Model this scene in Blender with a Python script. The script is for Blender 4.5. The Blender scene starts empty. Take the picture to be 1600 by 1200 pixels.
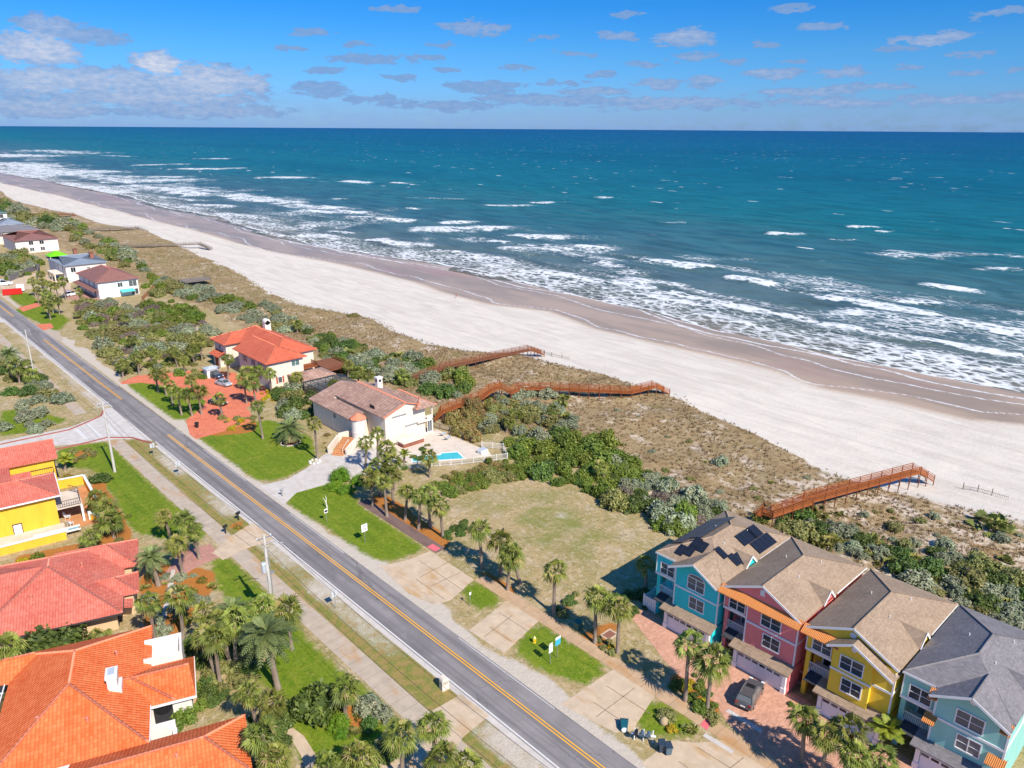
import bpy, bmesh, math, random
import numpy as np
from mathutils import Vector, Matrix
random.seed(7)
RNG = np.random.default_rng(11)
R = math.radians
C = bpy.context.scene.collection
scene = bpy.context.scene

# ------------------------------------------------------------------ camera, sky, sun
CAM_H = 58.0
FPX = 1180.0                       # focal length in pixels of the 1600 x 1200 photograph
PITCH = math.atan(399 / FPX)
YAW = R(43)
ROLL = math.atan(10 / 1600)
_f = Vector((math.sin(YAW) * math.cos(PITCH), math.cos(YAW) * math.cos(PITCH), -math.sin(PITCH)))
_r = Vector((math.cos(YAW), -math.sin(YAW), 0))
_u = _r.cross(_f)
CR = _r * math.cos(ROLL) + _u * math.sin(ROLL)
CU = -_r * math.sin(ROLL) + _u * math.cos(ROLL)
cam = bpy.data.cameras.new('camera')
cam.sensor_width = 36
cam.lens = 36 * FPX / 1600
cam.clip_start = 0.5
cam.clip_end = 200000
camo = bpy.data.objects.new('camera', cam)
C.objects.link(camo)
M = Matrix((CR, CU, -_f)).transposed().to_4x4()
M.translation = (0, 0, CAM_H)
camo.matrix_world = M
scene.camera = camo

SUN_EL, SUN_AZ = R(43), R(187)      # azimuth measured from +Y towards +X
world = bpy.data.worlds.new('World')
scene.world = world
world.use_nodes = True
scene.view_settings.view_transform = 'Standard'
scene.view_settings.look = 'None'
scene.view_settings.gamma = 1
scene.view_settings.use_curve_mapping = False
scene.view_settings.exposure = 0.34
SKY_STRENGTH, SUN_STRENGTH = 0.132, 5.0

sl = bpy.data.lights.new('sun', 'SUN')
sl.energy = SUN_STRENGTH
sl.angle = R(0.5)
sl.color = (1, 0.925, 0.80)
so = bpy.data.objects.new('sun', sl)
C.objects.link(so)
sd = Vector((math.sin(SUN_AZ) * math.cos(SUN_EL), math.cos(SUN_AZ) * math.cos(SUN_EL), math.sin(SUN_EL)))
so.rotation_euler = sd.to_track_quat('Z', 'Y').to_euler()
so.location = (0, -60, 120)


class NT:
    """Tiny node-graph writer."""
    def __init__(s, tree):
        s.t = tree
        s.n = tree.nodes
        s.l = tree.links

    def node(s, kind, inp=None, **kw):
        nd = s.n.new(kind)
        for k, v in kw.items():
            setattr(nd, k, v)
        for k, v in (inp or {}).items():
            sock = nd.inputs[k]
            if hasattr(v, 'is_output') or isinstance(v, bpy.types.NodeSocket):
                s.l.new(v, sock)
            else:
                if isinstance(v, (tuple, list)) and len(v) == 3 and sock.type == 'RGBA':
                    v = (*v, 1)
                sock.default_value = v
        return nd

    def math(s, op, a, b=0.0, c=None, clamp=False):
        d = {0: a, 1: b}
        if c is not None:
            d[2] = c
        return s.node('ShaderNodeMath', d, operation=op, use_clamp=clamp).outputs[0]

    def vmath(s, op, a, b=(0, 0, 0)):
        nd = s.node('ShaderNodeVectorMath', {0: a, 1: b}, operation=op)
        return nd.outputs['Value' if op in ('LENGTH', 'DOT_PRODUCT', 'DISTANCE') else 'Vector']

    def mix(s, fac, a, b, blend='MIX'):
        nd = s.node('ShaderNodeMix', data_type='RGBA', blend_type=blend)
        nd.clamp_factor = True
        for i, v in ((0, fac), (6, a), (7, b)):
            if isinstance(v, bpy.types.NodeSocket):
                s.l.new(v, nd.inputs[i])
            else:
                nd.inputs[i].default_value = (*v, 1) if isinstance(v, (tuple, list)) and len(v) == 3 else v
        return nd.outputs[2]

    def noise(s, vec, scale, detail=3, rough=0.55, dist=0.0):
        return s.node('ShaderNodeTexNoise', {'Vector': vec, 'Scale': scale, 'Detail': detail, 'Roughness': rough, 'Distortion': dist}).outputs['Fac']

    def sstep(s, x, lo, hi):
        nd = s.node('ShaderNodeMapRange', {0: x, 1: lo, 2: hi, 3: 0.0, 4: 1.0}, interpolation_type='SMOOTHSTEP')
        return nd.outputs[0]

    def map(s, x, lo, hi, a=0.0, b=1.0):
        return s.node('ShaderNodeMapRange', {0: x, 1: lo, 2: hi, 3: a, 4: b}).outputs[0]

    def scale(s, vec, sc):
        return s.vmath('MULTIPLY', vec, sc)

    def ramp(s, fac, stops):
        nd = s.node('ShaderNodeValToRGB', {0: fac})
        e = nd.color_ramp.elements
        while len(e) > 1:
            e.remove(e[0])
        e[0].position, e[0].color = stops[0][0], (*stops[0][1], 1)
        for p, c in stops[1:]:
            x = e.new(p)
            x.color = (*c, 1)
        return nd.outputs[0]


# sky: Nishita daylight, deepened, with broken cumulus laid out by compass bearing and height above the horizon
wt = NT(world.node_tree)
wt.n.clear()
sky = wt.node('ShaderNodeTexSky', sky_type='NISHITA', sun_disc=False)
sky.sun_elevation = SUN_EL
sky.sun_rotation = SUN_AZ
sky.altitude = 60
sky.air_density = 1.0
sky.dust_density = 0.25
sky.ozone_density = 4.0
tc = wt.node('ShaderNodeTexCoord')
dirv = wt.vmath('NORMALIZE', tc.outputs['Generated'])
sep = wt.node('ShaderNodeSeparateXYZ', {0: dirv})
az = wt.math('MULTIPLY', wt.math('ARCTAN2', sep.outputs[0], sep.outputs[1]), 180 / math.pi)
el = wt.math('MULTIPLY', wt.math('ARCSINE', sep.outputs[2]), 180 / math.pi)
cv = wt.node('ShaderNodeCombineXYZ', {0: az, 1: wt.math('MULTIPLY', el, 2.6), 2: 0.0}).outputs[0]


def az_el(px, py):
    d = _f * FPX + CR * (px - 800) - CU * (py - 600)
    d.normalize()
    return math.degrees(math.atan2(d.x, d.y)), math.degrees(math.asin(d.z))


# bearing, height, width, tallness, brightness of the clouds worth naming
CLOUDS = [(60, 75, 75, 32, .85), (75, 38, 60, 18, .45), (110, 55, 90, 18, .3), (245, 98, 45, 22, 1.0), (320, 125, 110, 28, .75),
          (160, 125, 150, 26, .6), (60, 125, 110, 26, .65), (240, 150, 190, 20, .55), (60, 165, 150, 22, .45), (395, 130, 38, 20, .6), (330, 172, 140, 16, .4),
          (570, 92, 60, 9, .12), (520, 109, 36, 6, .08), (500, 140, 55, 13, .15), (735, 44, 60, 13, .3), (660, 92, 40, 7, .12), (490, 50, 40, 8, .15), (620, 14, 50, 7, .15),
          (1070, 60, 62, 16, .45), (1290, 40, 50, 9, .2), (1455, 60, 75, 11, .45), (1405, 77, 36, 5, .1), (1080, 88, 42, 8, .25), (965, 55, 34, 9, .3),
          (1210, 116, 60, 9, .4), (1320, 113, 50, 11, .4), (1100, 127, 32, 11, .35), (930, 145, 70, 8, .3), (1030, 132, 45, 10, .35), (1260, 143, 110, 9, .35), (1060, 160, 170, 12, .35),
          (1510, 113, 40, 6, .2), (1480, 155, 110, 9, .35), (1300, 160, 130, 9, .35), (760, 135, 70, 10, .12), (860, 155, 110, 9, .25), (700, 165, 90, 9, .18), (590, 155, 60, 8, .15), (1590, 150, 60, 10, .3), (880, 130, 40, 5, .15), (1585, 112, 30, 5, .15),
          (700, 110, 30, 5, .1), (630, 120, 34, 5, .1), (815, 105, 30, 5, .15), (900, 85, 36, 5, .15), (850, 60, 26, 4, .1), (1150, 95, 30, 5, .15), (1190, 70, 24, 4, .1), (1370, 135, 60, 6, .3), (1230, 95, 26, 4, .15),
          (1000, 100, 30, 5, .2), (1520, 85, 34, 5, .2), (690, 70, 30, 5, .1), (560, 70, 28, 4, .1), (450, 78, 26, 4, .12), (1420, 105, 30, 5, .2), (980, 22, 40, 5, .1), (1240, 12, 46, 6, .15), (1560, 20, 50, 7, .2), (940, 118, 34, 5, .2), (790, 150, 60, 6, .2)]
wn = wt.noise(cv, 0.75, 7, 0.64, 0.3)
wn2 = wt.noise(wt.vmath('ADD', cv, (31.0, 7.0, 0)), 1.6, 5, 0.6)
warp = wt.vmath('MULTIPLY', wt.vmath('SUBTRACT', wt.node('ShaderNodeTexNoise', {'Vector': cv, 'Scale': 0.5, 'Detail': 4.0, 'Roughness': 0.6}).outputs['Color'], (0.5, 0.5, 0.5)), (3.6, 3.2, 0))
cw = wt.vmath('ADD', cv, warp)
dens = None
brt = None
for px, py, w, h, b in CLOUDS:
    a0, e0 = az_el(px, py)
    a1, _ = az_el(px + w * 1.12, py)
    _, e1 = az_el(px, py - h * 1.12)
    q = wt.vmath('MULTIPLY', wt.vmath('SUBTRACT', cw, (a0, e0 * 2.6, 0)), (1 / max(abs(a1 - a0), .1), 1 / max(abs(e1 - e0) * 2.6, .1), 0))
    m = wt.math('SUBTRACT', 1.0, wt.math('MULTIPLY', wt.vmath('DOT_PRODUCT', q, q), 1.0), clamp=True)
    dens = m if dens is None else wt.math('MAXIMUM', dens, m)
    top = wt.math('MULTIPLY', m, b)
    brt = top if brt is None else wt.math('MAXIMUM', brt, top)
cov = wt.math('ADD', dens, wt.math('MULTIPLY', wt.math('SUBTRACT', wn, 0.5), 2.9))
cov = wt.math('ADD', cov, wt.math('MULTIPLY', wt.math('SUBTRACT', wn2, 0.5), 0.9))
cov = wt.math('MULTIPLY', wt.sstep(cov, 0.12, 0.62), wt.sstep(dens, 0.0, 0.2))
# the layer of far cloud that closes the sky just over the horizon
band = wt.math('MULTIPLY', wt.math('SUBTRACT', 1.0, wt.sstep(el, 0.2, 3.0)), wt.sstep(wn, 0.30, 0.62))
skyc = wt.node('ShaderNodeHueSaturation', {'Hue': 0.503, 'Saturation': 1.34, 'Value': 1.0, 'Color': sky.outputs[0]}).outputs[0]
lowt = wt.ramp(wt.map(el, -1, 40), [(0, (0.185, 0.32, 0.95)), (0.035, (0.23, 0.385, 0.83)), (0.146, (0.20, 0.46, 0.76)), (0.22, (0.13, 0.46, 0.77)), (0.40, (0.40, 0.72, 0.92)), (1, (0.95, 0.98, 1.0))])
skyc = wt.mix(1.0, skyc, lowt, 'MULTIPLY')
lit = wt.math('ADD', wt.math('MULTIPLY', wt.math('POWER', brt, 1.5), 0.85), wt.math('MULTIPLY', wt.math('SUBTRACT', wn2, 0.5), wt.math('MULTIPLY_ADD', brt, 1.6, 0.2)), clamp=True)
cloudc = wt.mix(lit, (1.20, 2.15, 3.95), (4.7, 4.55, 4.85))
skyc = wt.mix(wt.math('MULTIPLY', band, 0.62), skyc, (1.55, 2.65, 4.75))
skyc = wt.mix(wt.math('MULTIPLY', cov, 0.85), skyc, cloudc)
bg = wt.node('ShaderNodeBackground', {'Color': skyc, 'Strength': SKY_STRENGTH})
wo = wt.node('ShaderNodeOutputWorld', {'Surface': bg.outputs[0]})


# ------------------------------------------------------------------ helpers
def G(px, py, z=0.0):
    """World point at height z under a pixel of the 1600 x 1200 photograph."""
    d = _f * FPX + CR * (px - 800) - CU * (py - 600)
    t = (z - CAM_H) / d.z
    return (d.x * t, d.y * t)


def tag(o, label=None, cat=None, group=None, kind=None):
    if label:
        o['label'] = label
    if cat:
        o['category'] = cat
    if group:
        o['group'] = group
    if kind:
        o['kind'] = kind
    return o


def thing(name, label, cat, loc=(0, 0, 0), rz=0.0, group=None):
    o = bpy.data.objects.new(name, None)
    o.empty_display_size = 0.3
    C.objects.link(o)
    o.location = loc
    o.rotation_euler = (0, 0, rz)
    return tag(o, label, cat, group)


def copy_tree(o, parent=None):
    c = o.copy()
    C.objects.link(c)
    if parent is not None:
        c.parent = parent
    for ch in o.children:
        copy_tree(ch, c)
    return c


class MB:
    """Mesh builder: boxes, prisms, tubes ... in a local frame, linked as ONE mesh object."""
    def __init__(s, M=None):
        s.v, s.f, s.mi = [], [], []
        s.M = M or Matrix.Identity(4)
        s.cur = 0

    def add(s, vs, fs):
        b = len(s.v)
        s.v += [tuple(s.M @ Vector(p)) for p in vs]
        s.f += [tuple(b + i for i in q) for q in fs]
        s.mi += [s.cur] * len(fs)
        return s

    def box(s, x0, x1, y0, y1, z0, z1):
        vs = [(x0, y0, z0), (x1, y0, z0), (x1, y1, z0), (x0, y1, z0), (x0, y0, z1), (x1, y0, z1), (x1, y1, z1), (x0, y1, z1)]
        return s.add(vs, [(3, 2, 1, 0), (4, 5, 6, 7), (0, 1, 5, 4), (1, 2, 6, 5), (2, 3, 7, 6), (3, 0, 4, 7)])

    def prism(s, pts, z0, z1):
        """Footprint pts (counter-clockwise) from z0 to z1."""
        n = len(pts)
        vs = [(x, y, z0) for x, y in pts] + [(x, y, z1) for x, y in pts]
        fs = [tuple(range(n))[::-1], tuple(range(n, 2 * n))]
        fs += [(i, (i + 1) % n, n + (i + 1) % n, n + i) for i in range(n)]
        return s.add(vs, fs)

    def slab(s, pts, th):
        """A flat polygon in space given a thickness th downwards."""
        n = len(pts)
        vs = [tuple(p) for p in pts] + [(p[0], p[1], p[2] - th) for p in pts]
        fs = [tuple(range(n)), tuple(range(n, 2 * n))[::-1]]
        fs += [((i + 1) % n, i, n + i, n + (i + 1) % n) for i in range(n)]
        return s.add(vs, fs)

    def poly(s, pts):
        return s.add(pts, [tuple(range(len(pts)))])

    def tube(s, pts, rad, n=6, cap=True):
        pts = [Vector(p) for p in pts]
        rads = rad if isinstance(rad, (list, tuple)) else [rad] * len(pts)
        vs, fs = [], []
        for i, p in enumerate(pts):
            d = (pts[min(i + 1, len(pts) - 1)] - pts[max(i - 1, 0)]).normalized()
            a = d.orthogonal().normalized() if abs(d.z) < 0.95 else Vector((1, 0, 0))
            a = (a - d * a.dot(d)).normalized()
            b = d.cross(a)
            for k in range(n):
                t = 2 * math.pi * k / n
                vs.append(tuple(p + (a * math.cos(t) + b * math.sin(t)) * rads[i]))
        for i in range(len(pts) - 1):
            for k in range(n):
                fs.append((i * n + k, i * n + (k + 1) % n, (i + 1) * n + (k + 1) % n, (i + 1) * n + k))
        if cap:
            fs.append(tuple(range(n))[::-1])
            fs.append(tuple(range((len(pts) - 1) * n, len(pts) * n)))
        return s.add(vs, fs)

    def cyl(s, x, y, z0, z1, r, n=12, r1=None):
        return s.tube([(x, y, z0), (x, y, z1)], [r, r if r1 is None else r1], n)

    def lathe(s, x, y, prof, n=14):
        return s.tube([(x, y, z) for r, z in prof], [max(r, .001) for r, z in prof], n)

    def bar(s, a, b, w, h):
        """A squared timber from a to b, w wide and h tall."""
        a, b = Vector(a), Vector(b)
        d = (b - a).normalized()
        side = d.cross(Vector((0, 0, 1)))
        side = side.normalized() if side.length > 1e-4 else Vector((1, 0, 0))
        up = side.cross(d)
        vs = []
        for p in (a, b):
            for i, j in ((-1, -1), (1, -1), (1, 1), (-1, 1)):
                vs.append(tuple(p + side * i * w / 2 + up * j * h / 2))
        return s.add(vs, [(0, 1, 2, 3), (7, 6, 5, 4), (0, 4, 5, 1), (1, 5, 6, 2), (2, 6, 7, 3), (3, 7, 4, 0)])

    def build(s, name, mat, parent=None, smooth=False, loc=None, bevel=0.0):
        me = bpy.data.meshes.new(name)
        me.from_pydata(s.v, [], s.f)
        mats = mat if isinstance(mat, (list, tuple)) else [mat]
        for m in mats:
            me.materials.append(m)
        if len(mats) > 1:
            me.polygons.foreach_set('material_index', s.mi)
        slope_uv(me)
        if smooth:
            me.polygons.foreach_set('use_smooth', [True] * len(me.polygons))
        me.update()
        o = bpy.data.objects.new(name, me)
        C.objects.link(o)
        if parent is not None:
            o.parent = parent
        if loc is not None:
            o.location = loc
        if bevel:
            b = o.modifiers.new('bevel', 'BEVEL')
            b.width = bevel
            b.segments = 2
            b.limit_method = 'ANGLE'
        return o


def slope_uv(me):
    """UV in metres: u level along each face, v straight up its slope."""
    uv = me.uv_layers.new(name='UVMap')
    dat = np.zeros((len(me.loops), 2), np.float32)
    co = np.zeros(len(me.vertices) * 3, np.float32)
    me.vertices.foreach_get('co', co)
    co = co.reshape(-1, 3)
    lv = np.zeros(len(me.loops), np.int32)
    me.loops.foreach_get('vertex_index', lv)
    npoly = len(me.polygons)
    nor = np.zeros(npoly * 3, np.float32)
    me.polygons.foreach_get('normal', nor)
    nor = nor.reshape(-1, 3)
    tot = np.zeros(npoly, np.int32)
    me.polygons.foreach_get('loop_total', tot)
    pid = np.repeat(np.arange(npoly), tot)
    t = np.stack([-nor[:, 1], nor[:, 0], np.zeros(npoly)], 1)
    ln = np.linalg.norm(t, axis=1)
    flat = ln < 0.02
    t[flat] = (1, 0, 0)
    ln[flat] = 1
    t /= ln[:, None]
    b = np.cross(nor, t)
    b[flat] = (0, 1, 0)
    p = co[lv]
    dat[:, 0] = (p * t[pid]).sum(1)
    dat[:, 1] = (p * b[pid]).sum(1)
    uv.data.foreach_set('uv', dat.ravel())


def np_mesh(name, verts, faces, mat, attrs=None, parent=None, smooth=False):
    """verts (n,3), faces (m,k) numpy arrays; attrs: {name: per-vertex floats}."""
    me = bpy.data.meshes.new(name)
    verts = np.asarray(verts, np.float32)
    faces = np.asarray(faces, np.int32)
    m, k = faces.shape
    me.vertices.add(len(verts))
    me.vertices.foreach_set('co', verts.ravel())
    me.loops.add(m * k)
    me.loops.foreach_set('vertex_index', faces.ravel())
    me.polygons.add(m)
    me.polygons.foreach_set('loop_start', np.arange(m, dtype=np.int32) * k)
    me.polygons.foreach_set('loop_total', np.full(m, k, np.int32))
    me.update(calc_edges=True)
    for a, val in (attrs or {}).items():
        at = me.attributes.new(a, 'FLOAT', 'POINT')
        at.data.foreach_set('value', np.asarray(val, np.float32))
    if smooth:
        me.polygons.foreach_set('use_smooth', np.ones(m, bool))
    me.materials.append(mat)
    me.update()
    o = bpy.data.objects.new(name, me)
    C.objects.link(o)
    if parent is not None:
        o.parent = parent
    return o


def T(x, y, z=0.0, rz=0.0):
    return Matrix.Translation((x, y, z)) @ Matrix.Rotation(rz, 4, 'Z')
# ------------------------------------------------------------------ materials
def newmat(name):
    m = bpy.data.materials.new(name)
    m.use_nodes = True
    t = NT(m.node_tree)
    t.n.clear()
    out = t.node('ShaderNodeOutputMaterial')
    p = t.node('ShaderNodeBsdfPrincipled')
    t.l.new(p.outputs[0], out.inputs[0])
    tc = t.node('ShaderNodeTexCoord')
    t.pos = t.node('ShaderNodeNewGeometry').outputs['Position']
    t.obj = tc.outputs['Object']
    t.uv = tc.outputs['UV']
    t.p = p
    t.out = out
    t.rnd = t.node('ShaderNodeObjectInfo').outputs['Random']
    return m, t


def setp(t, **kw):
    names = {'col': 'Base Color', 'rough': 'Roughness', 'spec': 'Specular IOR Level', 'metal': 'Metallic', 'normal': 'Normal', 'ior': 'IOR'}
    for k, v in kw.items():
        s = t.p.inputs[names[k]]
        if isinstance(v, bpy.types.NodeSocket):
            t.l.new(v, s)
        else:
            s.default_value = (*v, 1) if isinstance(v, tuple) and len(v) == 3 else v


def bump(t, h, strength=0.3, dist=0.05):
    return t.node('ShaderNodeBump', {'Height': h, 'Strength': strength, 'Distance': dist}).outputs[0]


def mul(c, k):
    return tuple(min(x * k, 1) for x in c)


def plain(name, col, rough=0.6, var=0.14, sc=1.6, metal=0.0, spec=0.4, bumps=0.0):
    m, t = newmat(name)
    n = t.math('ADD', t.math('MULTIPLY', t.noise(t.pos, sc, 4), 0.6), t.math('MULTIPLY', t.noise(t.pos, sc * 7, 3), 0.4))
    setp(t, col=t.mix(t.map(n, 0.3, 0.7), mul(col, 1 - var), mul(col, 1 + var)), rough=rough, metal=metal, spec=spec)
    if bumps:
        setp(t, normal=bump(t, t.noise(t.pos, 25, 3), bumps, 0.02))
    return m


def stucco(name, col, var=0.08, dirt=(0.5, 0.45, 0.38)):
    m, t = newmat(name)
    n = t.noise(t.scale(t.pos, (1.2, 1.2, 0.35)), 0.9, 4)
    c = t.mix(t.map(n, 0.3, 0.75), mul(col, 1 - var), mul(col, 1 + var))
    c = t.mix(t.math('MULTIPLY', t.sstep(t.noise(t.scale(t.pos, (2.2, 2.2, 0.25)), 1.0, 5), 0.56, 0.8), 0.25), c, tuple(a * b for a, b in zip(col, dirt)))
    setp(t, col=c, rough=0.85, spec=0.25, normal=bump(t, t.noise(t.pos, 18, 3), 0.25, 0.02))
    return m


def siding(name, col):
    """Painted lap siding: level boards 0.18 m tall."""
    m, t = newmat(name)
    sv = t.node('ShaderNodeSeparateXYZ', {0: t.uv}).outputs[1]
    fr = t.math('FRACT', t.math('DIVIDE', sv, 0.18))
    line = t.sstep(fr, 0.0, 0.18)
    n = t.noise(t.scale(t.pos, (1, 1, 0.3)), 0.7, 4)
    c = t.mix(t.map(n, 0.3, 0.7), mul(col, 0.92), mul(col, 1.07))
    c = t.mix(line, mul(col, 0.72), c)
    setp(t, col=c, rough=0.55, spec=0.35, normal=bump(t, t.math('ADD', t.math('MULTIPLY', fr, -1.0), line), 0.35, 0.02))
    return m


def barrel_tile(name, a, b, moss=(0.25, 0.16, 0.12), stain=0.35, du=0.30, dv=0.42):
    """Clay barrel tiles: rolls running down the slope, courses across it, each tile its own shade."""
    m, t = newmat(name)
    s3 = t.node('ShaderNodeSeparateXYZ', {0: t.uv})
    u, v = t.math('DIVIDE', s3.outputs[0], du), t.math('DIVIDE', s3.outputs[1], dv)
    roll = t.math('ABSOLUTE', t.math('SINE', t.math('MULTIPLY', u, math.pi)))
    fv = t.math('FRACT', v)
    cell = t.node('ShaderNodeCombineXYZ', {0: t.math('FLOOR', u), 1: t.math('FLOOR', v), 2: 0.0}).outputs[0]
    rn = t.node('ShaderNodeTexWhiteNoise', {'Vector': cell}).outputs[0]
    big = t.noise(t.pos, 0.35, 4)
    k = t.math('ADD', t.math('MULTIPLY', rn, 0.5), t.math('MULTIPLY', t.map(big, 0.3, 0.7), 0.5))
    c = t.mix(k, a, b)
    c = t.mix(t.math('MULTIPLY', t.sstep(t.noise(t.scale(t.pos, (1, 1, 0.6)), 0.6, 6, 0.65), 0.55, 0.78), stain), c, moss)
    groove = t.math('SUBTRACT', 1.0, t.sstep(roll, 0.05, 0.42))
    lap = t.math('SUBTRACT', 1.0, t.sstep(fv, 0.0, 0.16))
    c = t.mix(t.math('MULTIPLY', t.math('MAXIMUM', groove, lap), 0.45), c, mul(a, 0.45))
    h = t.math('ADD', roll, t.math('MULTIPLY', t.math('SUBTRACT', 1.0, fv), 0.35))
    setp(t, col=c, rough=0.75, spec=0.3, normal=bump(t, h, 0.7, 0.07))
    return m


def shingle(name, a, b):
    m, t = newmat(name)
    s3 = t.node('ShaderNodeSeparateXYZ', {0: t.uv})
    v = t.math('DIVIDE', s3.outputs[1], 0.16)
    row = t.math('FLOOR', v)
    u = t.math('ADD', t.math('DIVIDE', s3.outputs[0], 0.32), t.math('MULTIPLY', row, 0.37))
    cell = t.node('ShaderNodeCombineXYZ', {0: t.math('FLOOR', u), 1: row, 2: 0.0}).outputs[0]
    rn = t.node('ShaderNodeTexWhiteNoise', {'Vector': cell}).outputs[0]
    big = t.noise(t.pos, 0.4, 5, 0.6)
    k = t.math('ADD', t.math('MULTIPLY', rn, 0.55), t.math('MULTIPLY', t.map(big, 0.3, 0.7), 0.45))
    c = t.mix(k, a, b)
    c = t.mix(t.math('MULTIPLY', t.math('SUBTRACT', 1.0, t.sstep(t.math('FRACT', v), 0.0, 0.2)), 0.35), c, mul(a, 0.5))
    streak = t.noise(t.scale(t.uv, (1.4, 0.12, 1)), 1.0, 4)
    c = t.mix(t.math('MULTIPLY', t.sstep(streak, 0.55, 0.75), 0.22), c, mul(a, 0.6))
    setp(t, col=c, rough=0.9, spec=0.2, normal=bump(t, rn, 0.3, 0.02))
    return m


def pavers(name, a, b, joint, du=0.22, dv=0.11, rot=0.0):
    m, t = newmat(name)
    vec = t.node('ShaderNodeMapping', {'Vector': t.pos, 'Rotation': (0, 0, rot)}).outputs[0]
    br = t.node('ShaderNodeTexBrick', {'Vector': vec, 'Color1': a, 'Color2': b, 'Mortar': joint, 'Scale': 1.0, 'Mortar Size': 0.012, 'Brick Width': du * 2, 'Row Height': dv * 2})
    n = t.noise(t.pos, 0.5, 5, 0.6)
    c = t.mix(t.math('MULTIPLY', t.sstep(n, 0.42, 0.75), 0.45), br.outputs[0], mul(a, 0.62))
    c = t.mix(t.math('MULTIPLY', t.sstep(t.noise(t.pos, 1.7, 4), 0.5, 0.75), 0.3), c, mul(b, 1.25))
    setp(t, col=c, rough=0.85, spec=0.25, normal=bump(t, br.outputs['Fac'], -0.2, 0.01))
    return m


def concrete(name, col, stain=(0.42, 0.26, 0.11), amount=0.55, joint=0.0, dark=0.0):
    m, t = newmat(name)
    n = t.noise(t.pos, 0.8, 5, 0.6)
    c = t.mix(t.map(n, 0.3, 0.7), mul(col, 0.86), mul(col, 1.1))
    rust = t.sstep(t.noise(t.scale(t.pos, (0.55, 0.16, 1)), 1.0, 4, 0.55), 0.5, 0.72)
    c = t.mix(t.math('MULTIPLY', rust, amount), c, stain)
    c = t.mix(t.math('MULTIPLY', t.sstep(t.noise(t.scale(t.pos, (0.4, 0.12, 1)), 1.0, 5, 0.6), 0.55, 0.75), dark), c, mul(col, 0.35))
    c = t.mix(t.math('MULTIPLY', t.sstep(t.noise(t.pos, 9, 4), 0.55, 0.8), 0.25), c, mul(col, 0.6))
    if joint:
        yy = t.node('ShaderNodeSeparateXYZ', {0: t.pos}).outputs[1]
        fr = t.math('FRACT', t.math('DIVIDE', yy, joint))
        j = t.math('LESS_THAN', fr, 0.05 / joint)
        c = t.mix(t.math('MULTIPLY', j, 0.6), c, mul(col, 0.35))
    setp(t, col=c, rough=0.9, spec=0.2, normal=bump(t, t.noise(t.pos, 30, 3), 0.15, 0.01))
    return m


def foliage(name, dark, light, dry=None, dry_amt=0.0, rough=0.55, var=0.5):
    """Leaves: shade from the per-leaf attribute «tint», a little from plant to plant; some light passes through."""
    m, t = newmat(name)
    at = t.node('ShaderNodeAttribute', attribute_name='tint').outputs['Fac']
    k = t.math('ADD', t.math('MULTIPLY', at, 0.88), t.math('MULTIPLY', t.rnd, 0.12))
    c = t.mix(k, dark, light)
    if dry:
        d = t.math('MULTIPLY', t.math('GREATER_THAN', at, 1 - dry_amt), 0.85)
        c = t.mix(d, c, dry)
    c = t.node('ShaderNodeHueSaturation', {'Hue': t.map(t.rnd, 0, 1, 0.470, 0.515), 'Saturation': 1.0, 'Value': t.map(t.math('FRACT', t.math('MULTIPLY', t.rnd, 7.3)), 0, 1, 0.8, 1.2), 'Color': c}).outputs[0]
    setp(t, col=c, rough=rough, spec=0.35)
    tr = t.node('ShaderNodeBsdfTranslucent', {'Color': c})
    ms = t.node('ShaderNodeMixShader', {0: 0.20, 1: t.p.outputs[0], 2: tr.outputs[0]})
    t.l.new(ms.outputs[0], t.out.inputs[0])
    return m


def wood(name, a, b, rough=0.75, plank=0.0):
    m, t = newmat(name)
    n = t.noise(t.scale(t.obj, (1, 1, 1)), 2.2, 5, 0.65)
    c = t.mix(t.map(n, 0.3, 0.7), a, b)
    if plank:
        u = t.node('ShaderNodeSeparateXYZ', {0: t.uv}).outputs[0]
        fr = t.math('FRACT', t.math('DIVIDE', u, plank))
        rn = t.node('ShaderNodeTexWhiteNoise', {'Vector': t.node('ShaderNodeCombineXYZ', {0: t.math('FLOOR', t.math('DIVIDE', u, plank)), 1: 0.0, 2: 0.0}).outputs[0]}).outputs[0]
        c = t.mix(t.math('MULTIPLY', rn, 0.35), c, mul(a, 0.6))
        c = t.mix(t.math('LESS_THAN', fr, 0.1), c, mul(a, 0.3))
    setp(t, col=c, rough=rough, spec=0.25)
    return m


def glass(name, col=(0.035, 0.055, 0.07)):
    m, t = newmat(name)
    c = t.mix(t.noise(t.pos, 0.9, 2), mul(col, 0.5), mul(col, 1.6))
    zz = t.node('ShaderNodeSeparateXYZ', {0: t.pos}).outputs[2]
    slat = t.math('LESS_THAN', t.math('FRACT', t.math('DIVIDE', zz, 0.11)), 0.22)
    blind = t.mix(slat, (0.22, 0.23, 0.23), (0.09, 0.10, 0.11))
    c = t.mix(t.math('MULTIPLY', t.math('GREATER_THAN', t.rnd, 0.45), t.map(t.math('FRACT', t.math('MULTIPLY', t.rnd, 13.7)), 0, 1, 0.25, 0.85)), c, blind)
    setp(t, col=c, rough=0.1, spec=0.4)
    return m


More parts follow.
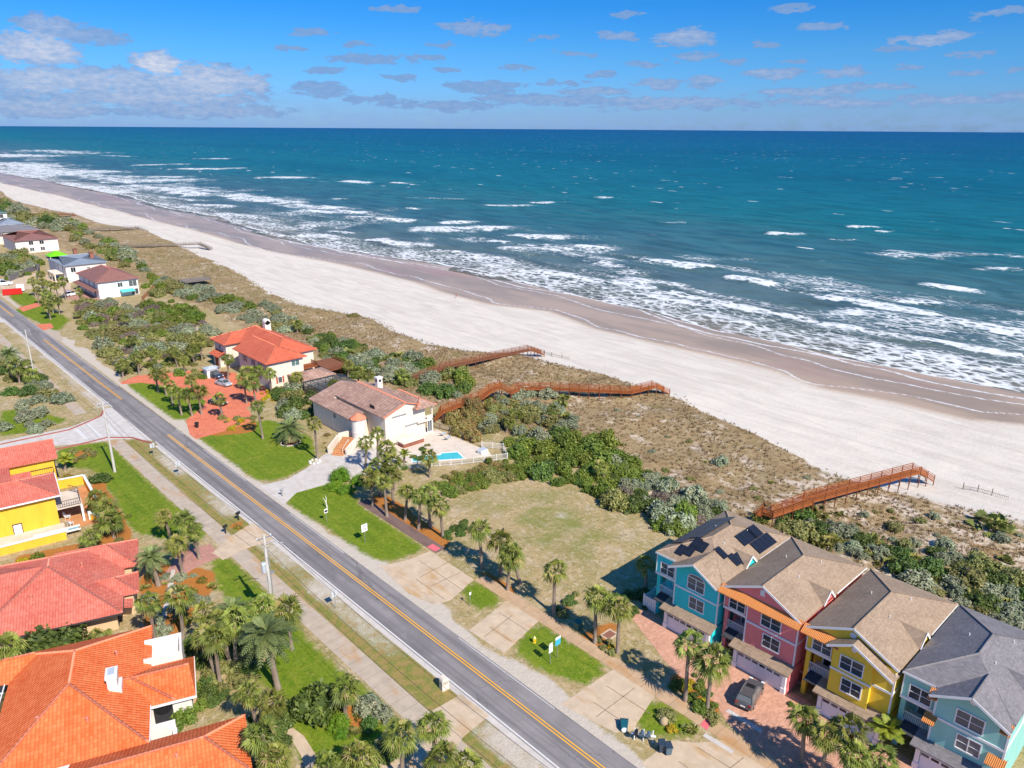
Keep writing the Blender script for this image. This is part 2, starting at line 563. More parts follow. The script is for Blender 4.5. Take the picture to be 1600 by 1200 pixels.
MAT = {}
MAT['white'] = plain('white paint', (0.80, 0.80, 0.79), 0.5, 0.05)
MAT['garage'] = siding('white garage door', (0.76, 0.77, 0.80))
MAT['glass'] = glass('window glass')
MAT['glass_dark'] = glass('dark glass', (0.012, 0.015, 0.018))
MAT['dark'] = plain('opening shade', (0.03, 0.03, 0.035), 0.9)  # near-black panels paint the shade inside arches and other openings
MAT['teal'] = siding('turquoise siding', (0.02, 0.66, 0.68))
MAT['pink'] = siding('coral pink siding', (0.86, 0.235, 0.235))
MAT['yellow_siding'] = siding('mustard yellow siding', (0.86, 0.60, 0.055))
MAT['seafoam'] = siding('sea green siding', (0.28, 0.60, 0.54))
MAT['shingle_tan'] = shingle('tan shingle', (0.25, 0.178, 0.122), (0.41, 0.300, 0.213))
MAT['shingle_grey'] = shingle('grey shingle', (0.15, 0.14, 0.145), (0.26, 0.24, 0.25))
MAT['shingle_dark'] = shingle('dark shingle', (0.03, 0.032, 0.04), (0.075, 0.075, 0.085))
MAT['metal_orange'] = barrel_tile('orange metal roof', (0.76, 0.27, 0.07), (0.86, 0.33, 0.10), stain=0.1, du=0.15, dv=60)
MAT['tile_orange'] = barrel_tile('bright orange clay tile', (0.66, 0.110, 0.022), (0.86, 0.230, 0.080), moss=(0.55, 0.10, 0.03), stain=0.3, du=0.34, dv=0.40)
MAT['tile_salmon'] = barrel_tile('faded red clay tile', (0.52, 0.105, 0.068), (0.72, 0.220, 0.155), moss=(0.45, 0.20, 0.15), stain=0.5, du=0.30, dv=0.36)
MAT['tile_red'] = barrel_tile('red clay tile', (0.50, 0.095, 0.045), (0.68, 0.175, 0.095), moss=(0.42, 0.10, 0.06), stain=0.35, du=0.30, dv=0.36)
MAT['tile_brown'] = barrel_tile('brown clay tile', (0.28, 0.165, 0.122), (0.55, 0.345, 0.265), moss=(0.16, 0.09, 0.07), stain=0.4, du=0.9, dv=0.45)
MAT['tile_maroon'] = barrel_tile('maroon shingle roof', (0.22, 0.10, 0.085), (0.32, 0.155, 0.13), stain=0.2, du=0.5, dv=0.3)
MAT['tile_cap'] = plain('ridge cap tile', (0.74, 0.24, 0.13), 0.75, 0.2, 3)
MAT['tile_cap_red'] = plain('faded ridge cap tile', (0.66, 0.23, 0.16), 0.75, 0.2, 3)
MAT['roof_grey_metal'] = barrel_tile('grey standing seam roof', (0.20, 0.24, 0.30), (0.28, 0.32, 0.38), stain=0.1, du=0.6, dv=60)
MAT['stucco_yellow'] = stucco('bright yellow stucco', (0.80, 0.475, 0.045))
MAT['stucco_tan'] = stucco('tan stucco', (0.66, 0.47, 0.28))
MAT['stucco_white'] = stucco('white stucco', (0.74, 0.70, 0.645))
MAT['stucco_cream'] = stucco('cream stucco', (0.74, 0.645, 0.54))
MAT['stucco_pink'] = stucco('blush stucco', (0.78, 0.68, 0.62))
MAT['brick_red'] = pavers('red brick', (0.26, 0.085, 0.055), (0.34, 0.13, 0.085), (0.4, 0.3, 0.25))
MAT['wood_red'] = wood('red stained timber', (0.30, 0.085, 0.022), (0.46, 0.145, 0.042), plank=0.14)
MAT['wood_dark'] = wood('dark red timber', (0.16, 0.050, 0.025), (0.28, 0.085, 0.04))
MAT['wood_brown'] = wood('brown stained timber', (0.19, 0.075, 0.035), (0.33, 0.13, 0.065), plank=0.14)
MAT['wood_grey'] = wood('weathered timber', (0.20, 0.16, 0.13), (0.32, 0.27, 0.22), plank=0.14)
MAT['pole'] = concrete('concrete pole', (0.56, 0.53, 0.48), amount=0.05)
MAT['metal'] = plain('galvanised metal', (0.5, 0.51, 0.53), 0.4, 0.08, metal=0.7)
MAT['metal_dark'] = plain('dark bronze metal', (0.06, 0.05, 0.05), 0.5)
MAT['black'] = plain('black plastic', (0.018, 0.02, 0.022), 0.45)
MAT['navy'] = plain('blue black plastic', (0.03, 0.05, 0.075), 0.4)
MAT['teal_bin'] = plain('green plastic', (0.012, 0.10, 0.13), 0.4)
MAT['slate_bin'] = plain('slate blue plastic', (0.09, 0.14, 0.18), 0.4)
MAT['sign_white'] = plain('white sign face', (0.86, 0.86, 0.86), 0.4, 0.03)
MAT['sign_blue'] = plain('blue sign face', (0.02, 0.30, 0.62), 0.4, 0.05)
MAT['sign_cyan'] = plain('light blue sign face', (0.05, 0.42, 0.66), 0.4, 0.05)
MAT['sign_back'] = plain('bare metal sign back', (0.62, 0.66, 0.70), 0.45, 0.05, metal=0.3)
MAT['ink'] = plain('black lettering', (0.01, 0.01, 0.012), 0.5)
MAT['hydrant'] = plain('yellow hydrant paint', (0.80, 0.52, 0.03), 0.4)
MAT['red'] = plain('red paint', (0.62, 0.02, 0.015), 0.4)
MAT['pinkpaint'] = plain('pink tactile paint', (0.72, 0.15, 0.17), 0.7)
MAT['canopy_green'] = plain('lime green canvas', (0.16, 0.62, 0.005), 0.7, 0.1)
MAT['canvas_teal'] = plain('teal canvas', (0.10, 0.55, 0.52), 0.7, 0.05)
MAT['orange_flower'] = foliage('orange blossom', (0.10, 0.14, 0.02), (0.30, 0.22, 0.03), (0.75, 0.28, 0.03), 0.3)
MAT['solar'] = None
m, t = newmat('solar cells')
s3 = t.node('ShaderNodeSeparateXYZ', {0: t.uv})
gu = t.math('LESS_THAN', t.math('FRACT', t.math('DIVIDE', s3.outputs[0], 1.0)), 0.03)
gv = t.math('LESS_THAN', t.math('FRACT', t.math('DIVIDE', s3.outputs[1], 1.65)), 0.02)
setp(t, col=t.mix(t.math('MAXIMUM', gu, gv), (0.014, 0.018, 0.030), (0.035, 0.045, 0.065)), rough=0.28, spec=0.3)
MAT['solar'] = m
MAT['asphalt'] = None
m, t = newmat('asphalt')
sx = t.node('ShaderNodeSeparateXYZ', {0: t.pos})
lane = t.noise(t.scale(t.pos, (0.9, 0.02, 1)), 1.0, 3, 0.6)
c = t.mix(t.map(t.noise(t.pos, 0.35, 6, 0.6), 0.3, 0.7), (0.215, 0.194, 0.190), (0.285, 0.258, 0.252))
c = t.mix(t.math('MULTIPLY', t.sstep(lane, 0.44, 0.60), 0.65), c, (0.150, 0.136, 0.138))
patch_ = t.noise(t.scale(t.pos, (0.22, 0.06, 1)), 1.0, 2, 0.4)
c = t.mix(t.math('MULTIPLY', t.sstep(patch_, 0.60, 0.63), 0.35), c, (0.13, 0.118, 0.12))
c = t.mix(t.math('MULTIPLY', t.sstep(t.noise(t.pos, 14, 4), 0.55, 0.8), 0.35), c, (0.34, 0.32, 0.32))
crack = t.node('ShaderNodeTexVoronoi', {'Vector': t.vmath('ADD', t.scale(t.pos, (0.16, 0.05, 1)), t.vmath('MULTIPLY', t.node('ShaderNodeTexNoise', {'Vector': t.pos, 'Scale': 0.6}).outputs['Color'], (0.25, 0.25, 0))), 'Scale': 1.0}, feature='DISTANCE_TO_EDGE').outputs[0]
c = t.mix(t.math('MULTIPLY', t.math('LESS_THAN', crack, 0.004), 0.4), c, (0.09, 0.085, 0.09))
setp(t, col=c, rough=0.88, spec=0.25, normal=bump(t, t.noise(t.pos, 40, 3), 0.2, 0.01))
MAT['asphalt'] = m


def worn_paint(name, col, wear=0.5):
    m, t = newmat(name)
    n = t.noise(t.pos, 5, 5, 0.7)
    setp(t, col=t.mix(t.math('MULTIPLY', t.sstep(n, 0.52, 0.72), wear), col, (0.22, 0.2, 0.2)), rough=0.7, spec=0.3)
    return m


MAT['line_yellow'] = worn_paint('yellow road paint', (0.82, 0.40, 0.03), 0.35)
MAT['line_white'] = worn_paint('white road paint', (0.66, 0.63, 0.60), 0.5)
MAT['line_faint'] = worn_paint('worn off road paint', (0.50, 0.47, 0.45), 1.0)
MAT['kerb_red'] = worn_paint('maroon kerb paint', (0.36, 0.10, 0.08), 0.3)
MAT['concrete_grey'] = concrete('pale street concrete', (0.56, 0.52, 0.48), amount=0.12, dark=0.12)
MAT['walk_left'] = concrete('stained sidewalk', (0.47, 0.385, 0.30), (0.46, 0.25, 0.10), 0.75, joint=1.7, dark=0.2)
MAT['walk_right'] = concrete('iron stained sidewalk', (0.50, 0.34, 0.21), (0.45, 0.22, 0.07), 0.7, joint=1.9, dark=0.35)
MAT['walk_shaded'] = concrete('shade painted sidewalk', (0.20, 0.13, 0.11), (0.12, 0.08, 0.07), 0.6, joint=1.9, dark=0.3)  # sidewalk concrete darkened, the path's shade put into its colour
MAT['drive'] = concrete('driveway concrete', (0.56, 0.435, 0.31), (0.46, 0.26, 0.09), 0.7, dark=0.3)
MAT['drive_white'] = concrete('pale driveway', (0.56, 0.51, 0.46), amount=0.15, dark=0.3)
MAT['pool_deck'] = concrete('cream pool deck', (0.66, 0.56, 0.46), amount=0.12, dark=0.1)
MAT['joint'] = plain('driveway joint', (0.27, 0.19, 0.12), 0.9, 0.2)
MAT['paver_salmon'] = pavers('salmon pavers', (0.52, 0.27, 0.18), (0.66, 0.36, 0.25), (0.42, 0.24, 0.17))
MAT['paver_red'] = pavers('red pavers', (0.62, 0.16, 0.085), (0.74, 0.235, 0.13), (0.5, 0.16, 0.1))
MAT['paver_rose'] = pavers('rose pavers', (0.42, 0.20, 0.16), (0.52, 0.27, 0.21), (0.36, 0.2, 0.16))
MAT['paver_patio'] = pavers('patio pavers', (0.52, 0.22, 0.09), (0.62, 0.30, 0.13), (0.4, 0.2, 0.1))
m, t = newmat('pool water')
setp(t, col=t.mix(t.noise(t.pos, 0.7, 3), (0.05, 0.42, 0.46), (0.10, 0.55, 0.58)), rough=0.08, spec=0.5, normal=bump(t, t.noise(t.pos, 2.5, 2), 0.15, 0.05))
MAT['pool'] = m
MAT['palm'] = foliage('fan palm leaf', (0.045, 0.080, 0.012), (0.335, 0.375, 0.066), (0.44, 0.33, 0.15), 0.12)
MAT['palm_date'] = foliage('feather palm leaf', (0.035, 0.070, 0.020), (0.30, 0.37, 0.120), (0.46, 0.33, 0.17), 0.14)
MAT['palm_bright'] = foliage('young palm leaf', (0.09, 0.15, 0.015), (0.46, 0.46, 0.05), (0.62, 0.46, 0.05), 0.1)
MAT['palm_dead'] = foliage('dead palm skirt', (0.20, 0.13, 0.07), (0.42, 0.30, 0.17))
MAT['trunk'] = wood('palm trunk', (0.17, 0.125, 0.095), (0.36, 0.285, 0.225), 0.9)
MAT['bush_green'] = foliage('bright green leaf', (0.055, 0.105, 0.012), (0.25, 0.315, 0.045))
MAT['bush_dark'] = foliage('deep green leaf', (0.032, 0.072, 0.014), (0.17, 0.255, 0.050))
MAT['bush_silver'] = foliage('silver green leaf', (0.125, 0.150, 0.075), (0.42, 0.46, 0.30), (0.44, 0.33, 0.2), 0.05)
MAT['bush_olive'] = foliage('olive leaf', (0.115, 0.130, 0.034), (0.40, 0.39, 0.125), (0.42, 0.30, 0.14), 0.08)
MAT['bush_rust'] = foliage('rust tinged leaf', (0.168, 0.154, 0.042), (0.420, 0.350, 0.112), (0.38, 0.17, 0.06), 0.3)
MAT['bush_brown'] = foliage('bare brown twig', (0.15, 0.11, 0.085), (0.29, 0.22, 0.175))
MAT['palmetto'] = foliage('palmetto leaf', (0.06, 0.09, 0.016), (0.36, 0.37, 0.09), (0.42, 0.31, 0.13), 0.10)
MAT['hedge'] = foliage('clipped hedge leaf', (0.07, 0.165, 0.010), (0.25, 0.40, 0.022))
MAT['yellow_leaf'] = foliage('yellow leaf', (0.30, 0.26, 0.01), (0.62, 0.50, 0.02))
MAT['grass_blade'] = foliage('dune grass blade', (0.25, 0.185, 0.085), (0.46, 0.35, 0.19), (0.17, 0.19, 0.055), 0.22)


def paint(name, col, rough=0.25):
    m, t = newmat(name)
    setp(t, col=t.mix(t.noise(t.pos, 3, 2), mul(col, 0.92), mul(col, 1.08)), rough=rough, spec=0.6)
    t.p.inputs['Coat Weight'].default_value = 0.5
    return m


MAT['car_grey'] = paint('graphite car paint', (0.085, 0.085, 0.085))
MAT['car_blue'] = paint('dark blue car paint', (0.03, 0.05, 0.09))
MAT['car_silver'] = paint('silver car paint', (0.42, 0.45, 0.50))
MAT['car_white'] = paint('white car paint', (0.80, 0.80, 0.80))
MAT['car_black'] = paint('black car paint', (0.02, 0.02, 0.025))
MAT['tyre'] = plain('tyre rubber', (0.02, 0.02, 0.02), 0.85)
MAT['lamp_red'] = plain('red lamp lens', (0.4, 0.02, 0.02), 0.2)
MAT['skin'] = plain('skin', (0.5, 0.3, 0.22), 0.6)
MAT['shirt'] = plain('red shirt', (0.4, 0.08, 0.06), 0.8)
# ------------------------------------------------------------------ ground
def line_of(pts, z):
    """x of a shore-parallel line as a function of y, from points read off the photograph and laid on height z."""
    w = sorted((G(px, py, z)[1], G(px, py, z)[0]) for px, py in pts)
    return np.array([a for a, b in w]), np.array([b for a, b in w])


DUNE = line_of([(22, 314), (52, 322), (126, 338), (160, 351), (225, 360), (310, 400), (362, 422), (422, 460), (467, 479), (531, 490), (584, 501), (620, 522), (675, 541),
                (730, 552), (812, 557), (867, 571), (895, 576), (936, 586), (986, 602), (1060, 622), (1100, 649), (1162, 674), (1225, 706), (1287, 737), (1337, 757), (1490, 793), (1569, 809), (1600, 818)], 0.3)
WET = line_of([(0, 287), (100, 308), (149, 321), (250, 347), (325, 366), (437, 396), (550, 415), (600, 427), (667, 446), (769, 476), (862, 487), (937, 514), (1012, 532), (1100, 553), (1225, 583), (1287, 606), (1412, 628), (1522, 653), (1600, 661)], -2.0)
WATER = line_of([(0, 268), (100, 287), (182, 302), (257, 325), (340, 340), (400, 359), (475, 381), (600, 401), (750, 424), (862, 454), (937, 470), (1031, 491), (1125, 517), (1200, 532), (1350, 566), (1475, 590), (1600, 614)], -2.5)


def along(L, y):
    y = np.asarray(y, float)
    s0 = (L[1][1] - L[1][0]) / (L[0][1] - L[0][0])
    r = np.interp(y, L[0], L[1])
    r = np.where(y > L[0][-1], L[1][-1] + (y - L[0][-1]) * 0.10, r)
    return r


def vnoise(x, y, sc, seed=0):
    """Smooth value noise."""
    r = np.random.default_rng(seed).random((257, 257))
    x, y = np.asarray(x) / sc, np.asarray(y) / sc
    xi, yi = np.floor(x).astype(int), np.floor(y).astype(int)
    fx, fy = x - xi, y - yi
    fx, fy = fx * fx * (3 - 2 * fx), fy * fy * (3 - 2 * fy)
    a, b = xi % 256, yi % 256
    return (r[a, b] * (1 - fx) + r[a + 1, b] * fx) * (1 - fy) + (r[a, b + 1] * (1 - fx) + r[a + 1, b + 1] * fx) * fy


def smooth(x, lo, hi):
    t = np.clip((np.asarray(x, float) - lo) / (hi - lo), 0, 1)
    return t * t * (3 - 2 * t)


def ground_z(x, y):
    x, y = np.asarray(x, float), np.asarray(y, float)
    xd, xw = along(DUNE, y), along(WATER, y)
    hum = (vnoise(x, y, 13, 1) * 1.1 + vnoise(x, y, 5, 2) * 0.5 - 0.45) * smooth(x, 90, 100) * (1 - smooth(x, xd - 3, xd + 3))
    ridge = 0.7 * smooth(x, xd - 16, xd - 5) * (1 - smooth(x, xd - 3, xd + 5))
    beach = -2.5 * np.clip((x - xd) / np.maximum(xw - xd, 5), 0, 1)
    beach = beach - 0.06 * np.clip(x - xw, 0, 60)
    rip = (vnoise(x, y, 4, 3) - 0.5) * 0.16 * smooth(x, xd, xd + 5) * (1 - smooth(x, xw - 45, xw - 30))
    return hum + ridge + beach + rip


def gz(x, y):
    return float(ground_z(x, y))


def inside(poly, X, Y):
    c = np.zeros(X.shape, bool)
    n = len(poly)
    for i in range(n):
        x0, y0 = poly[i]
        x1, y1 = poly[(i + 1) % n]
        if y0 == y1:
            continue
        k = ((y0 > Y) != (y1 > Y)) & (X < (x1 - x0) * (Y - y0) / (y1 - y0) + x0)
        c ^= k
    return c


def W(pts, z=0.0):
    return [G(px, py, z) for px, py in pts]


LAWNS = [W(p) for p in [
    [(302, 682), (322, 672), (355, 672), (390, 660), (427, 655), (450, 665), (490, 685), (494, 718), (477, 732), (437, 750), (405, 752), (352, 714)],
    [(197, 602), (222, 595), (262, 605), (316, 606), (327, 622), (316, 642), (290, 657), (272, 657)],
    [(441, 780), (465, 760), (505, 750), (548, 768), (562, 787), (620, 825), (672, 858), (600, 880), (560, 862)],
    [(715, 920), (735, 905), (757, 912), (795, 937), (757, 956), (737, 950)],
    [(840, 966), (953, 1042), (925, 1074), (887, 1064), (832, 1045), (800, 1015), (818, 987)],
    [(1022, 1086), (1104, 1142), (1079, 1152), (1009, 1154), (986, 1134), (994, 1111)],
    [(87, 702), (165, 689), (225, 747), (322, 825), (322, 848), (262, 845), (205, 832), (175, 775), (145, 735), (87, 727)],
    [(327, 877), (357, 866), (408, 920), (460, 970), (515, 1024), (565, 1070), (628, 1120), (604, 1142), (570, 1185), (500, 1200), (470, 1200), (440, 1120), (400, 1055), (390, 960), (337, 920)],
    [(0, 640), (40, 640), (112, 655), (60, 672), (0, 684)],
    [(20, 485), (60, 470), (110, 500), (90, 520), (60, 505)],
    [(10, 460), (42, 456), (62, 470), (32, 478)],
]]
MULCH = [W(p) for p in [
    [(575, 778), (600, 770), (690, 832), (706, 852), (694, 862), (630, 822)],
    [(748, 893), (760, 888), (808, 925), (800, 934)],
    [(868, 958), (905, 930), (912, 938), (880, 962)],
    [(900, 992), (925, 985), (962, 965), (972, 975), (945, 1005), (958, 1030), (930, 1015)],
    [(1040, 1060), (1080, 1040), (1130, 1100), (1120, 1130)],
    [(216, 905), (250, 880), (330, 890), (342, 912), (320, 940), (270, 1000), (230, 1005)],
    [(355, 822), (380, 812), (384, 818), (360, 832)],
    [(147, 730), (175, 775), (207, 832), (205, 848), (160, 850), (140, 800)],
    [(110, 705), (140, 703), (147, 712), (120, 716)],
    [(20, 870), (145, 845), (170, 842), (165, 855), (25, 890)],
    [(525, 1100), (600, 1090), (592, 1140), (520, 1140)],
    [(375, 665), (400, 655), (400, 675), (330, 682), (320, 674)],
]]
GREENER = [W(p) for p in [
    [(790, 790), (830, 790), (860, 830), (940, 840), (955, 855), (900, 870), (850, 850), (800, 820)],
    [(455, 740), (1, 1), (2, 2)] if False else [(690, 760), (760, 740), (800, 750), (740, 775)],
    [(810, 760), (870, 765), (940, 815), (965, 850), (900, 885), (840, 860), (815, 810)], [(730, 780), (790, 770), (800, 800), (750, 810)], [(900, 905), (930, 880), (960, 885), (930, 915)],
    [(240, 715), (320, 800), (345, 830), (330, 810)],
    [(640, 1060), (700, 1085), (660, 1095)],
]]
SANDY = [W(p) for p in [
    [(850, 800), (880, 795), (905, 812), (870, 815)], [(933, 833), (950, 836), (945, 842)], [(925, 850), (970, 850), (990, 865), (950, 868)],
    [(590, 880), (640, 870), (672, 862), (660, 900), (690, 930), (640, 925)], [(1400, 760), (1440, 750), (1490, 785), (1440, 790)], [(420, 828), (450, 850), (560, 930), (520, 905)],
    [(300, 790), (360, 830), (340, 830)], [(560, 960), (660, 1040), (630, 1040)], [(150, 585), (190, 620), (165, 640), (140, 620)], [(1285, 740), (1330, 755), (1310, 765)]]]
BARE = [W(p) for p in [[(60, 505), (90, 512), (100, 535), (70, 525)], [(245, 495), (330, 512), (300, 520)]]]


def axis(parts):
    out = [parts[0][0]]
    for a, b, s0, s1 in parts:
        x, st = a, s0
        while x < b - 1e-6:
            f = (x - a) / (b - a)
            x = min(b, x + s0 + (s1 - s0) * f)
            out.append(x)
    return np.unique(np.round(np.array(out), 3))


gx = axis([(-6000, -300, 1500, 300), (-300, 0, 60, 6), (0, 150, 0.65, 0.65), (150, 215, 0.8, 1.1), (215, 240, 1.2, 4), (240, 420, 6, 20), (420, 900, 30, 60)])
gy = axis([(-3000, -100, 700, 60), (-100, 15, 12, 2), (15, 190, 0.65, 0.75), (190, 420, 0.8, 2.2), (420, 1200, 2.6, 9), (1200, 5000, 20, 300)])
X, Y = np.meshgrid(gx, gy, indexing='ij')
XD, XWE, XWA = along(DUNE, Y), along(WET, Y), along(WATER, Y)


def blur(a, n=2):
    for _ in range(n):
        p = np.pad(a, 1, mode='edge')
        a = (p[:-2, 1:-1] + p[2:, 1:-1] + p[1:-1, :-2] + p[1:-1, 2:] + 2 * a) / 6
    return a


near = (X > -5) & (X < 160) & (Y > 5) & (Y < 700)


def mask(polys, n=2):
    a = np.zeros(X.shape)
    for p in polys:
        a[near] = np.maximum(a[near], inside(p, X[near], Y[near]))
    return blur(a, n)


a_lawn, a_mulch, a_green, a_sandy, a_bare = mask(LAWNS, 7), mask(MULCH, 3), mask(GREENER, 22) * .85, mask(SANDY, 6) * .62, mask(BARE, 2)
wig = (vnoise(X, Y, 7, 5) - .5) * 5 + (vnoise(X, Y, 2.5, 6) - .5) * 2.5
a_sand = smooth(X + wig * .7, XD - 2.5, XD + 2.5)
a_dry = smooth(X + wig, 90, 97) * (1 - a_sand)
a_dry = np.maximum(a_dry, 0)
wigw = (vnoise(X, Y, 25, 8) - .5) * 3
a_wet = smooth(X + wigw, XWE - 7.0, XWE + 3.5)
# sand shoulders along the road
verge = smooth(X, 46.5, 47.9) * (1 - smooth(X + wig * .5, 48.7, 50.4)) + smooth(X, 37.5, 39.5) * (1 - smooth(X, 41.6, 42.2)) * (.25 + .5 * vnoise(X, Y, 5, 81))
a_sandy = np.maximum(a_sandy, np.where(Y < 260, verge, verge * .7))
# verge between sidewalk and road: dry grass
a_verge = smooth(X, 37.2, 37.8) * (1 - smooth(X, 42, 42.6)) * (Y < 150)


def capsule(x1, y1, x2, y2, r, PX, PY):
    dx, dy = x2 - x1, y2 - y1
    t = np.clip(((PX - x1) * dx + (PY - y1) * dy) / (dx * dx + dy * dy + 1e-9), 0, 1)
    d = np.hypot(PX - x1 - t * dx, PY - y1 - t * dy)
    return np.clip(1.0 - d / r, 0, 1)


def runup(d, y, off, seed, w=1.5):
    """A thin scalloped line left by a wave, off metres up the sand."""
    c = off + (vnoise(y * 0 + seed * 3.0, y, 28, seed) - .5) * 12 + (vnoise(y * 0 + seed, y, 9, seed + 1) - .5) * 3
    return np.clip(1 - np.abs(d - c) / w, 0, 1)


D = X - XWA
a_foam = np.maximum.reduce([runup(D, Y, -5, 21), 0.85 * runup(D, Y, -11, 25), 0.9 * runup(X - XWE, Y, 3.0, 29, 1.3), runup(D, Y, 0.0, 33, 1.6)]) * (Y < 2500)
Z = ground_z(X, Y)
ni, nj = X.shape
idx = np.arange(ni * nj).reshape(ni, nj)
quads = np.stack([idx[:-1, :-1], idx[1:, :-1], idx[1:, 1:], idx[:-1, 1:]], -1).reshape(-1, 4)

m, t = newmat('ground')


def A(n):
    return t.node('ShaderNodeAttribute', attribute_name=n).outputs['Fac']


n1 = t.noise(t.pos, 0.16, 6, 0.62)
n2 = t.noise(t.pos, 0.9, 5, 0.62)
n3 = t.noise(t.pos, 4.5, 5, 0.7)
nb = t.math('ADD', t.math('MULTIPLY', n2, 0.55), t.math('MULTIPLY', n3, 0.45))
edge = t.math('MULTIPLY', t.math('SUBTRACT', nb, 0.5), 1.6)
# mown rough ground of the lot
lot = t.mix(t.sstep(t.math('ADD', n1, t.math('MULTIPLY', edge, 0.35)), 0.36, 0.66), (0.430, 0.310, 0.150), (0.285, 0.235, 0.080))
lot = t.mix(t.math('MULTIPLY', t.sstep(n3, 0.48, 0.68), 0.75), lot, (0.50, 0.405, 0.29))
lot = t.mix(t.math('MULTIPLY', t.sstep(t.math('ADD', t.math('MULTIPLY', t.noise(t.pos, 0.3, 4, 0.6), 0.6), t.math('MULTIPLY', n3, 0.4)), 0.50, 0.62), 0.6), lot, (0.52, 0.415, 0.31))
lot = t.mix(t.math('MULTIPLY', t.sstep(t.noise(t.pos, 7.0, 4, 0.75), 0.52, 0.70), 0.5), lot, (0.165, 0.130, 0.055))
lot = t.mix(t.math('MULTIPLY', t.sstep(t.noise(t.pos, 1.9, 4), 0.55, 0.72), 0.4), lot, (0.225, 0.155, 0.085))
st = t.noise(t.scale(t.pos, (1.0, 0.7, 1)), 1.25, 6, 0.78, 0.6)
lot = t.mix(t.math('MULTIPLY', t.sstep(st, 0.50, 0.62), 0.62), lot, (0.60, 0.48, 0.335))
lot = t.mix(t.math('MULTIPLY', t.sstep(t.noise(t.pos, 1.7, 6, 0.78, 0.6), 0.50, 0.62), 0.62), lot, (0.185, 0.160, 0.055))
gpatch = t.math('ADD', t.math('MULTIPLY', t.noise(t.pos, 0.22, 4, 0.6), 0.6), t.math('MULTIPLY', t.noise(t.pos, 1.2, 6, 0.75), 0.5))
lot = t.mix(t.math('MULTIPLY', t.sstep(t.math('ADD', t.math('MULTIPLY', A('green'), 0.55), t.math('MULTIPLY', t.math('SUBTRACT', gpatch, 0.55), 3.0)), 0.15, 0.75), t.math('MULTIPLY', A('green'), 0.95)), lot, (0.180, 0.200, 0.040))
vg = t.mix(t.sstep(t.math('ADD', n2, t.math('MULTIPLY', edge, 0.3)), 0.4, 0.62), (0.300, 0.220, 0.075), (0.190, 0.200, 0.042))
vg = t.mix(t.math('MULTIPLY', t.sstep(n3, 0.5, 0.7), 0.35), vg, (0.36, 0.26, 0.12))
lot = t.mix(A('verge'), lot, vg)
# dune: tawny grass, bare sand between
dune = t.mix(t.sstep(nb, 0.36, 0.62), (0.235, 0.160, 0.078), (0.400, 0.295, 0.165))
dune = t.mix(t.math('MULTIPLY', t.sstep(t.math('ADD', n1, t.math('MULTIPLY', edge, 0.5)), 0.56, 0.74), 0.75), dune, (0.125, 0.125, 0.040))
dune = t.mix(t.math('MULTIPLY', t.sstep(t.math('ADD', t.noise(t.scale(t.pos, (1, 0.6, 1)), 0.11, 4, 0.6), t.math('MULTIPLY', edge, 0.2)), 0.50, 0.72), 0.6), dune, (0.235, 0.140, 0.062))
dune = t.mix(t.sstep(t.math('ADD', t.noise(t.scale(t.pos, (1, 0.6, 1)), 0.28, 5, 0.6), t.math('MULTIPLY', edge, 0.55)), t.map(t.node('ShaderNodeSeparateXYZ', {0: t.pos}).outputs[1], 30, 75, 0.43, 0.54), t.map(t.node('ShaderNodeSeparateXYZ', {0: t.pos}).outputs[1], 30, 75, 0.62, 0.72)), dune, (0.60, 0.50, 0.40))
dune = t.mix(t.math('MULTIPLY', t.sstep(t.noise(t.pos, 1.3, 6, 0.78, 0.6), 0.50, 0.62), 0.55), dune, (0.185, 0.120, 0.055))
dune = t.mix(t.math('MULTIPLY', t.sstep(n3, 0.56, 0.78), 0.5), dune, (0.48, 0.40, 0.30))
# lawn with faint mowing bands
mow = t.noise(t.node('ShaderNodeMapping', {'Vector': t.pos, 'Rotation': (0, 0, R(35)), 'Scale': (1.0, 0.07, 1)}).outputs[0], 1.1, 3)
lawn = t.mix(t.map(t.math('ADD', t.math('MULTIPLY', n3, 0.5), t.math('MULTIPLY', mow, 0.5)), 0.32, 0.68), (0.072, 0.140, 0.008), (0.185, 0.255, 0.016))
lawn = t.mix(t.math('MULTIPLY', t.sstep(t.math('ADD', t.math('MULTIPLY', n2, 0.5), t.math('MULTIPLY', n1, 0.5)), 0.46, 0.66), 0.7), lawn, (0.255, 0.265, 0.030))
lawn = t.mix(t.math('MULTIPLY', t.sstep(t.noise(t.pos, 2.2, 5, 0.7), 0.54, 0.74), 0.55), lawn, (0.060, 0.120, 0.006))
lawn = t.mix(t.math('MULTIPLY', t.sstep(t.noise(t.pos, 9, 4, 0.7), 0.56, 0.76), 0.35), lawn, (0.33, 0.29, 0.10))
lawn = t.mix(t.math('MULTIPLY', t.sstep(t.noise(t.pos, 1.4, 6, 0.78, 0.5), 0.49, 0.62), 0.55), lawn, (0.250, 0.275, 0.040))
lawn = t.mix(t.math('MULTIPLY', t.sstep(t.noise(t.pos, 2.6, 6, 0.78, 0.5), 0.50, 0.64), 0.6), lawn, (0.055, 0.110, 0.010))
mulch = t.mix(t.map(t.noise(t.pos, 6, 5, 0.75), 0.3, 0.7), (0.26, 0.085, 0.022), (0.56, 0.235, 0.055))
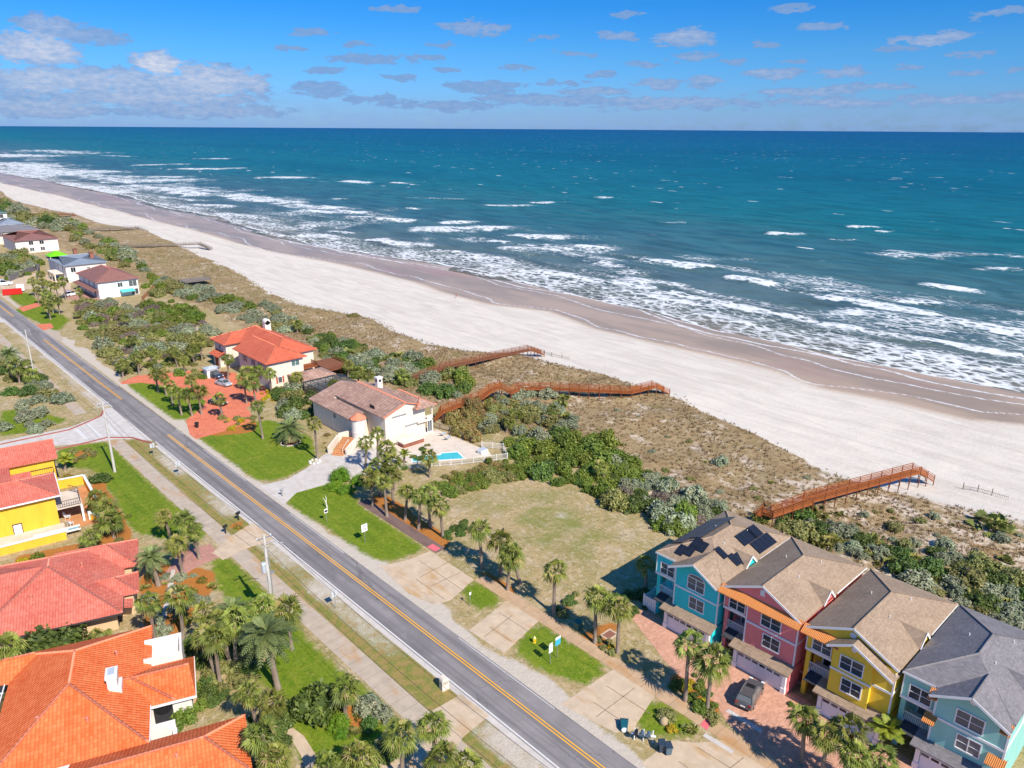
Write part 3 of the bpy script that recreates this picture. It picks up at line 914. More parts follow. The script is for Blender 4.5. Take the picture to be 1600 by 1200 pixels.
# beach
streak = t.noise(t.node('ShaderNodeMapping', {'Vector': t.pos, 'Rotation': (0, 0, R(8)), 'Scale': (1.0, 0.16, 1)}).outputs[0], 0.22, 6, 0.65, 1.2)
sand = t.mix(t.sstep(streak, 0.36, 0.70), (0.67, 0.605, 0.525), (0.555, 0.495, 0.425))
sand = t.mix(t.math('MULTIPLY', t.sstep(t.noise(t.scale(t.pos, (1, 0.3, 1)), 0.7, 6, 0.7, 1.5), 0.55, 0.72), 0.5), sand, (0.47, 0.43, 0.405))
track = t.noise(t.node('ShaderNodeMapping', {'Vector': t.pos, 'Rotation': (0, 0, R(5)), 'Scale': (1.0, 0.05, 1)}).outputs[0], 0.9, 4, 0.6)
sand = t.mix(t.math('MULTIPLY', t.sstep(track, 0.56, 0.68), 0.28), sand, (0.50, 0.46, 0.44))
wet = t.mix(t.sstep(t.noise(t.scale(t.pos, (1, 0.3, 1)), 0.08, 4, 0.6), 0.38, 0.64), (0.310, 0.228, 0.158), (0.430, 0.308, 0.210))
wet = t.mix(t.math('MULTIPLY', t.sstep(t.noise(t.scale(t.pos, (1, 0.25, 1)), 0.035, 3), 0.56, 0.70), 0.6), wet, (0.36, 0.205, 0.160))
c = lot
c = t.mix(t.sstep(t.math('ADD', A('dry'), t.math('MULTIPLY', edge, 0.5)), 0.35, 0.65), c, dune)
c = t.mix(t.sstep(t.math('ADD', A('sandy'), t.math('MULTIPLY', edge, 0.75)), 0.32, 0.80), c, t.mix(nb, (0.44, 0.375, 0.30), (0.62, 0.545, 0.46)))
c = t.mix(t.sstep(t.math('ADD', A('bare'), t.math('MULTIPLY', edge, 0.4)), 0.3, 0.7), c, (0.46, 0.37, 0.29))
c = t.mix(t.sstep(t.math('ADD', A('lawn'), t.math('MULTIPLY', edge, 1.1)), 0.34, 0.74), c, lawn)
c = t.mix(t.sstep(t.math('ADD', A('mulch'), t.math('MULTIPLY', edge, 0.4)), 0.4, 0.62), c, mulch)
sandm = t.sstep(t.math('ADD', A('sand'), t.math('MULTIPLY', edge, 0.7)), 0.34, 0.66)
c = t.mix(sandm, c, sand)
wm = t.sstep(t.math('ADD', A('wet'), t.math('MULTIPLY', t.math('SUBTRACT', n2, 0.5), 0.35)), 0.25, 0.75)
c = t.mix(t.sstep(t.math('ADD', A('wet'), t.math('MULTIPLY', t.math('SUBTRACT', n2, 0.5), 0.3)), 0.02, 0.4), c, t.mix(0.35, (0.54, 0.435, 0.345), sand))
c = t.mix(wm, c, wet)
fm = t.sstep(t.math('ADD', A('foam'), t.math('MULTIPLY', t.math('SUBTRACT', t.noise(t.pos, 0.7, 4, 0.7), 0.5), 1.0)), 0.42, 0.85)
c = t.mix(t.math('MULTIPLY', fm, 0.8), c, (0.80, 0.80, 0.79))
rough = t.mix(wm, (0.95, 0.95, 0.95), (0.34, 0.34, 0.34))
setp(t, col=c, rough=rough, spec=t.math('MULTIPLY_ADD', wm, 0.04, 0.12), normal=bump(t, t.math('ADD', t.math('MULTIPLY', n3, 0.6), n2), t.math('MULTIPLY', t.math('SUBTRACT', 1.0, wm), 0.55), 0.25))
ground = np_mesh('ground', np.stack([X, Y, Z], -1).reshape(-1, 3), quads, m,
                 {'lawn': a_lawn.ravel(), 'mulch': a_mulch.ravel(), 'green': a_green.ravel(), 'sandy': a_sandy.ravel(), 'bare': a_bare.ravel(), 'sand': a_sand.ravel(), 'dry': a_dry.ravel(),
                  'wet': a_wet.ravel(), 'verge': a_verge.ravel(), 'foam': a_foam.ravel()}, smooth=True)
tag(ground, kind='structure')

# ------------------------------------------------------------------ sea
dd = axis([(-9, 130, 0.9, 1.0), (130, 240, 1.4, 3), (240, 460, 4, 9), (460, 2000, 20, 130), (2000, 90000, 400, 9000)])
yy = axis([(-40000, -100, 9000, 60), (-100, 10, 10, 2), (10, 420, 1.0, 1.9), (420, 1300, 2.2, 8), (1300, 4000, 14, 120), (4000, 90000, 400, 9000)])
DD, YY = np.meshgrid(dd, yy, indexing='ij')
XW = along(WATER, YY)
SX = XW + DD
foam = np.zeros(DD.shape)
lift = np.zeros(DD.shape)
sel = (DD < 460) & (YY > 0) & (YY < 3600)


def strokes(ox, oy, k, lst):
    return [(ox + a / k, oy + b / k, ox + c_ / k, oy + d / k, h / k, s) for a, b, c_, d, h, s in lst]


BREAKERS = strokes(100, 220, 2.667, [
    (0, 140, 150, 132, 9, .9), (110, 128, 180, 130, 7, 1), (190, 148, 300, 150, 6, .7), (180, 62, 280, 66, 2, .7), (315, 102, 480, 98, 4, .75), (515, 118, 640, 118, 5, 1), (280, 170, 480, 165, 11, .95),
    (400, 152, 440, 152, 7, 1), (0, 180, 220, 218, 9, 1), (290, 190, 440, 205, 12, .9), (470, 200, 560, 225, 12, .95), (320, 230, 440, 240, 8, .7), (555, 270, 680, 275, 9, .9), (640, 215, 740, 212, 4, .5),
    (720, 228, 850, 250, 11, .95), (740, 245, 940, 258, 9, 1), (870, 154, 980, 154, 6, 1), (960, 270, 1150, 285, 11, .95), (1000, 295, 1230, 300, 11, .9), (1230, 320, 1430, 335, 9, 1), (640, 305, 840, 325, 8, .85),
    (480, 245, 560, 250, 7, .7), (400, 260, 560, 290, 8, .6), (700, 330, 900, 370, 9, .65), (820, 380, 900, 400, 6, .8), (1010, 355, 1070, 357, 7, 1), (1300, 415, 1480, 440, 12, 1), (980, 395, 1150, 410, 14, .85), (1490, 370, 1600, 375, 14, 1),
    (690, 115, 740, 115, 3, .8), (1190, 170, 1240, 175, 5, 1), (1120, 245, 1160, 246, 4, .8), (1440, 282, 1480, 284, 4, .9), (1380, 175, 1420, 178, 3, .9), (620, 75, 640, 75, 4, .9), (900, 330, 1000, 345, 8, .5), (1120, 380, 1170, 385, 9, .9)]) \
    + strokes(600, 300, 2.667, [
    (440, 58, 590, 60, 6, 1), (620, 45, 670, 46, 5, .9), (680, 42, 760, 42, 3, .5), (110, 24, 330, 30, 5, .45), (110, 68, 145, 70, 4, .9), (0, 115, 100, 120, 8, 1), (285, 128, 355, 128, 9, 1.1), (155, 155, 480, 152, 14, 1.05), (480, 152, 515, 152, 5, .9),
    (0, 210, 150, 225, 9, 1), (220, 248, 310, 255, 8, 1), (320, 262, 500, 285, 14, .9), (440, 205, 500, 212, 7, .8), (500, 210, 620, 225, 9, .6), (560, 185, 715, 190, 12, 1.1), (560, 235, 720, 240, 16, .95), (820, 230, 900, 238, 10, 1.1),
    (760, 260, 900, 280, 18, .5), (950, 260, 1080, 275, 10, .5), (1090, 288, 1340, 315, 12, 1.1), (1270, 300, 1340, 312, 9, .8), (430, 310, 700, 345, 14, .95), (650, 335, 900, 375, 16, 1), (850, 365, 1100, 405, 16, .95), (900, 300, 1050, 340, 26, .5), (1030, 375, 1200, 390, 28, .9),
    (1450, 362, 1600, 385, 10, 1.1), (1000, 420, 1350, 480, 16, .85), (1180, 420, 1600, 505, 14, 1), (1180, 128, 1230, 128, 6, .6), (900, 22, 930, 24, 4, .8), (340, 330, 480, 350, 14, .7)]) \
    + strokes(1100, 350, 3.2, [
    (345, 50, 435, 55, 8, 1.1), (450, 50, 490, 52, 5, .9), (760, 15, 840, 18, 7, 1), (870, 36, 930, 38, 4, .8), (640, 75, 760, 80, 6, .5), (940, 150, 1180, 160, 24, .62), (1200, 150, 1480, 160, 14, .6), (1550, 170, 1600, 170, 9, .8), (1400, 225, 1600, 230, 12, .5),
    (140, 270, 350, 300, 14, 1.05), (380, 325, 560, 360, 10, .6), (570, 330, 780, 340, 20, .75), (620, 370, 900, 410, 22, 1), (850, 405, 1130, 450, 20, 1), (900, 370, 1150, 400, 26, .7), (750, 450, 1150, 485, 40, .65), (1130, 315, 1350, 340, 14, 1.1), (1250, 490, 1600, 550, 24, 1),
    (1150, 530, 1350, 560, 30, .5), (1500, 500, 1600, 505, 26, .8), (0, 380, 120, 400, 16, 1), (100, 410, 500, 480, 18, 1), (500, 480, 640, 520, 12, .8), (600, 510, 1000, 570, 20, 1.05), (1000, 570, 1560, 660, 18, 1), (1150, 470, 1450, 470, 12, .5), (0, 460, 200, 500, 16, .8), (700, 590, 1100, 650, 30, .62), (1000, 650, 1600, 720, 24, .62)]) \
    + [(0, 242, 60, 244, 2.5, .9), (0, 256, 50, 260, 4, 1), (40, 262, 110, 272, 4, .95), (0, 268, 60, 276, 4, .9), (60, 235, 140, 240, 2, .7), (120, 270, 200, 285, 3, .8)]
for a, b, c_, d, h, s in BREAKERS:
    x1, y1 = G(a, b, -2.3)
    x2, y2 = G(c_, d, -2.3)
    xm, ym = G((a + c_) / 2, (b + d) / 2 + h, -2.3)
    xn, yn = G((a + c_) / 2, (b + d) / 2 - h, -2.3)
    r = max(0.36 * math.hypot(xm - xn, ym - yn), 1.6)
    k = sel & (np.abs(YY - (y1 + y2) / 2) < abs(y1 - y2) / 2 + r * 3) & (np.abs(SX - (x1 + x2) / 2) < abs(x1 - x2) / 2 + r * 3)
    wob = (vnoise(SX[k], YY[k], 9, 41) - .5) * r * 0.9
    cp = capsule(x1, y1, x2, y2, r * 1.45, SX[k] + wob, YY[k])
    rag = .55 + .75 * vnoise(SX[k], YY[k] * .6, 5, 42) * (.5 + vnoise(SX[k], YY[k], 14, 43))
    foam[k] = np.maximum(foam[k], np.clip(cp * 1.35 * rag * s, 0, 1))
    lift[k] = np.maximum(lift[k], capsule(x1 + 1.5, y1, x2 + 1.5, y2, r * 1.8 + 2.0, SX[k], YY[k]) * s * min(1.0, 0.3 + r * .2))
edge_ = DD + (vnoise(SX, YY, 22, 44) - .5) * 14
swash = smooth(DD, -2, 2) * (1 - smooth(edge_, 14, 46))
outer = smooth(edge_, 20, 45) * (1 - smooth(edge_, 95, 170))
patch = smooth(vnoise(SX, YY, 34, 47) * .6 + vnoise(SX, YY * .5, 12, 48) * .4, 0.42, 0.72)
foam = np.maximum(foam, swash * (0.58 + 0.24 * patch) * (YY < 3000))
foam = np.maximum(foam, outer * 0.60 * patch * (YY < 3000))
foam = np.maximum(foam, np.clip(1.25 - np.abs(DD + (vnoise(DD * 0, YY, 18, 49) - .5) * 5 - 1.5) / 1.8, 0, 1) * (YY < 3000))
swell = 0.32 * np.sin((DD + (vnoise(SX, YY, 60, 50) - .5) * 40) / 4.6) * smooth(DD, 10, 60) * (1 - smooth(DD, 260, 420)) * (.4 + vnoise(SX, YY, 40, 51)) * (YY < 1200)
SZ = -2.5 + swell + lift * 1.1
ni, nj = DD.shape
idx = np.arange(ni * nj).reshape(ni, nj)
quads = np.stack([idx[:-1, :-1], idx[1:, :-1], idx[1:, 1:], idx[:-1, 1:]], -1).reshape(-1, 4)
m, t = newmat('sea water')
ld = A('offshore')
var = t.noise(t.scale(t.pos, (0.006, 0.0022, 1)), 1.0, 5, 0.6)  # broad water tone patches, with cloud shadows painted in as colour
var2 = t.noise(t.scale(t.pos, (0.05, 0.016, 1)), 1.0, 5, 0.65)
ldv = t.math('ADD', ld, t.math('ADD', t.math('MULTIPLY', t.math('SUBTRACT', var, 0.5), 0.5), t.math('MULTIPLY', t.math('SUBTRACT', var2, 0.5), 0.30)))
water = t.ramp(t.map(ldv, 0.9, 4.4), [(0.0, (0.225, 0.185, 0.135)), (0.12, (0.155, 0.165, 0.135)), (0.25, (0.095, 0.155, 0.165)), (0.36, (0.052, 0.150, 0.170)), (0.46, (0.008, 0.140, 0.165)),
                                          (0.60, (0.001, 0.118, 0.172)), (0.74, (0.0, 0.092, 0.180)), (0.9, (0.0, 0.075, 0.19)), (1.0, (0.0, 0.068, 0.19))])
water = t.mix(t.math('MULTIPLY', t.sstep(t.noise(t.scale(t.pos, (0.22, 0.045, 1)), 1.0, 4, 0.6), 0.48, 0.66), t.map(ld, 1.0, 2.6, 0.75, 0.1)), water, (0.085, 0.115, 0.065))
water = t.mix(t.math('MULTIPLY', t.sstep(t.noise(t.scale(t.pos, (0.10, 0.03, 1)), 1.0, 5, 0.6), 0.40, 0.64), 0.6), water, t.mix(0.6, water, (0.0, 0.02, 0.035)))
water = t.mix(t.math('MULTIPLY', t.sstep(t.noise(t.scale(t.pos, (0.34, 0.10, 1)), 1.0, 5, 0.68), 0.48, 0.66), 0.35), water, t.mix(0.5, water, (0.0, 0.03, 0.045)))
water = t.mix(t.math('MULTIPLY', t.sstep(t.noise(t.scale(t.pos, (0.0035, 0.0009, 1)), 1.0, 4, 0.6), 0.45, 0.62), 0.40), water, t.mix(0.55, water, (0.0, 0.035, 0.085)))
w1 = t.node('ShaderNodeTexVoronoi', {'Vector': t.vmath('ADD', t.scale(t.pos, (0.36, 0.20, 1)), t.vmath('MULTIPLY', t.node('ShaderNodeTexNoise', {'Vector': t.pos, 'Scale': 0.22, 'Detail': 3.0}).outputs['Color'], (1.6, 1.6, 0))), 'Scale': 1.0}, feature='DISTANCE_TO_EDGE').outputs[0]
lace = t.math('SUBTRACT', 1.0, t.math('MULTIPLY', w1, 3.2), clamp=True)
fn = t.noise(t.scale(t.pos, (1, 0.55, 1)), 0.55, 6, 0.7, 0.8)
fbig = t.noise(t.scale(t.pos, (1, 0.45, 1)), 0.12, 4, 0.6)
fd = A('foam')
fa = t.math('ADD', fd, t.math('ADD', t.math('MULTIPLY', t.math('SUBTRACT', lace, 0.62), 0.60), t.math('ADD', t.math('MULTIPLY', t.math('SUBTRACT', fn, 0.5), 1.35), t.math('MULTIPLY', t.math('SUBTRACT', fbig, 0.5), 0.9))))
fa = t.math('MULTIPLY', t.sstep(fa, 0.42, 1.08), t.sstep(fd, 0.02, 0.22))
cap = t.noise(t.scale(t.pos, (0.10, 0.035, 1)), 1.0, 2, 0.5)
capg = t.noise(t.pos, 0.006, 3)
caps = t.math('MULTIPLY', t.sstep(t.math('ADD', cap, t.math('MULTIPLY', capg, 0.16)), 0.80, 0.84), t.math('GREATER_THAN', ld, 2.2))
caps = t.math('MULTIPLY', caps, 0.85)
foamc = t.mix(fn, (0.56, 0.60, 0.64), (0.84, 0.84, 0.83))
fall = t.math('MAXIMUM', t.math('MULTIPLY', fa, 0.95), caps)
c = t.mix(fall, water, foamc)
wv = t.math('ADD', t.math('MULTIPLY', t.noise(t.scale(t.pos, (0.30, 0.085, 1)), 1.0, 5, 0.62, 0.4), 1.2), t.math('MULTIPLY', t.noise(t.scale(t.pos, (1.2, 0.5, 1)), 1.0, 4, 0.6), 0.35))
nrm = t.node('ShaderNodeBump', {'Height': wv, 'Strength': 0.55, 'Distance': 1.0}).outputs[0]
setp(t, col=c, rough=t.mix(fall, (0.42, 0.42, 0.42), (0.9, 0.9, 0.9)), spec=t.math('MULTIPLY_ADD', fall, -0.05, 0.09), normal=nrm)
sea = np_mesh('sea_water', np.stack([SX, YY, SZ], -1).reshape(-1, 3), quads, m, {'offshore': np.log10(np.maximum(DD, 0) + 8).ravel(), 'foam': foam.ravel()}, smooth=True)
tag(sea, kind='structure')


# ------------------------------------------------------------------ road, streets, walks, drives (thin sheets over the ground)
def sheet(name, pts, mat, z, th=0.05, kind='structure'):
    b = MB()
    a = sum(pts[i][0] * pts[(i + 1) % len(pts)][1] - pts[(i + 1) % len(pts)][0] * pts[i][1] for i in range(len(pts)))
    if a < 0:
        pts = pts[::-1]
    b.slab([(x, y, z) for x, y in pts], th)
    o = b.build(name, mat)
    return tag(o, kind=kind)


def road_x(y):
    return 45.45 - 0.005 * y if y < 300 else 43.95 - 0.006 * (y - 300)


def strip(name, f, ys, o0, o1, mat, z, gaps=(), join=None):
    b = MB() if join is None else join
    for a, c_ in zip(ys[:-1], ys[1:]):
        if any(g0 <= (a + c_) / 2 <= g1 for g0, g1 in gaps):
            continue
        b.slab([(f(a) + o0, a, z), (f(a) + o1, a, z), (f(c_) + o1, c_, z), (f(c_) + o0, c_, z)], 0.04)
    return tag(b.build(name, mat), kind='structure') if join is None else b


ys = list(range(-60, 300, 6)) + list(range(300, 1500, 30))
strip('road', road_x, ys, -3.35, 2.45, MAT['asphalt'], 0.024)
ysf = [y * 2.0 for y in range(-30, 300)]
b = MB()
strip('x', road_x, ysf, -0.30, -0.16, None, 0.030, [(148, 175), (244, 281)], b)
strip('x', road_x, ysf, 0.04, 0.18, None, 0.030, [(148, 175), (244, 281)], b)
tag(b.build('road_centre_line', MAT['line_yellow']), kind='structure')
strip('road_edge_line', road_x, ysf, -3.22, -3.04, MAT['line_white'], 0.030, [(146, 172), (281, 310)])
b = MB()
strip('x', road_x, ysf, 2.16, 2.30, None, 0.030, [(60, 86), (30, 44), (102, 118), (136, 146), (150, 185)], b)
tag(b.build('road_edge_line_seaward', MAT['line_faint']), kind='structure')
strip('road_shoulder', road_x, ys, -4.0, -3.35, MAT['drive_white'], 0.016, [(146, 172)])


def sw_left(y):
    return 35.9 + 0.0 * y


ysw = [y for y in range(-40, 154, 4)]
strip('sidewalk', lambda y: 34.95 + (0.0 if y < 110 else -0.006 * (y - 110)), ysw, 0, 2.5, MAT['walk_left'], 0.020)
strip('sidewalk_north', lambda y: 34.2, [y for y in range(172, 290, 4)], 0, 2.2, MAT['walk_left'], 0.020)
strip('footpath_seaward', lambda y: 56.75, [y for y in range(-40, 70, 3)], 0, 1.8, MAT['walk_right'], 0.020)
strip('footpath_shaded', lambda y: 57.0, [y for y in range(77, 99, 3)], 0, 1.9, MAT['walk_shaded'], 0.018)
sheet('tactile_pad', W([(667, 855), (676, 850), (688, 857), (680, 862)]), MAT['pinkpaint'], 0.028)
sheet('tactile_pad_south', W([(1094, 1133), (1104, 1120), (1114, 1127), (1104, 1141)]), MAT['pinkpaint'], 0.028)

# concrete aprons on the seaward side with their joints
def apron(name, poly, mat, joints=()):
    o = sheet(name, poly, mat, 0.022)
    if joints:
        b = MB()
        for (ax, ay), (cx, cy) in joints:
            p, q = G(ax, ay), G(cx, cy)
            b.bar((p[0], p[1], 0.024), (q[0], q[1], 0.024), 0.09, 0.012)
        tag(b.build(name + '_joint', MAT['joint']), kind='structure')
    return o


apron('driveway_lot', [(48.3, 71.5), (49.2, 67.4), (51.5, 66.6), (56.75, 68.2), (56.75, 78.0), (53.0, 78.2), (49.2, 79.5)], MAT['drive'],
      [((655, 876), (727, 925)), ((650, 905), (695, 937)), ((705, 876), (655, 903)), ((755, 893), (700, 930)) if False else ((722, 893), (672, 917))])
apron('driveway_middle', [(49.2, 60.2), (49.5, 54.2), (56.75, 55.8), (56.75, 61.6)], MAT['drive'], [((765, 980), (800, 1003)), ((780, 957), (830, 990)), ((800, 962), (757, 995))])
apron('driveway_teal', [(48.4, 44.0), (49.6, 37.5), (51.4, 36.6), (56.75, 38.0), (56.75, 43.8)], MAT['drive'], [((948, 1072), (1015, 1115)), ((927, 1097), (980, 1133)), ((992, 1075), (932, 1120))])
apron('driveway_pink', [(48.4, 33.3), (49.2, 13), (56.75, 13), (56.75, 29.6), (54.5, 31.2), (53.0, 33.0), (50.0, 33.2)], MAT['drive'], [((1090, 1168), (1180, 1225)), ((1060, 1190), (1120, 1230)), ((1162, 1184), (1122, 1215))])
sheet('driveway_spanish', [(47.9, 114.5), (52.6, 113.6), (57.5, 115.5), (62.5, 118.6), (66.5, 119.5), (73.4, 118.5), (73.4, 108.0), (65.0, 105.5), (57.0, 107.3), (51.4, 107.9), (47.9, 105.4)], MAT['drive_white'], 0.022)
sheet('forecourt_pavers', [(58.55, -20), (67.7, -20), (68.6, 48.6), (66.0, 48.7), (62.2, 40.5), (60.9, 36.4), (60.8, 33.0), (59.2, 30.6), (58.55, 28.0)], MAT['paver_salmon'], 0.020)
b = MB()
for q0, q1 in (((1136, 1110), (1190, 1143)), ((1100, 1148), (1145, 1176))):
    p, q = G(*q0), G(*q1)
    b.bar((p[0], p[1], 0.024), (q[0], q[1], 0.024), 0.55, 0.03)
tag(b.build('trench_drain', MAT['concrete_grey']), kind='structure')
sheet('driveway_red', [(48.0, 188.8), (52.5, 191.5), (58.5, 189.0), (60.5, 180), (63, 170), (62.5, 158), (62.6, 150.5), (60.9, 144.4), (55.3, 142.6), (47.9, 142.0), (47.9, 145.2), (50.2, 153.3), (55.5, 158.6),
                       (58.0, 162.0), (58.0, 172.0), (55.0, 180.0), (51.5, 185.5), (48.0, 187.0)], MAT['paver_red'], 0.022)
sheet('driveway_red_court', [(58.0, 189), (66.5, 186), (71.5, 178), (72.0, 160), (68, 155), (62.5, 152), (62, 170), (60.0, 180)], MAT['paver_red'], 0.027)
# side street by the yellow house
sheet('side_street', [(-60, 168.5), (-60, 160.0), (18.3, 159.6), (27, 156.6), (32.9, 153.6), (36.3, 152.6), (38.6, 150.5), (41.9, 146.2), (42.0, 171.5), (39.8, 172.2), (38.2, 168.4), (31.5, 165.3), (19.5, 166.3)], MAT['concrete_grey'], 0.021)
for nm, pts in (('kerb_north', [(0, 695), (108, 672), (132, 662), (158, 650), (163, 640)]), ('kerb_south', [(237, 693), (205, 684), (168, 684), (140, 691), (100, 700), (80, 704)])):
    b = MB()
    ww = [G(*q) for q in pts]
    for p, q in zip(ww[:-1], ww[1:]):
        b.bar((p[0], p[1], 0.07), (q[0], q[1], 0.07), 0.35, 0.16)
    tag(b.build(nm, MAT['kerb_red']), kind='structure')
b = MB()
for q0, q1, w_ in (((137, 662), (157, 682), .4), ((166, 663), (182, 679), .4), ((119, 671), (135, 685), .75)):
    p, q = G(*q0), G(*q1)
    b.bar((p[0], p[1], 0.024), (q[0], q[1], 0.024), w_, 0.012)
tag(b.build('crossing_marking', MAT['line_white']), kind='structure')
sheet('side_street_north', [(-40, 292), (-40, 283), (33, 279), (38, 277), (41.9, 272), (41.9, 312), (39, 304), (36, 298)], MAT['concrete_grey'], 0.021)
# left-hand drives and paths
sheet('driveway_rose_path', W([(280, 862), (328, 850), (345, 868), (300, 890), (262, 918), (250, 905), (270, 880)]), MAT['paver_rose'], 0.018)
sheet('driveway_west', W([(332, 864), (360, 838), (398, 815), (432, 842), (385, 857), (348, 875)]), MAT['drive'], 0.022)
sheet('garden_walk', W([(268, 890), (274, 890), (268, 935), (250, 1000), (243, 1000), (258, 935)]), MAT['drive_white'], 0.020)
sheet('driveway_southwest', W([(668, 1115), (720, 1085), (765, 1118), (725, 1150), (690, 1200), (700, 1260), (560, 1260), (600, 1190), (640, 1140)]), MAT['drive'], 0.0235)
sheet('garden_path', W([(436, 1130), (445, 1128), (475, 1150), (497, 1185), (505, 1215), (480, 1215), (470, 1180), (455, 1155)]), MAT['drive'], 0.022)
sheet('garden_path_upper', W([(330, 1070), (380, 1062), (372, 1068), (340, 1076), (300, 1100), (300, 1092)]), MAT['drive'], 0.022)
for nm, p in (('driveway_far', [(50, 508), (80, 505), (84, 512), (58, 519)]), ('driveway_farther', [(28, 481), (62, 472), (66, 477), (36, 487)])):
    sheet(nm, W(p), MAT['paver_red'], 0.022)
# ------------------------------------------------------------------ houses
ZUP = Vector((0, 0, 1))


def face(o, p):
    """Frame on a wall: x along it, y straight out of it, z up, origin at p."""
    o = Vector(o).normalized()
    x = o.cross(ZUP)
    m_ = Matrix((x, o, ZUP)).transposed().to_4x4()
    m_.translation = p
    return m_


FRONT, SOUTH, NORTH, SEAWARD = (-1, 0, 0), (0, -1, 0), (0, 1, 0), (1, 0, 0)


def window(par, o, p, w, h, cols=2, rows=2, fm=None, gm=None, b=0.11, arch=False, name='window', shutters=None):
    F = face(o, p)
    fm, gm = fm or MAT['white'], gm or MAT['glass']
    f = MB(F)
    d = 0.09
    f.box(-w / 2 - b, -w / 2, -.02, d, -h / 2 - b, h / 2 + b)
    f.box(w / 2, w / 2 + b, -.02, d, -h / 2 - b, h / 2 + b)
    f.box(-w / 2, w / 2, -.02, d, h / 2, h / 2 + b)
    f.box(-w / 2, w / 2, -.02, d + .03, -h / 2 - b * 1.2, -h / 2)
    for i in range(1, cols):
        x = -w / 2 + w * i / cols
        f.box(x - .045, x + .045, -.02, d - .01, -h / 2, h / 2)
    for j in range(1, rows):
        z = -h / 2 + h * j / rows
        for i in range(cols):
            a0, a1 = -w / 2 + w * i / cols + (.045 if i else 0), -w / 2 + w * (i + 1) / cols - (.045 if i < cols - 1 else 0)
            f.box(a0, a1, -.02, d - .02, z - .025, z + .025)
    g = MB(F)
    g.box(-w / 2, w / 2, -.01, .035, -h / 2, h / 2)
    if arch:
        n = 10
        pts = [(w / 2 * math.cos(math.pi * k / n), h / 2 + .1 + w * .2 * math.sin(math.pi * k / n)) for k in range(n + 1)]
        g.add([(x, .05, z) for x, z in pts] + [(x, -.02, z) for x, z in pts], [tuple(range(n + 1))])
        for (x0, z0), (x1, z1) in zip(pts[:-1], pts[1:]):
            f.bar((x0, .03, z0 + .03), (x1, .03, z1 + .03), .14, .09)
    wo_ = f.build(name, fm, par)
    g.build('pane', gm, wo_)
    if shutters:
        for s in (-1, 1):
            q = MB(F)
            q.box(*sorted((s * (w / 2 + b + .03), s * (w / 2 + b + w * .48))), -.02, .06, -h / 2 - .1, h / 2 + .1)
            q.build('shutter', shutters, wo_)
    return wo_


def hip(mb, x0, x1, y0, y1, ze, zr, axis='x', i0=None, i1=None, th=.16):
    """Hip (or gable where the inset is 0) roof over a rectangle; returns its ridge and hip lines."""
    if axis == 'x':
        c = (y0 + y1) / 2
        i0 = (y1 - y0) / 2 if i0 is None else i0
        i1 = (y1 - y0) / 2 if i1 is None else i1
        a, b = (x0 + i0, c, zr), (x1 - i1, c, zr)
    else:
        c = (x0 + x1) / 2
        i0 = (x1 - x0) / 2 if i0 is None else i0
        i1 = (x1 - x0) / 2 if i1 is None else i1
        a, b = (c, y0 + i0, zr), (c, y1 - i1, zr)
    p = [(x0, y0, ze), (x1, y0, ze), (x1, y1, ze), (x0, y1, ze)]
    if axis == 'x':
        mb.slab([p[0], p[1], b, a], th).slab([p[2], p[3], a, b], th)
        if i0 > 0.01:
            mb.slab([p[3], p[0], a], th)
        if i1 > 0.01:
            mb.slab([p[1], p[2], b], th)
        lines = [(a, b), (a, p[0]), (a, p[3]), (b, p[1]), (b, p[2])]
    else:
        mb.slab([p[1], p[2], b, a], th).slab([p[3], p[0], a, b], th)
        if i0 > 0.01:
            mb.slab([p[0], p[1], a], th)
        if i1 > 0.01:
            mb.slab([p[2], p[3], b], th)
        lines = [(a, b), (a, p[0]), (a, p[1]), (b, p[2]), (b, p[3])]
    return lines


def caps(lines, mat, par, r=.11, name='ridge_cap'):
    b = MB()
    for p, q in lines:
        p, q = Vector(p), Vector(q)
        n = max(2, int((q - p).length / .45))
        pts, rr = [], []
        for k in range(n):
            pts += [p.lerp(q, k / n) + ZUP * .02, p.lerp(q, (k + .98) / n) + ZUP * .02]
            rr += [r * 1.12, r * .88]
        b.tube(pts, rr, 6)
    return b.build(name, mat, par, smooth=True)


def railing(par, pts, mat, h=1.0, step=.14, r=.018, name='railing'):
    b = MB()
    for p, q in zip(pts[:-1], pts[1:]):
        p, q = Vector(p), Vector(q)
        b.bar(p + ZUP * h, q + ZUP * h, .07, .06)
        b.bar(p + ZUP * .1, q + ZUP * .1, .05, .05)
        n = max(1, int((q - p).length / step))
        for k in range(n + 1):
            c_ = p.lerp(q, k / n)
            b.bar(c_ + ZUP * .1, c_ + ZUP * h, r * 2, r * 2)
    return b.build(name, mat, par)


def panel(par, o, u, v, a, b, w, h):
    """A row of solar panels lying on a roof slope: o eave corner, u along the eave, v up the slope."""
    o, u, v = Vector(o), Vector(u).normalized(), Vector(v).normalized()
    n = u.cross(v)
    if n.z < 0:
        n = -n
    P = [o + u * a + v * b, o + u * (a + w) + v * b, o + u * (a + w) + v * (b + h), o + u * a + v * (b + h)]
    m_ = MB()
    vs = [tuple(p + n * .16) for p in P] + [tuple(p + n * .11) for p in P]
    m_.add(vs, [(0, 1, 2, 3), (7, 6, 5, 4), (0, 4, 5, 1), (1, 5, 6, 2), (2, 6, 7, 3), (3, 7, 4, 0)])
    m_.build('solar_panel', MAT['solar'], par)


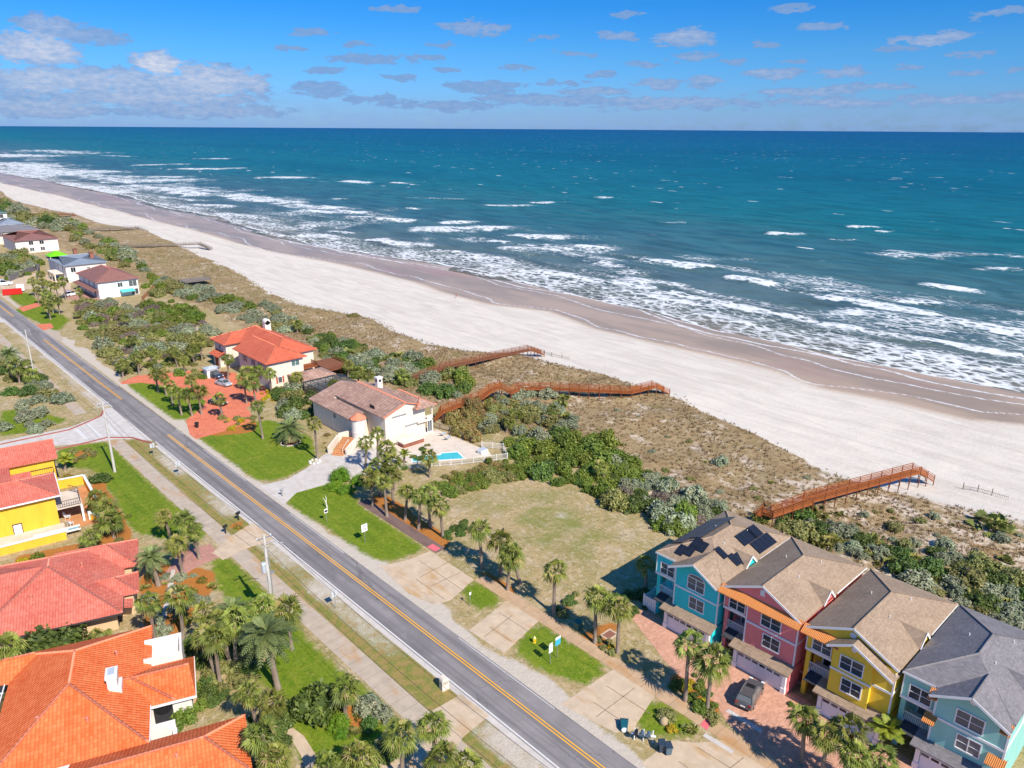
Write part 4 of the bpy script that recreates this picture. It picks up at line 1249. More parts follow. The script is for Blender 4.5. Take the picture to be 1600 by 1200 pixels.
def townhouse(label, yc, wallm, roofm, style):
    t_ = thing('townhouse', label, 'house', (67.5, yc, 0), 0, 'three storey townhouses in a row')
    wh = MAT['white']
    hw = 4.55
    b = MB()
    b.box(3.6, 16.3, -hw, hw, 0, 8.75)
    b.box(1.2, 3.6, 1.4, hw, 6.0, 8.8)
    b.box(.7, 3.6, -hw, 1.4, 3.2, 8.75)
    b.box(.15, 3.6, -hw, 2.0, 0, 2.9)
    b.box(1.5, 2.0, hw - .45, hw, 0, 6.0)
    b.box(1.5, 1.9, 1.4, 1.75, 3.3, 6.0)
    if style == 'yellow':
        b.box(.2, .7, -2.6, 1.4, 3.2, 8.75)
    if style in ('pink', 'yellow'):
        b.add([(1.0, -hw, 8.8), (1.0, hw, 8.8), (1.0, 0, 10.95), (1.6, -hw, 8.8), (1.6, hw, 8.8), (1.6, 0, 10.95)], [(0, 2, 1), (3, 4, 5), (0, 1, 4, 3), (1, 2, 5, 4), (2, 0, 3, 5)])
    if style == 'yellow':
        b.add([(.2, -2.6, 8.75), (.2, 1.4, 8.75), (.2, -.6, 9.95), (.9, -2.6, 8.75), (.9, 1.4, 8.75), (.9, -.6, 9.95)], [(0, 2, 1), (3, 4, 5), (0, 1, 4, 3), (1, 2, 5, 4), (2, 0, 3, 5)])
    if style in ('teal', 'green'):
        b.add([(.7, -hw, 8.75), (.7, 1.4, 8.75), (.7, -1.45, 10.2), (3, -hw, 8.75), (3, 1.4, 8.75), (3, -1.45, 10.2)], [(0, 2, 1), (3, 4, 5), (0, 1, 4, 3), (1, 2, 5, 4), (2, 0, 3, 5)])
    # gabled wall dormer on the south side
    b.add([(5.9, -hw - .2, 8.2), (8.1, -hw - .2, 8.2), (8.1, -hw - .2, 8.9), (7.0, -hw - .2, 9.95), (5.9, -hw - .2, 8.9), (5.9, -hw, 8.2), (8.1, -hw, 8.2), (8.1, -3.4, 8.9), (7.0, -2.4, 9.95), (5.9, -3.4, 8.9)],
          [(0, 1, 2, 3, 4), (0, 5, 6, 1), (1, 6, 7, 2), (2, 7, 8, 3), (3, 8, 9, 4), (4, 9, 5, 0)])
    b.build('wall', wallm, t_)
    # roof
    b = MB()
    zr, ze, ew = 11.15, 8.85, 4.75
    k0 = .7 if style in ('pink', 'yellow') else 1.05
    kr = k0 if style in ('pink', 'yellow') else 5.6
    b.slab([(k0, ew, ze), (kr, 0, zr), (10, 0, zr), (16.8, ew, ze)][::-1], .18)
    b.slab([(k0, -ew, ze), (16.8, -ew, ze), (10, 0, zr), (kr, 0, zr)], .18)
    b.slab([(16.8, -ew, ze), (16.8, ew, ze), (10, 0, zr)], .18)
    lines = [((kr, 0, zr), (10, 0, zr)), ((10, 0, zr), (16.8, ew, ze)), ((10, 0, zr), (16.8, -ew, ze))]
    if kr > k0 + .1:
        b.slab([(k0, ew, ze), (k0, -ew, ze), (kr, 0, zr)], .18)
        yc_, hwd, zg = -1.45, 3.3, 10.45
        b.slab([(-.35, yc_ - hwd, 8.72), (4.4, yc_ - hwd, 8.72), (4.4, yc_, zg), (-.35, yc_, zg)], .18)
        b.slab([(4.4, yc_ + hwd, 8.72), (-.35, yc_ + hwd, 8.72), (-.35, yc_, zg), (4.4, yc_, zg)], .18)
        lines += [((-.35, yc_, zg), (4.2, yc_, zg)), ((kr, 0, zr), (k0, ew, ze))]
    if style == 'yellow':
        b.slab([(-.45, -4.75, 8.1), (2.0, -4.75, 8.1), (2.6, -.6, 10.15), (-.45, -.6, 10.15)], .18)
        b.slab([(2.4, 1.9, 8.75), (-.45, 1.9, 8.75), (-.45, -.6, 10.15), (2.6, -.6, 10.15)], .18)
    for s in (-1, 1):
        P = [(7.0 + s * 1.3, -4.87, 8.78), (7.0, -4.87, 10.1), (7.0, -2.1, 10.1), (7.0 + s * 1.3, -4.7, 8.9)]
        b.slab(P[::-1] if s < 0 else P, .12) if False else b.slab(P if s > 0 else P[::-1], .12)
    ro = b.build('roof', roofm, t_)
    caps(lines, roofm, ro, .09)
    v = MB()
    for x, y in ((6.2, -1.4), (11.2, -1.6), (9.4, 1.8)):
        z = zr - abs(y) * (zr - ze) / ew
        v.cyl(x, y, z - .1, z + .28, .05, 8)
    v.build('vent_pipe', wh, ro)
    # white trim: barge boards, belts, corner boards
    b = MB()
    for z in (6.0,):
        b.box(.62, .7, -hw - .05, 1.45, z - .12, z + .12)
        b.box(1.12, 1.2, 1.45, hw + .05, z - .14, z + .14)
        b.box(.7, 16.2, -hw - .07, -hw, z - .09, z + .09)
    for y in (-hw, 1.4):
        b.box(.63, .75, y - .08, y + .08, 3.2, 8.4)
    b.box(1.13, 1.25, hw - .06, hw + .04, 6.1, 8.6)
    if style in ('pink', 'yellow'):
        for s in (-1, 1):
            b.bar((k0 - .02, s * ew, ze - .12), (k0 - .02, 0, zr - .12), .05, .24)
    else:
        for s in (-1, 1):
            b.bar((-.37, -1.45 + s * 3.3, 8.62), (-.37, -1.45, 10.35), .05, .24)
        b.bar((1.02, 4.75, 8.76), (1.02, 1.8, 8.76), .05, .22)
    if style == 'yellow':
        b.bar((-.47, -4.75, 8.0), (-.47, -.6, 10.05), .05, .24)
        b.bar((-.47, 1.9, 8.65), (-.47, -.6, 10.05), .05, .24)
        b.box(.12, .2, -2.7, 1.45, 5.9, 6.12)
    for s in (-1, 1):
        b.bar((7.0 + s * 1.3, -4.89, 8.72), (7.0, -4.89, 10.04), .05, .24)
    b.bar((9.0, -ew - .03, ze - .1), (16.8, -ew - .03, ze - .1), .05, .16)
    b.build('trim', wh, t_)
    # round attic vent
    if style in ('yellow', 'green'):
        m_ = MB()
        cy, cz, cx = ((0, 10.15, 1.0) if style == 'yellow' else (-1.45, 9.4, .7))
        m_.tube([(cx - .06, cy, cz), (cx + .02, cy, cz)], .32, 16)
        m_.build('attic_vent', wh, t_)
        if style == 'yellow':
            m_ = MB()
            m_.tube([(.14, -.6, 9.2), (.22, -.6, 9.2)], .28, 16)
            m_.build('attic_vent', wh, t_)
    elif style == 'pink':
        m_ = MB()
        m_.box(.92, 1.0, -.26, .26, 9.75, 10.5)
        m_.build('attic_vent', wh, t_)
    # orange pent roofs
    if style == 'pink':
        m_ = MB()
        m_.slab([(.0, 4.85, 8.42), (.0, -4.85, 8.42), (1.02, -4.85, 9.08), (1.02, 4.85, 9.08)], .1)
        m_.build('pent_roof', MAT['metal_orange'], t_)
    if style == 'yellow':
        m_ = MB()
        m_.slab([(.05, 4.9, 8.42), (.05, .9, 8.42), (1.02, .9, 9.06), (1.02, 4.9, 9.06)], .1)
        m_.build('pent_roof', MAT['metal_orange'], t_)
    if style == 'green':
        for y0, y1, z in ((1.0, 2.1, 5.6), (-4.9, -3.4, 4.6), (1.2, 2.0, 8.35), (-4.75, -3.9, 8.35)):
            m_ = MB()
            m_.slab([(-.25, y1, z), (-.25, y0, z), (.72, y0, z + .55), (.72, y1, z + .55)], .09)
            m_.build('pent_roof', MAT['metal_orange'], t_)
    # shingled skirt roof over the garage
    m_ = MB()
    m_.slab([(-.6, 2.5, 2.75), (-.6, -4.75, 2.75), (.72, -4.75, 3.42), (1.6, 2.5, 3.42)], .14)
    m_.build('garage_roof', MAT['shingle_tan'] if style != 'green' else MAT['shingle_grey'], t_)
    m_ = MB()
    m_.slab([(.1, 3.9, 2.95), (.2, 2.52, 2.95), (1.65, 2.52, 3.45), (1.65, 3.9, 3.45)], .12)
    m_.build('porch_roof', MAT['shingle_dark'], t_)
    # garage door and columns
    m_ = MB()
    m_.box(.02, .15, -3.85, 1.55, .02, 2.25)
    gd = m_.build('garage_door', MAT['garage'], t_)
    for k in range(6):
        m_ = MB()
        y = -3.55 + k * .88
        m_.box(.0, .04, y - .02, y + .66, 1.72, 2.0)
        m_.build('pane', MAT['glass_dark'], gd)
    for y in (1.8, -4.15):
        m_ = MB()
        m_.box(-.18, .15, y - .2, y + .2, 0, 2.62)
        m_.box(-.24, .16, y - .26, y + .26, 0, .7)
        m_.box(-.24, .16, y - .26, y + .26, 2.4, 2.62)
        m_.build('column', wh, t_)
    # balcony in the recess
    m_ = MB()
    m_.box(1.46, 3.6, 1.75, hw - .45, 3.05, 3.3)
    m_.box(1.46, 1.62, 1.4, hw, 5.72, 6.02)
    m_.build('balcony', wh, t_)
    railing(t_, [(1.55, 1.78, 3.3), (1.55, hw - .46, 3.3)], wh, 1.0, .16)
    m_ = MB()
    m_.box(3.52, 3.62, 2.5, 3.4, 3.3, 5.4)
    dr = m_.build('door', MAT['glass_dark'], t_)
    m_ = MB()
    m_.box(3.5, 3.64, 2.38, 2.5, 3.3, 5.5).box(3.5, 3.64, 3.4, 3.52, 3.3, 5.5)
    m_.build('door_frame', wh, dr)
    px = .2 if style == 'yellow' else .7
    window(t_, FRONT, (1.2, 2.9, 7.05), 1.9, 1.4)
    yb = -.6 if style == 'yellow' else -1.5
    window(t_, FRONT, (px, yb, 7.25), 2.2, 1.45, arch=style == 'teal')
    window(t_, FRONT, (px, yb - .3, 4.75), 1.9, 1.45)
    window(t_, FRONT, (1.9 + 1.7, 1.95, 4.6), .55, 1.4, 1, 2)
    window(t_, FRONT, (3.6, 3.3, 1.3), .9, 2.0, 1, 2, gm=MAT['glass_dark'])
    for x in (5.5, 12.0):
        window(t_, SOUTH, (x, -hw, 7.3), .9, 1.2, 1, 2)
    window(t_, SOUTH, (12.0, -hw, 4.6), .9, 1.2, 1, 2)
    window(t_, NORTH, (7.0, hw, 7.3), 1.2, 1.2)
    window(t_, NORTH, (11.0, hw, 4.6), 1.2, 1.2)
    if style == 'teal':
        sl_ = math.hypot(ew, zr - ze)
        vN, vS = Vector((0, -ew, zr - ze)), Vector((0, ew, zr - ze))
        # north slope: two long rows
        for i in range(7):
            panel(t_, (k0, ew, ze), (1, 0, 0), vN, 2.6 + i * 1.28, .5, 1.24, 1.75)
        for i in range(6):
            panel(t_, (k0, ew, ze), (1, 0, 0), vN, 4.2 + i * 1.28, 2.3, 1.24, 1.75)
        for a_, b_, n_ in ((8.6, .4, 4), (7.6, 2.15, 3), (10.0, 2.15, 2)):
            for i in range(n_):
                panel(t_, (k0, -ew, ze), (1, 0, 0), vS, a_ + i * 1.02, b_, 1.0, 1.7)
        for a_, b_ in ((3.1, 2.2), (3.9, .7), (4.9, .45)):
            panel(t_, (k0, -ew, ze), (1, 0, 0), vS, a_, b_, 1.0, 1.65)
        vF = Vector((kr - k0, 0, zr - ze))
        for a_, b_ in ((2.2, .9), (3.2, 1.3), (3.2, 2.7), (4.2, 2.5)):
            panel(t_, (k0, ew, ze), (0, -1, 0), vF, a_, b_, 1.0, 1.5)
    # back stairs deck seen between the houses is left to the boardwalks
    return t_


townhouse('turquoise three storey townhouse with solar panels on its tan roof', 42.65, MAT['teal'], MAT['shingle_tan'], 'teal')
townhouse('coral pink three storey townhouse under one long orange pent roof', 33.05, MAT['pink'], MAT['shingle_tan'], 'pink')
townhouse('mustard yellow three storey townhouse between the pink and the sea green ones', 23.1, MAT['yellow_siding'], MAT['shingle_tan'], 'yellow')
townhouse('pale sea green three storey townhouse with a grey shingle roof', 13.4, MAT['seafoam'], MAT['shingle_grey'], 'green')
# white fence and dark gates beside the houses
fn_ = thing('picket_fence', 'white board fence enclosing the side yard of the turquoise townhouse', 'fence', (68.8, 47.0, 0))
m_ = MB()
for k in range(16):
    m_.box(.3 * k, .3 * k + .26, 1.72, 1.78, .08, 1.85)
m_.build('panel', MAT['white'], fn_)
m_ = MB()
for k in range(6):
    m_.box(-.06, .0, .3 * k, .3 * k + .26, .08, 1.85)
m_.build('panel', MAT['white'], fn_)
for x, y in ((-.03, .0), (-.03, 1.8), (2.4, 1.8), (4.8, 1.8)):
    m_ = MB()
    m_.box(x - .07, x + .07, y - .07, y + .07, 0, 2.05)
    m_.build('post', MAT['white'], fn_)
for yg, lab in ((37.85, 'dark bar gate in the gap between the turquoise and pink townhouses'), (28.2, 'dark bar gate in the gap between the pink and yellow townhouses')):
    fn_ = thing('side_gate', lab, 'gate', (70.2, yg, 0))
    m_ = MB()
    for k in range(5):
        m_.bar((0, -.4 + .2 * k, .1), (0, -.4 + .2 * k, 1.6), .04, .04)
    m_.build('leaf', MAT['metal_dark'], fn_)
    m_ = MB()
    m_.bar((0, -.5, .2), (0, .5, .2), .06, .06).bar((0, -.5, 1.6), (0, .5, 1.6), .06, .06).bar((0, -.5, 0), (0, -.5, 1.7), .07, .07).bar((0, .5, 0), (0, .5, 1.7), .07, .07)
    m_.build('gate_frame', MAT['white'], fn_)

# ---- the white Spanish house with a brown tile roof
h = thing('spanish_house', 'white stucco house with a brown tile roof and round stair turret', 'house', (0, 0, 0))
b = MB()
b.box(73.8, 83.2, 114.6, 131.4, 0, 5.9)
b.add([(73.8, 114.6, 5.9), (83.2, 114.6, 5.9), (78.5, 114.6, 7.5), (73.8, 131.4, 5.9), (83.2, 131.4, 5.9), (78.5, 131.4, 7.5)], [(0, 1, 2), (4, 3, 5), (0, 2, 5, 3), (1, 4, 5, 2)])
b.box(70.4, 72.5, 120.8, 131.5, 0, 4.6).box(72.5, 73.8, 120.8, 131.5, 0, 3.6)
b.box(70.4, 82.5, 131.5, 136.2, 0, 4.6)
b.add([(70.4, 131.5, 4.6), (82.5, 131.5, 4.6), (77.5, 131.5, 6.7), (70.4, 136.2, 4.6), (82.5, 136.2, 4.6), (77.5, 136.2, 6.7)], [(0, 1, 2), (4, 3, 5), (0, 2, 5, 3), (1, 4, 5, 2)])
b.box(81.0, 84.3, 117.0, 122.5, 0, 6.0)
b.box(81.0, 84.6, 113.9, 117.0, 0, .25).box(81.0, 84.6, 113.9, 117.0, 2.75, 3.0)
b.box(84.35, 84.6, 113.9, 114.15, .25, 6.0).box(84.35, 84.6, 116.75, 117, .25, 6.0)
b.box(83.2, 84.35, 113.95, 114.05, 3.0, 3.9)
b.build('wall', MAT['stucco_cream'], h)
b = MB()
b.slab([(73.2, 131.9, 5.85), (73.2, 114.2, 5.85), (78.5, 114.2, 7.75), (78.5, 131.9, 7.75)], .18)
b.slab([(83.8, 114.2, 5.95), (83.8, 131.9, 5.95), (78.5, 131.9, 7.75), (78.5, 114.2, 7.75)], .18)
b.slab([(69.7, 132.0, 4.6), (69.7, 120.3, 4.6), (72.8, 120.3, 5.5), (72.8, 132.0, 5.5)], .18)
b.slab([(69.7, 136.8, 4.62), (69.7, 132.02, 4.62), (77.5, 132.02, 6.95), (77.5, 136.8, 6.95)], .18)
b.slab([(83.2, 132.02, 5.0), (83.2, 136.8, 5.0), (77.5, 136.8, 6.95), (77.5, 132.02, 6.95)], .18)
rl = hip(b, 80.2, 85.2, 113.2, 123.0, 6.05, 7.3, 'y', 2.5, .01)
ro = b.build('roof', MAT['tile_brown'], h)
caps([((78.5, 114.2, 7.75), (78.5, 131.9, 7.75))] + rl[:3], MAT['tile_cap'], ro)
m_ = MB()
for y0, y1, xx, ze_, zr_, x1_ in ((114.2, 131.9, 73.2, 5.8, 7.7, 78.5),):
    m_.bar((xx, y0, ze_), (x1_, y0, zr_), .14, .16).bar((x1_, y0, zr_), (83.8, y0, 5.9), .14, .16)
m_.build('verge_tile', MAT['tile_cap'], ro)
tw = MB()
tw.lathe(70.6, 119.0, [(1.35, 0), (1.35, 1.6), (1.3, 5.2), (1.3, 5.25)], 20)
tt = tw.build('turret', MAT['stucco_white'], h, smooth=False)
tw = MB()
tw.lathe(70.6, 119.0, [(1.65, 5.2), (1.6, 5.3), (.05, 6.3)], 8)
tw.build('turret_roof', MAT['tile_cap'], tt)
tw = MB()
tw.lathe(70.6, 119.0, [(1.38, 2.4), (1.38, 2.7)], 20)
tw.build('turret_band', MAT['stucco_pink'], tt)
b = MB()
b.box(80.6, 81.8, 127.2, 128.2, 6.3, 9.0).box(80.5, 81.9, 127.1, 128.3, 8.8, 9.1)
ch = b.build('chimney', MAT['stucco_white'], h)
b = MB()
b.box(80.58, 80.62, 127.45, 127.95, 8.1, 8.6).box(80.9, 81.5, 127.17, 127.21, 8.1, 8.6)
b.build('flue', MAT['dark'], ch)
for x, z, w_, hh in ((77.0, 4.4, 2.9, 1.7), (79.8, 1.75, 2.7, 1.9)):
    m_ = MB(face(SOUTH, (x, 114.6, z)))
    m_.box(-w_ / 2, w_ / 2, 0, .07, -hh / 2, hh / 2)
    s_ = m_.build('hurricane_shutter', MAT['stucco_white'], h)
    m_ = MB(face(SOUTH, (x, 114.6, z)))
    m_.box(-w_ / 2 - .1, w_ / 2 + .1, 0, .26, hh / 2, hh / 2 + .22)
    m_.build('shutter_housing', MAT['metal'], s_)
window(h, SOUTH, (83.85, 117.0, 4.8), 1.0, 1.6, 1, 1, gm=MAT['glass_dark'])
window(h, SOUTH, (83.78, 113.92, 1.6), .95, 2.3, 2, 1, gm=MAT['glass_dark'])
window(h, FRONT, (70.4, 127.5, 3.3), .9, .9, 1, 1)
m_ = MB()
m_.box(74.1, 74.16, 118.6, 120.2, 6.0, 6.9)
m_.build('clerestory', MAT['dark'], h)
# garden stair, curved wall and planter by the drive
st = thing('garden_stair', 'terracotta tiled stair between white stucco walls beside the turret', 'stair', (0, 0, 0))
b = MB()
for k in range(9):
    p = Vector((64.2, 116.6, 0)).lerp(Vector((68.6, 119.6, 0)), k / 9)
    b.M = T(p.x, p.y, 0, math.atan2(3.0, 4.4))
    b.box(0, .62, -1.1, 1.1, 0, .18 * (k + 1))
b.build('step', MAT['paver_patio'], st)
b = MB()
b.bar((63.6, 118.6, .55), (67.4, 121.4, 1.2), .3, 1.5).bar((65.6, 115.6, .5), (69.0, 117.6, 1.2), .3, 1.6).bar((67.4, 121.4, 1.2), (70.4, 121.0, 1.2), .3, 2.0)
b.build('side_wall', MAT['stucco_cream'], st)
m_ = MB()
m_.bar((65.3, 116.4, .1), (65.3, 116.4, 1.1), .05, .05).bar((65.3, 116.4, 1.1), (67.6, 118.0, 1.9), .05, .05).bar((67.6, 118.0, 1.0), (67.6, 118.0, 1.9), .05, .05)
m_.build('handrail', MAT['white'], st)
gw = thing('retaining_wall', 'curved white stucco retaining wall below the turret of the brown roofed house', 'wall', (0, 0, 0))
b = MB()
pts = [(69.0, 117.4), (70.0, 116.6), (71.5, 116.2), (73.7, 116.4)]
for p, q in zip(pts[:-1], pts[1:]):
    b.bar((*p, 1.1), (*q, 1.1), .3, 2.2)
b.build('wall_body', MAT['stucco_cream'], gw)
# pool, deck, planter, fence
sheet('pool_deck', [(72.5, 114.6), (72.3, 104.2), (85.6, 97.2), (86.5, 99.0), (86.0, 114.6)], MAT['pool_deck'], 0.03)
pl = thing('swimming_pool', 'turquoise swimming pool in the cream deck of the white house', 'pool', (0, 0, 0))
b = MB()
b.slab([(x, y, .045) for x, y in [(72.9, 104.8), (81.0, 99.5), (82.0, 102.9), (79.3, 104.6), (78.8, 104.0), (74.3, 107.2)]], .02)
b.build('water', MAT['pool'], pl)
b = MB()
P = [(72.9, 104.8), (81.0, 99.5), (82.0, 102.9), (79.3, 104.6), (78.8, 104.0), (74.3, 107.2), (72.9, 104.8)]
for p, q in zip(P[:-1], P[1:]):
    b.bar((*p, .05), (*q, .05), .3, .06)
b.build('coping', MAT['white'], pl)
pn = thing('planter_box', 'long raised brick faced planter against the south wall of the white house', 'planter', (0, 0, 0))
b = MB()
b.box(75.4, 80.2, 111.0, 113.0, 0, .9)
b.build('box', MAT['brick_red'], pn)
b = MB()
b.box(75.2, 80.4, 110.8, 113.3, .9, 1.1)
b.build('cap', MAT['stucco_cream'], pn)
hu = thing('hot_tub', 'white hot tub at the sea end of the pool deck', 'hot tub', (0, 0, 0))
b = MB()
b.box(84.3, 86.0, 98.6, 100.0, 0, .8)
b.build('shell', MAT['white'], hu, bevel=.1)
b = MB()
b.box(84.4, 85.9, 98.7, 99.9, .8, .88)
b.build('cover', MAT['sign_back'], hu)


def fence(name, label, pts, mat, hgt=1.2, step=.16, post=2.0, group=None):
    t_ = thing(name, label, 'fence', (0, 0, 0), 0, group)
    for p, q in zip(pts[:-1], pts[1:]):
        p, q = Vector((*p, 0)), Vector((*q, 0))
        L = (q - p).length
        n = max(1, round(L / post))
        pa = MB()
        for z in (.15, hgt - .08):
            pa.bar(p + ZUP * z, q + ZUP * z, .05, .06)
        for k in range(int(L / step)):
            c_ = p.lerp(q, (k + .5) * step / L)
            pa.bar(c_ + ZUP * .1, c_ + ZUP * hgt, .05, .02)
        pa.build('panel', mat, t_)
        for k in range(n + (1 if q == Vector((*pts[-1], 0)) else 0)):
            c_ = p.lerp(q, k / n)
            po = MB()
            po.box(c_.x - .06, c_.x + .06, c_.y - .06, c_.y + .06, 0, hgt + .12)
            po.build('post', mat, t_)
    return t_


fence('pool_fence', 'white slatted fence around the pool beside the vacant lot', [(68.2, 104.6), (72.2, 102.2), (79.0, 98.0), (86.8, 94.2), (89.2, 98.0), (86.8, 101.5)], MAT['stucco_white'])
fence('garden_fence', 'grey wooden fence behind the pool deck under the rust tinged bushes', [(86.8, 104), (87.2, 112), (86.0, 116.5)], MAT['wood_grey'])

# ---- red roofed house
h = thing('red_roof_house', 'two storey cream house with a bright red tile roof and round topped chimney', 'house', (0, 0, 0))
b = MB()
b.box(72.4, 81.4, 160.8, 176.5, 0, 6.2)
b.box(76.0, 86.2, 164.5, 190.5, 0, 6.2)
b.box(72.0, 76.0, 183.0, 190.0, 0, 6.2)
b.box(70.8, 72.0, 184.5, 188.5, 0, 3.0)
b.build('wall', MAT['stucco_cream'], h)
b = MB()
l1 = hip(b, 71.6, 82.2, 160.0, 178.0, 6.25, 8.7, 'y', None, .4)
l2 = hip(b, 75.3, 87.0, 163.8, 191.3, 6.32, 9.0, 'y', None, None)
l3 = hip(b, 71.2, 81.0, 182.2, 190.8, 6.29, 8.2, 'x', None, .1)
ro = b.build('roof', MAT['tile_red'], h)
caps(l1[:3] + l2 + [l3[1], l3[2]], MAT['tile_cap'], ro)
b = MB()
b.slab([(69.9, 189.2, 3.0), (69.9, 183.8, 3.0), (72.0, 183.8, 3.9), (72.0, 189.2, 3.9)], .12)
b.build('porch_roof', MAT['tile_red'], h)
b = MB()
b.box(83.6, 85.2, 184.6, 186.0, 6.5, 9.6)
b.tube([(84.4, 184.6, 9.6), (84.4, 186.0, 9.6)], .8, 16)
ch = b.build('chimney', MAT['stucco_white'], h)
b = MB()
b.tube([(84.4, 184.56, 9.6), (84.4, 184.60, 9.6)], .42, 12).box(84.0, 84.8, 184.56, 184.6, 9.1, 9.6)
b.build('flue', MAT['dark'], ch)
shut = plain('rust red shutter', (0.45, 0.09, 0.04), 0.6)
window(h, SOUTH, (79.4, 160.8, 4.9), 2.0, 1.3, 2, 1, gm=glass('green tinted glass', (0.02, 0.16, 0.12)))
window(h, SOUTH, (75.2, 160.8, 1.6), .9, 1.4, 1, 1, shutters=shut, gm=MAT['glass_dark'])
for y in (164.5, 168.5, 173.0):
    window(h, FRONT, (72.4, y, 4.7), .9, 1.3, 1, 2, shutters=MAT['wood_dark'])
for y in (178.5, 181.0):
    window(h, FRONT, (76.0, y, 4.6), 1.1, 1.6, 1, 2)
window(h, FRONT, (72.0, 186.5, 4.8), 1.4, 1.2, 2, 1)
b = MB()
b.box(70.72, 70.8, 185.6, 187.4, .05, 2.4)
b.build('door', MAT['wood_dark'], h)
b = MB()
b.box(81.4, 85.5, 161.5, 164.4, 2.6, 2.8)
dk = b.build('balcony', MAT['wood_red'], h)
railing(dk, [(81.5, 161.6, 2.8), (85.4, 161.6, 2.8), (85.4, 164.3, 2.8)], MAT['wood_dark'], 1.0, .2, .03)
b = MB()
for p_ in ((81.6, 161.7), (85.3, 161.7)):
    b.box(p_[0] - .08, p_[0] + .08, p_[1] - .08, p_[1] + .08, 0, 2.6)
b.build('balcony_post', MAT['wood_dark'], dk)
# wooden sun deck and screened pool cage on the sea side of the red roofed house
dk = thing('sun_deck', 'raised red timber sun deck on the sea side of the red roofed house', 'deck', (0, 0, 0))
b = MB()
b.box(87.2, 93.0, 158.5, 168.0, 1.7, 1.9)
b.build('deck_boards', MAT['wood_brown'], dk)
railing(dk, [(87.3, 158.6, 1.9), (92.9, 158.6, 1.9), (92.9, 167.9, 1.9)], MAT['wood_dark'], 1.0, .3, .03)
for x in (87.4, 90.1, 92.8):
    for y in (158.7, 163.2, 167.8):
        b = MB()
        b.box(x - .09, x + .09, y - .09, y + .09, -.3, 1.7)
        b.build('post', MAT['wood_dark'], dk)
cg = thing('pool_cage', 'dark screened pool enclosure between the red roofed and brown roofed houses', 'pool enclosure', (0, 0, 0))
b = MB()
X0, X1, Y0, Y1, ZT = 76.5, 86.0, 142.0, 152.0, 2.9
for x in np.linspace(X0, X1, 6):
    b.bar((x, Y0, 0), (x, Y0, ZT), .1, .1).bar((x, Y1, 0), (x, Y1, ZT), .1, .1).bar((x, Y0, ZT), (x, Y1, ZT), .1, .1)
for y in np.linspace(Y0, Y1, 5):
    b.bar((X0, y, 0), (X0, y, ZT), .1, .1).bar((X0, y, ZT), (X1, y, ZT), .1, .1)
for y in (Y0, Y1):
    b.bar((X0, y, 1.0), (X1, y, 1.0), .06, .06)
b.build('cage_frame', MAT['metal_dark'], cg)
m, t = newmat('insect screen')
setp(t, col=(0.035, 0.045, 0.055), rough=0.7)
tp = t.node('ShaderNodeBsdfTransparent')
ms = t.node('ShaderNodeMixShader', {0: 0.68, 1: tp.outputs[0], 2: t.p.outputs[0]})
t.l.new(ms.outputs[0], t.out.inputs[0])
MAT['screen'] = m
b = MB()
b.poly([(X0, Y0 - .02, 0), (X1, Y0 - .02, 0), (X1, Y0 - .02, ZT), (X0, Y0 - .02, ZT)]).poly([(X0 - .02, Y0, 0), (X0 - .02, Y1, 0), (X0 - .02, Y1, ZT), (X0 - .02, Y0, ZT)])
b.poly([(X0, Y0, ZT + .06), (X1, Y0, ZT + .06), (X1, Y1, ZT + .06), (X0, Y1, ZT + .06)])
b.build('screen', MAT['screen'], cg)
sheet('cage_deck', [(76.5, 142), (86, 142), (86, 152), (76.5, 152)], MAT['pool_deck'], 0.03)
cb = thing('cabana', 'low brown tiled lean to roof joining the red roofed house and the pool enclosure', 'outbuilding', (0, 0, 0))
b = MB()
b.box(77.5, 85.5, 154.2, 160.4, 0, 2.5)
b.build('wall', MAT['stucco_cream'], cb)
b = MB()
hip(b, 77.0, 86.0, 153.6, 160.6, 2.55, 3.6, 'x')
b.build('roof', MAT['tile_brown'], cb)
sh = thing('garden_shed', 'small white shed with a flat blue grey roof beside the parked cars', 'shed', (66.2, 179.0, 0))
b = MB()
b.box(-1.5, 1.5, -1.2, 1.2, 0, 2.2)
b.build('wall', MAT['white'], sh)
b = MB()
hip(b, -1.7, 1.7, -1.4, 1.4, 2.2, 2.7, 'x')
b.build('roof', MAT['sign_back'], sh)


# ---- yellow house and the two tile roofed houses on the landward side
def local_house(name, label, ox, oy, ang):
    return thing(name, label, 'house', (ox, oy, 0), R(ang))


h = local_house('yellow_house', 'bright yellow stucco house with a red tile roof and a roof terrace', 19.3, 121.3, -8)
b = MB()
b.box(-20, 0, 0, 8.0, 0, 5.55)
b.box(-20, -1.0, 8.0, 14.6, 0, 3.3)
b.box(-20, -5.2, 8.0, 14.6, 3.3, 5.9)
b.box(-20, 1.2, 14.6, 22.0, 0, 5.9)
b.box(-5.2, -2.4, 8.0, 10.2, 3.3, 5.2)
b.build('wall', MAT['stucco_yellow'], h)
b = MB()
l1 = hip(b, -20.5, .75, -.7, 8.6, 5.6, 7.4, 'x', 0, None)
l2 = hip(b, -20.5, 1.8, 14.0, 22.6, 5.95, 7.8, 'x', 0, .01)
b.slab([(-20.5, 8.0, 5.95), (-5.0, 8.0, 5.95), (-5.0, 14.2, 6.0), (-20.5, 14.2, 6.0)], .2)
b.slab([(-5.2, 8.0, 5.2), (-2.3, 8.0, 5.2), (-2.3, 10.6, 5.9), (-5.2, 10.6, 5.9)], .15)
ro = b.build('roof', MAT['tile_salmon'], h)
caps([l1[0], l1[3], l1[4], l2[0]], MAT['tile_cap_red'], ro)
b = MB()
b.box(-20, .82, -.78, -.66, 5.42, 5.62).box(.74, .86, -.78, 8.7, 5.42, 5.62).box(-5.2, -2.3, 7.9, 8.0, 5.05, 5.2)
b.build('gutter', MAT['white'], h)
b = MB()
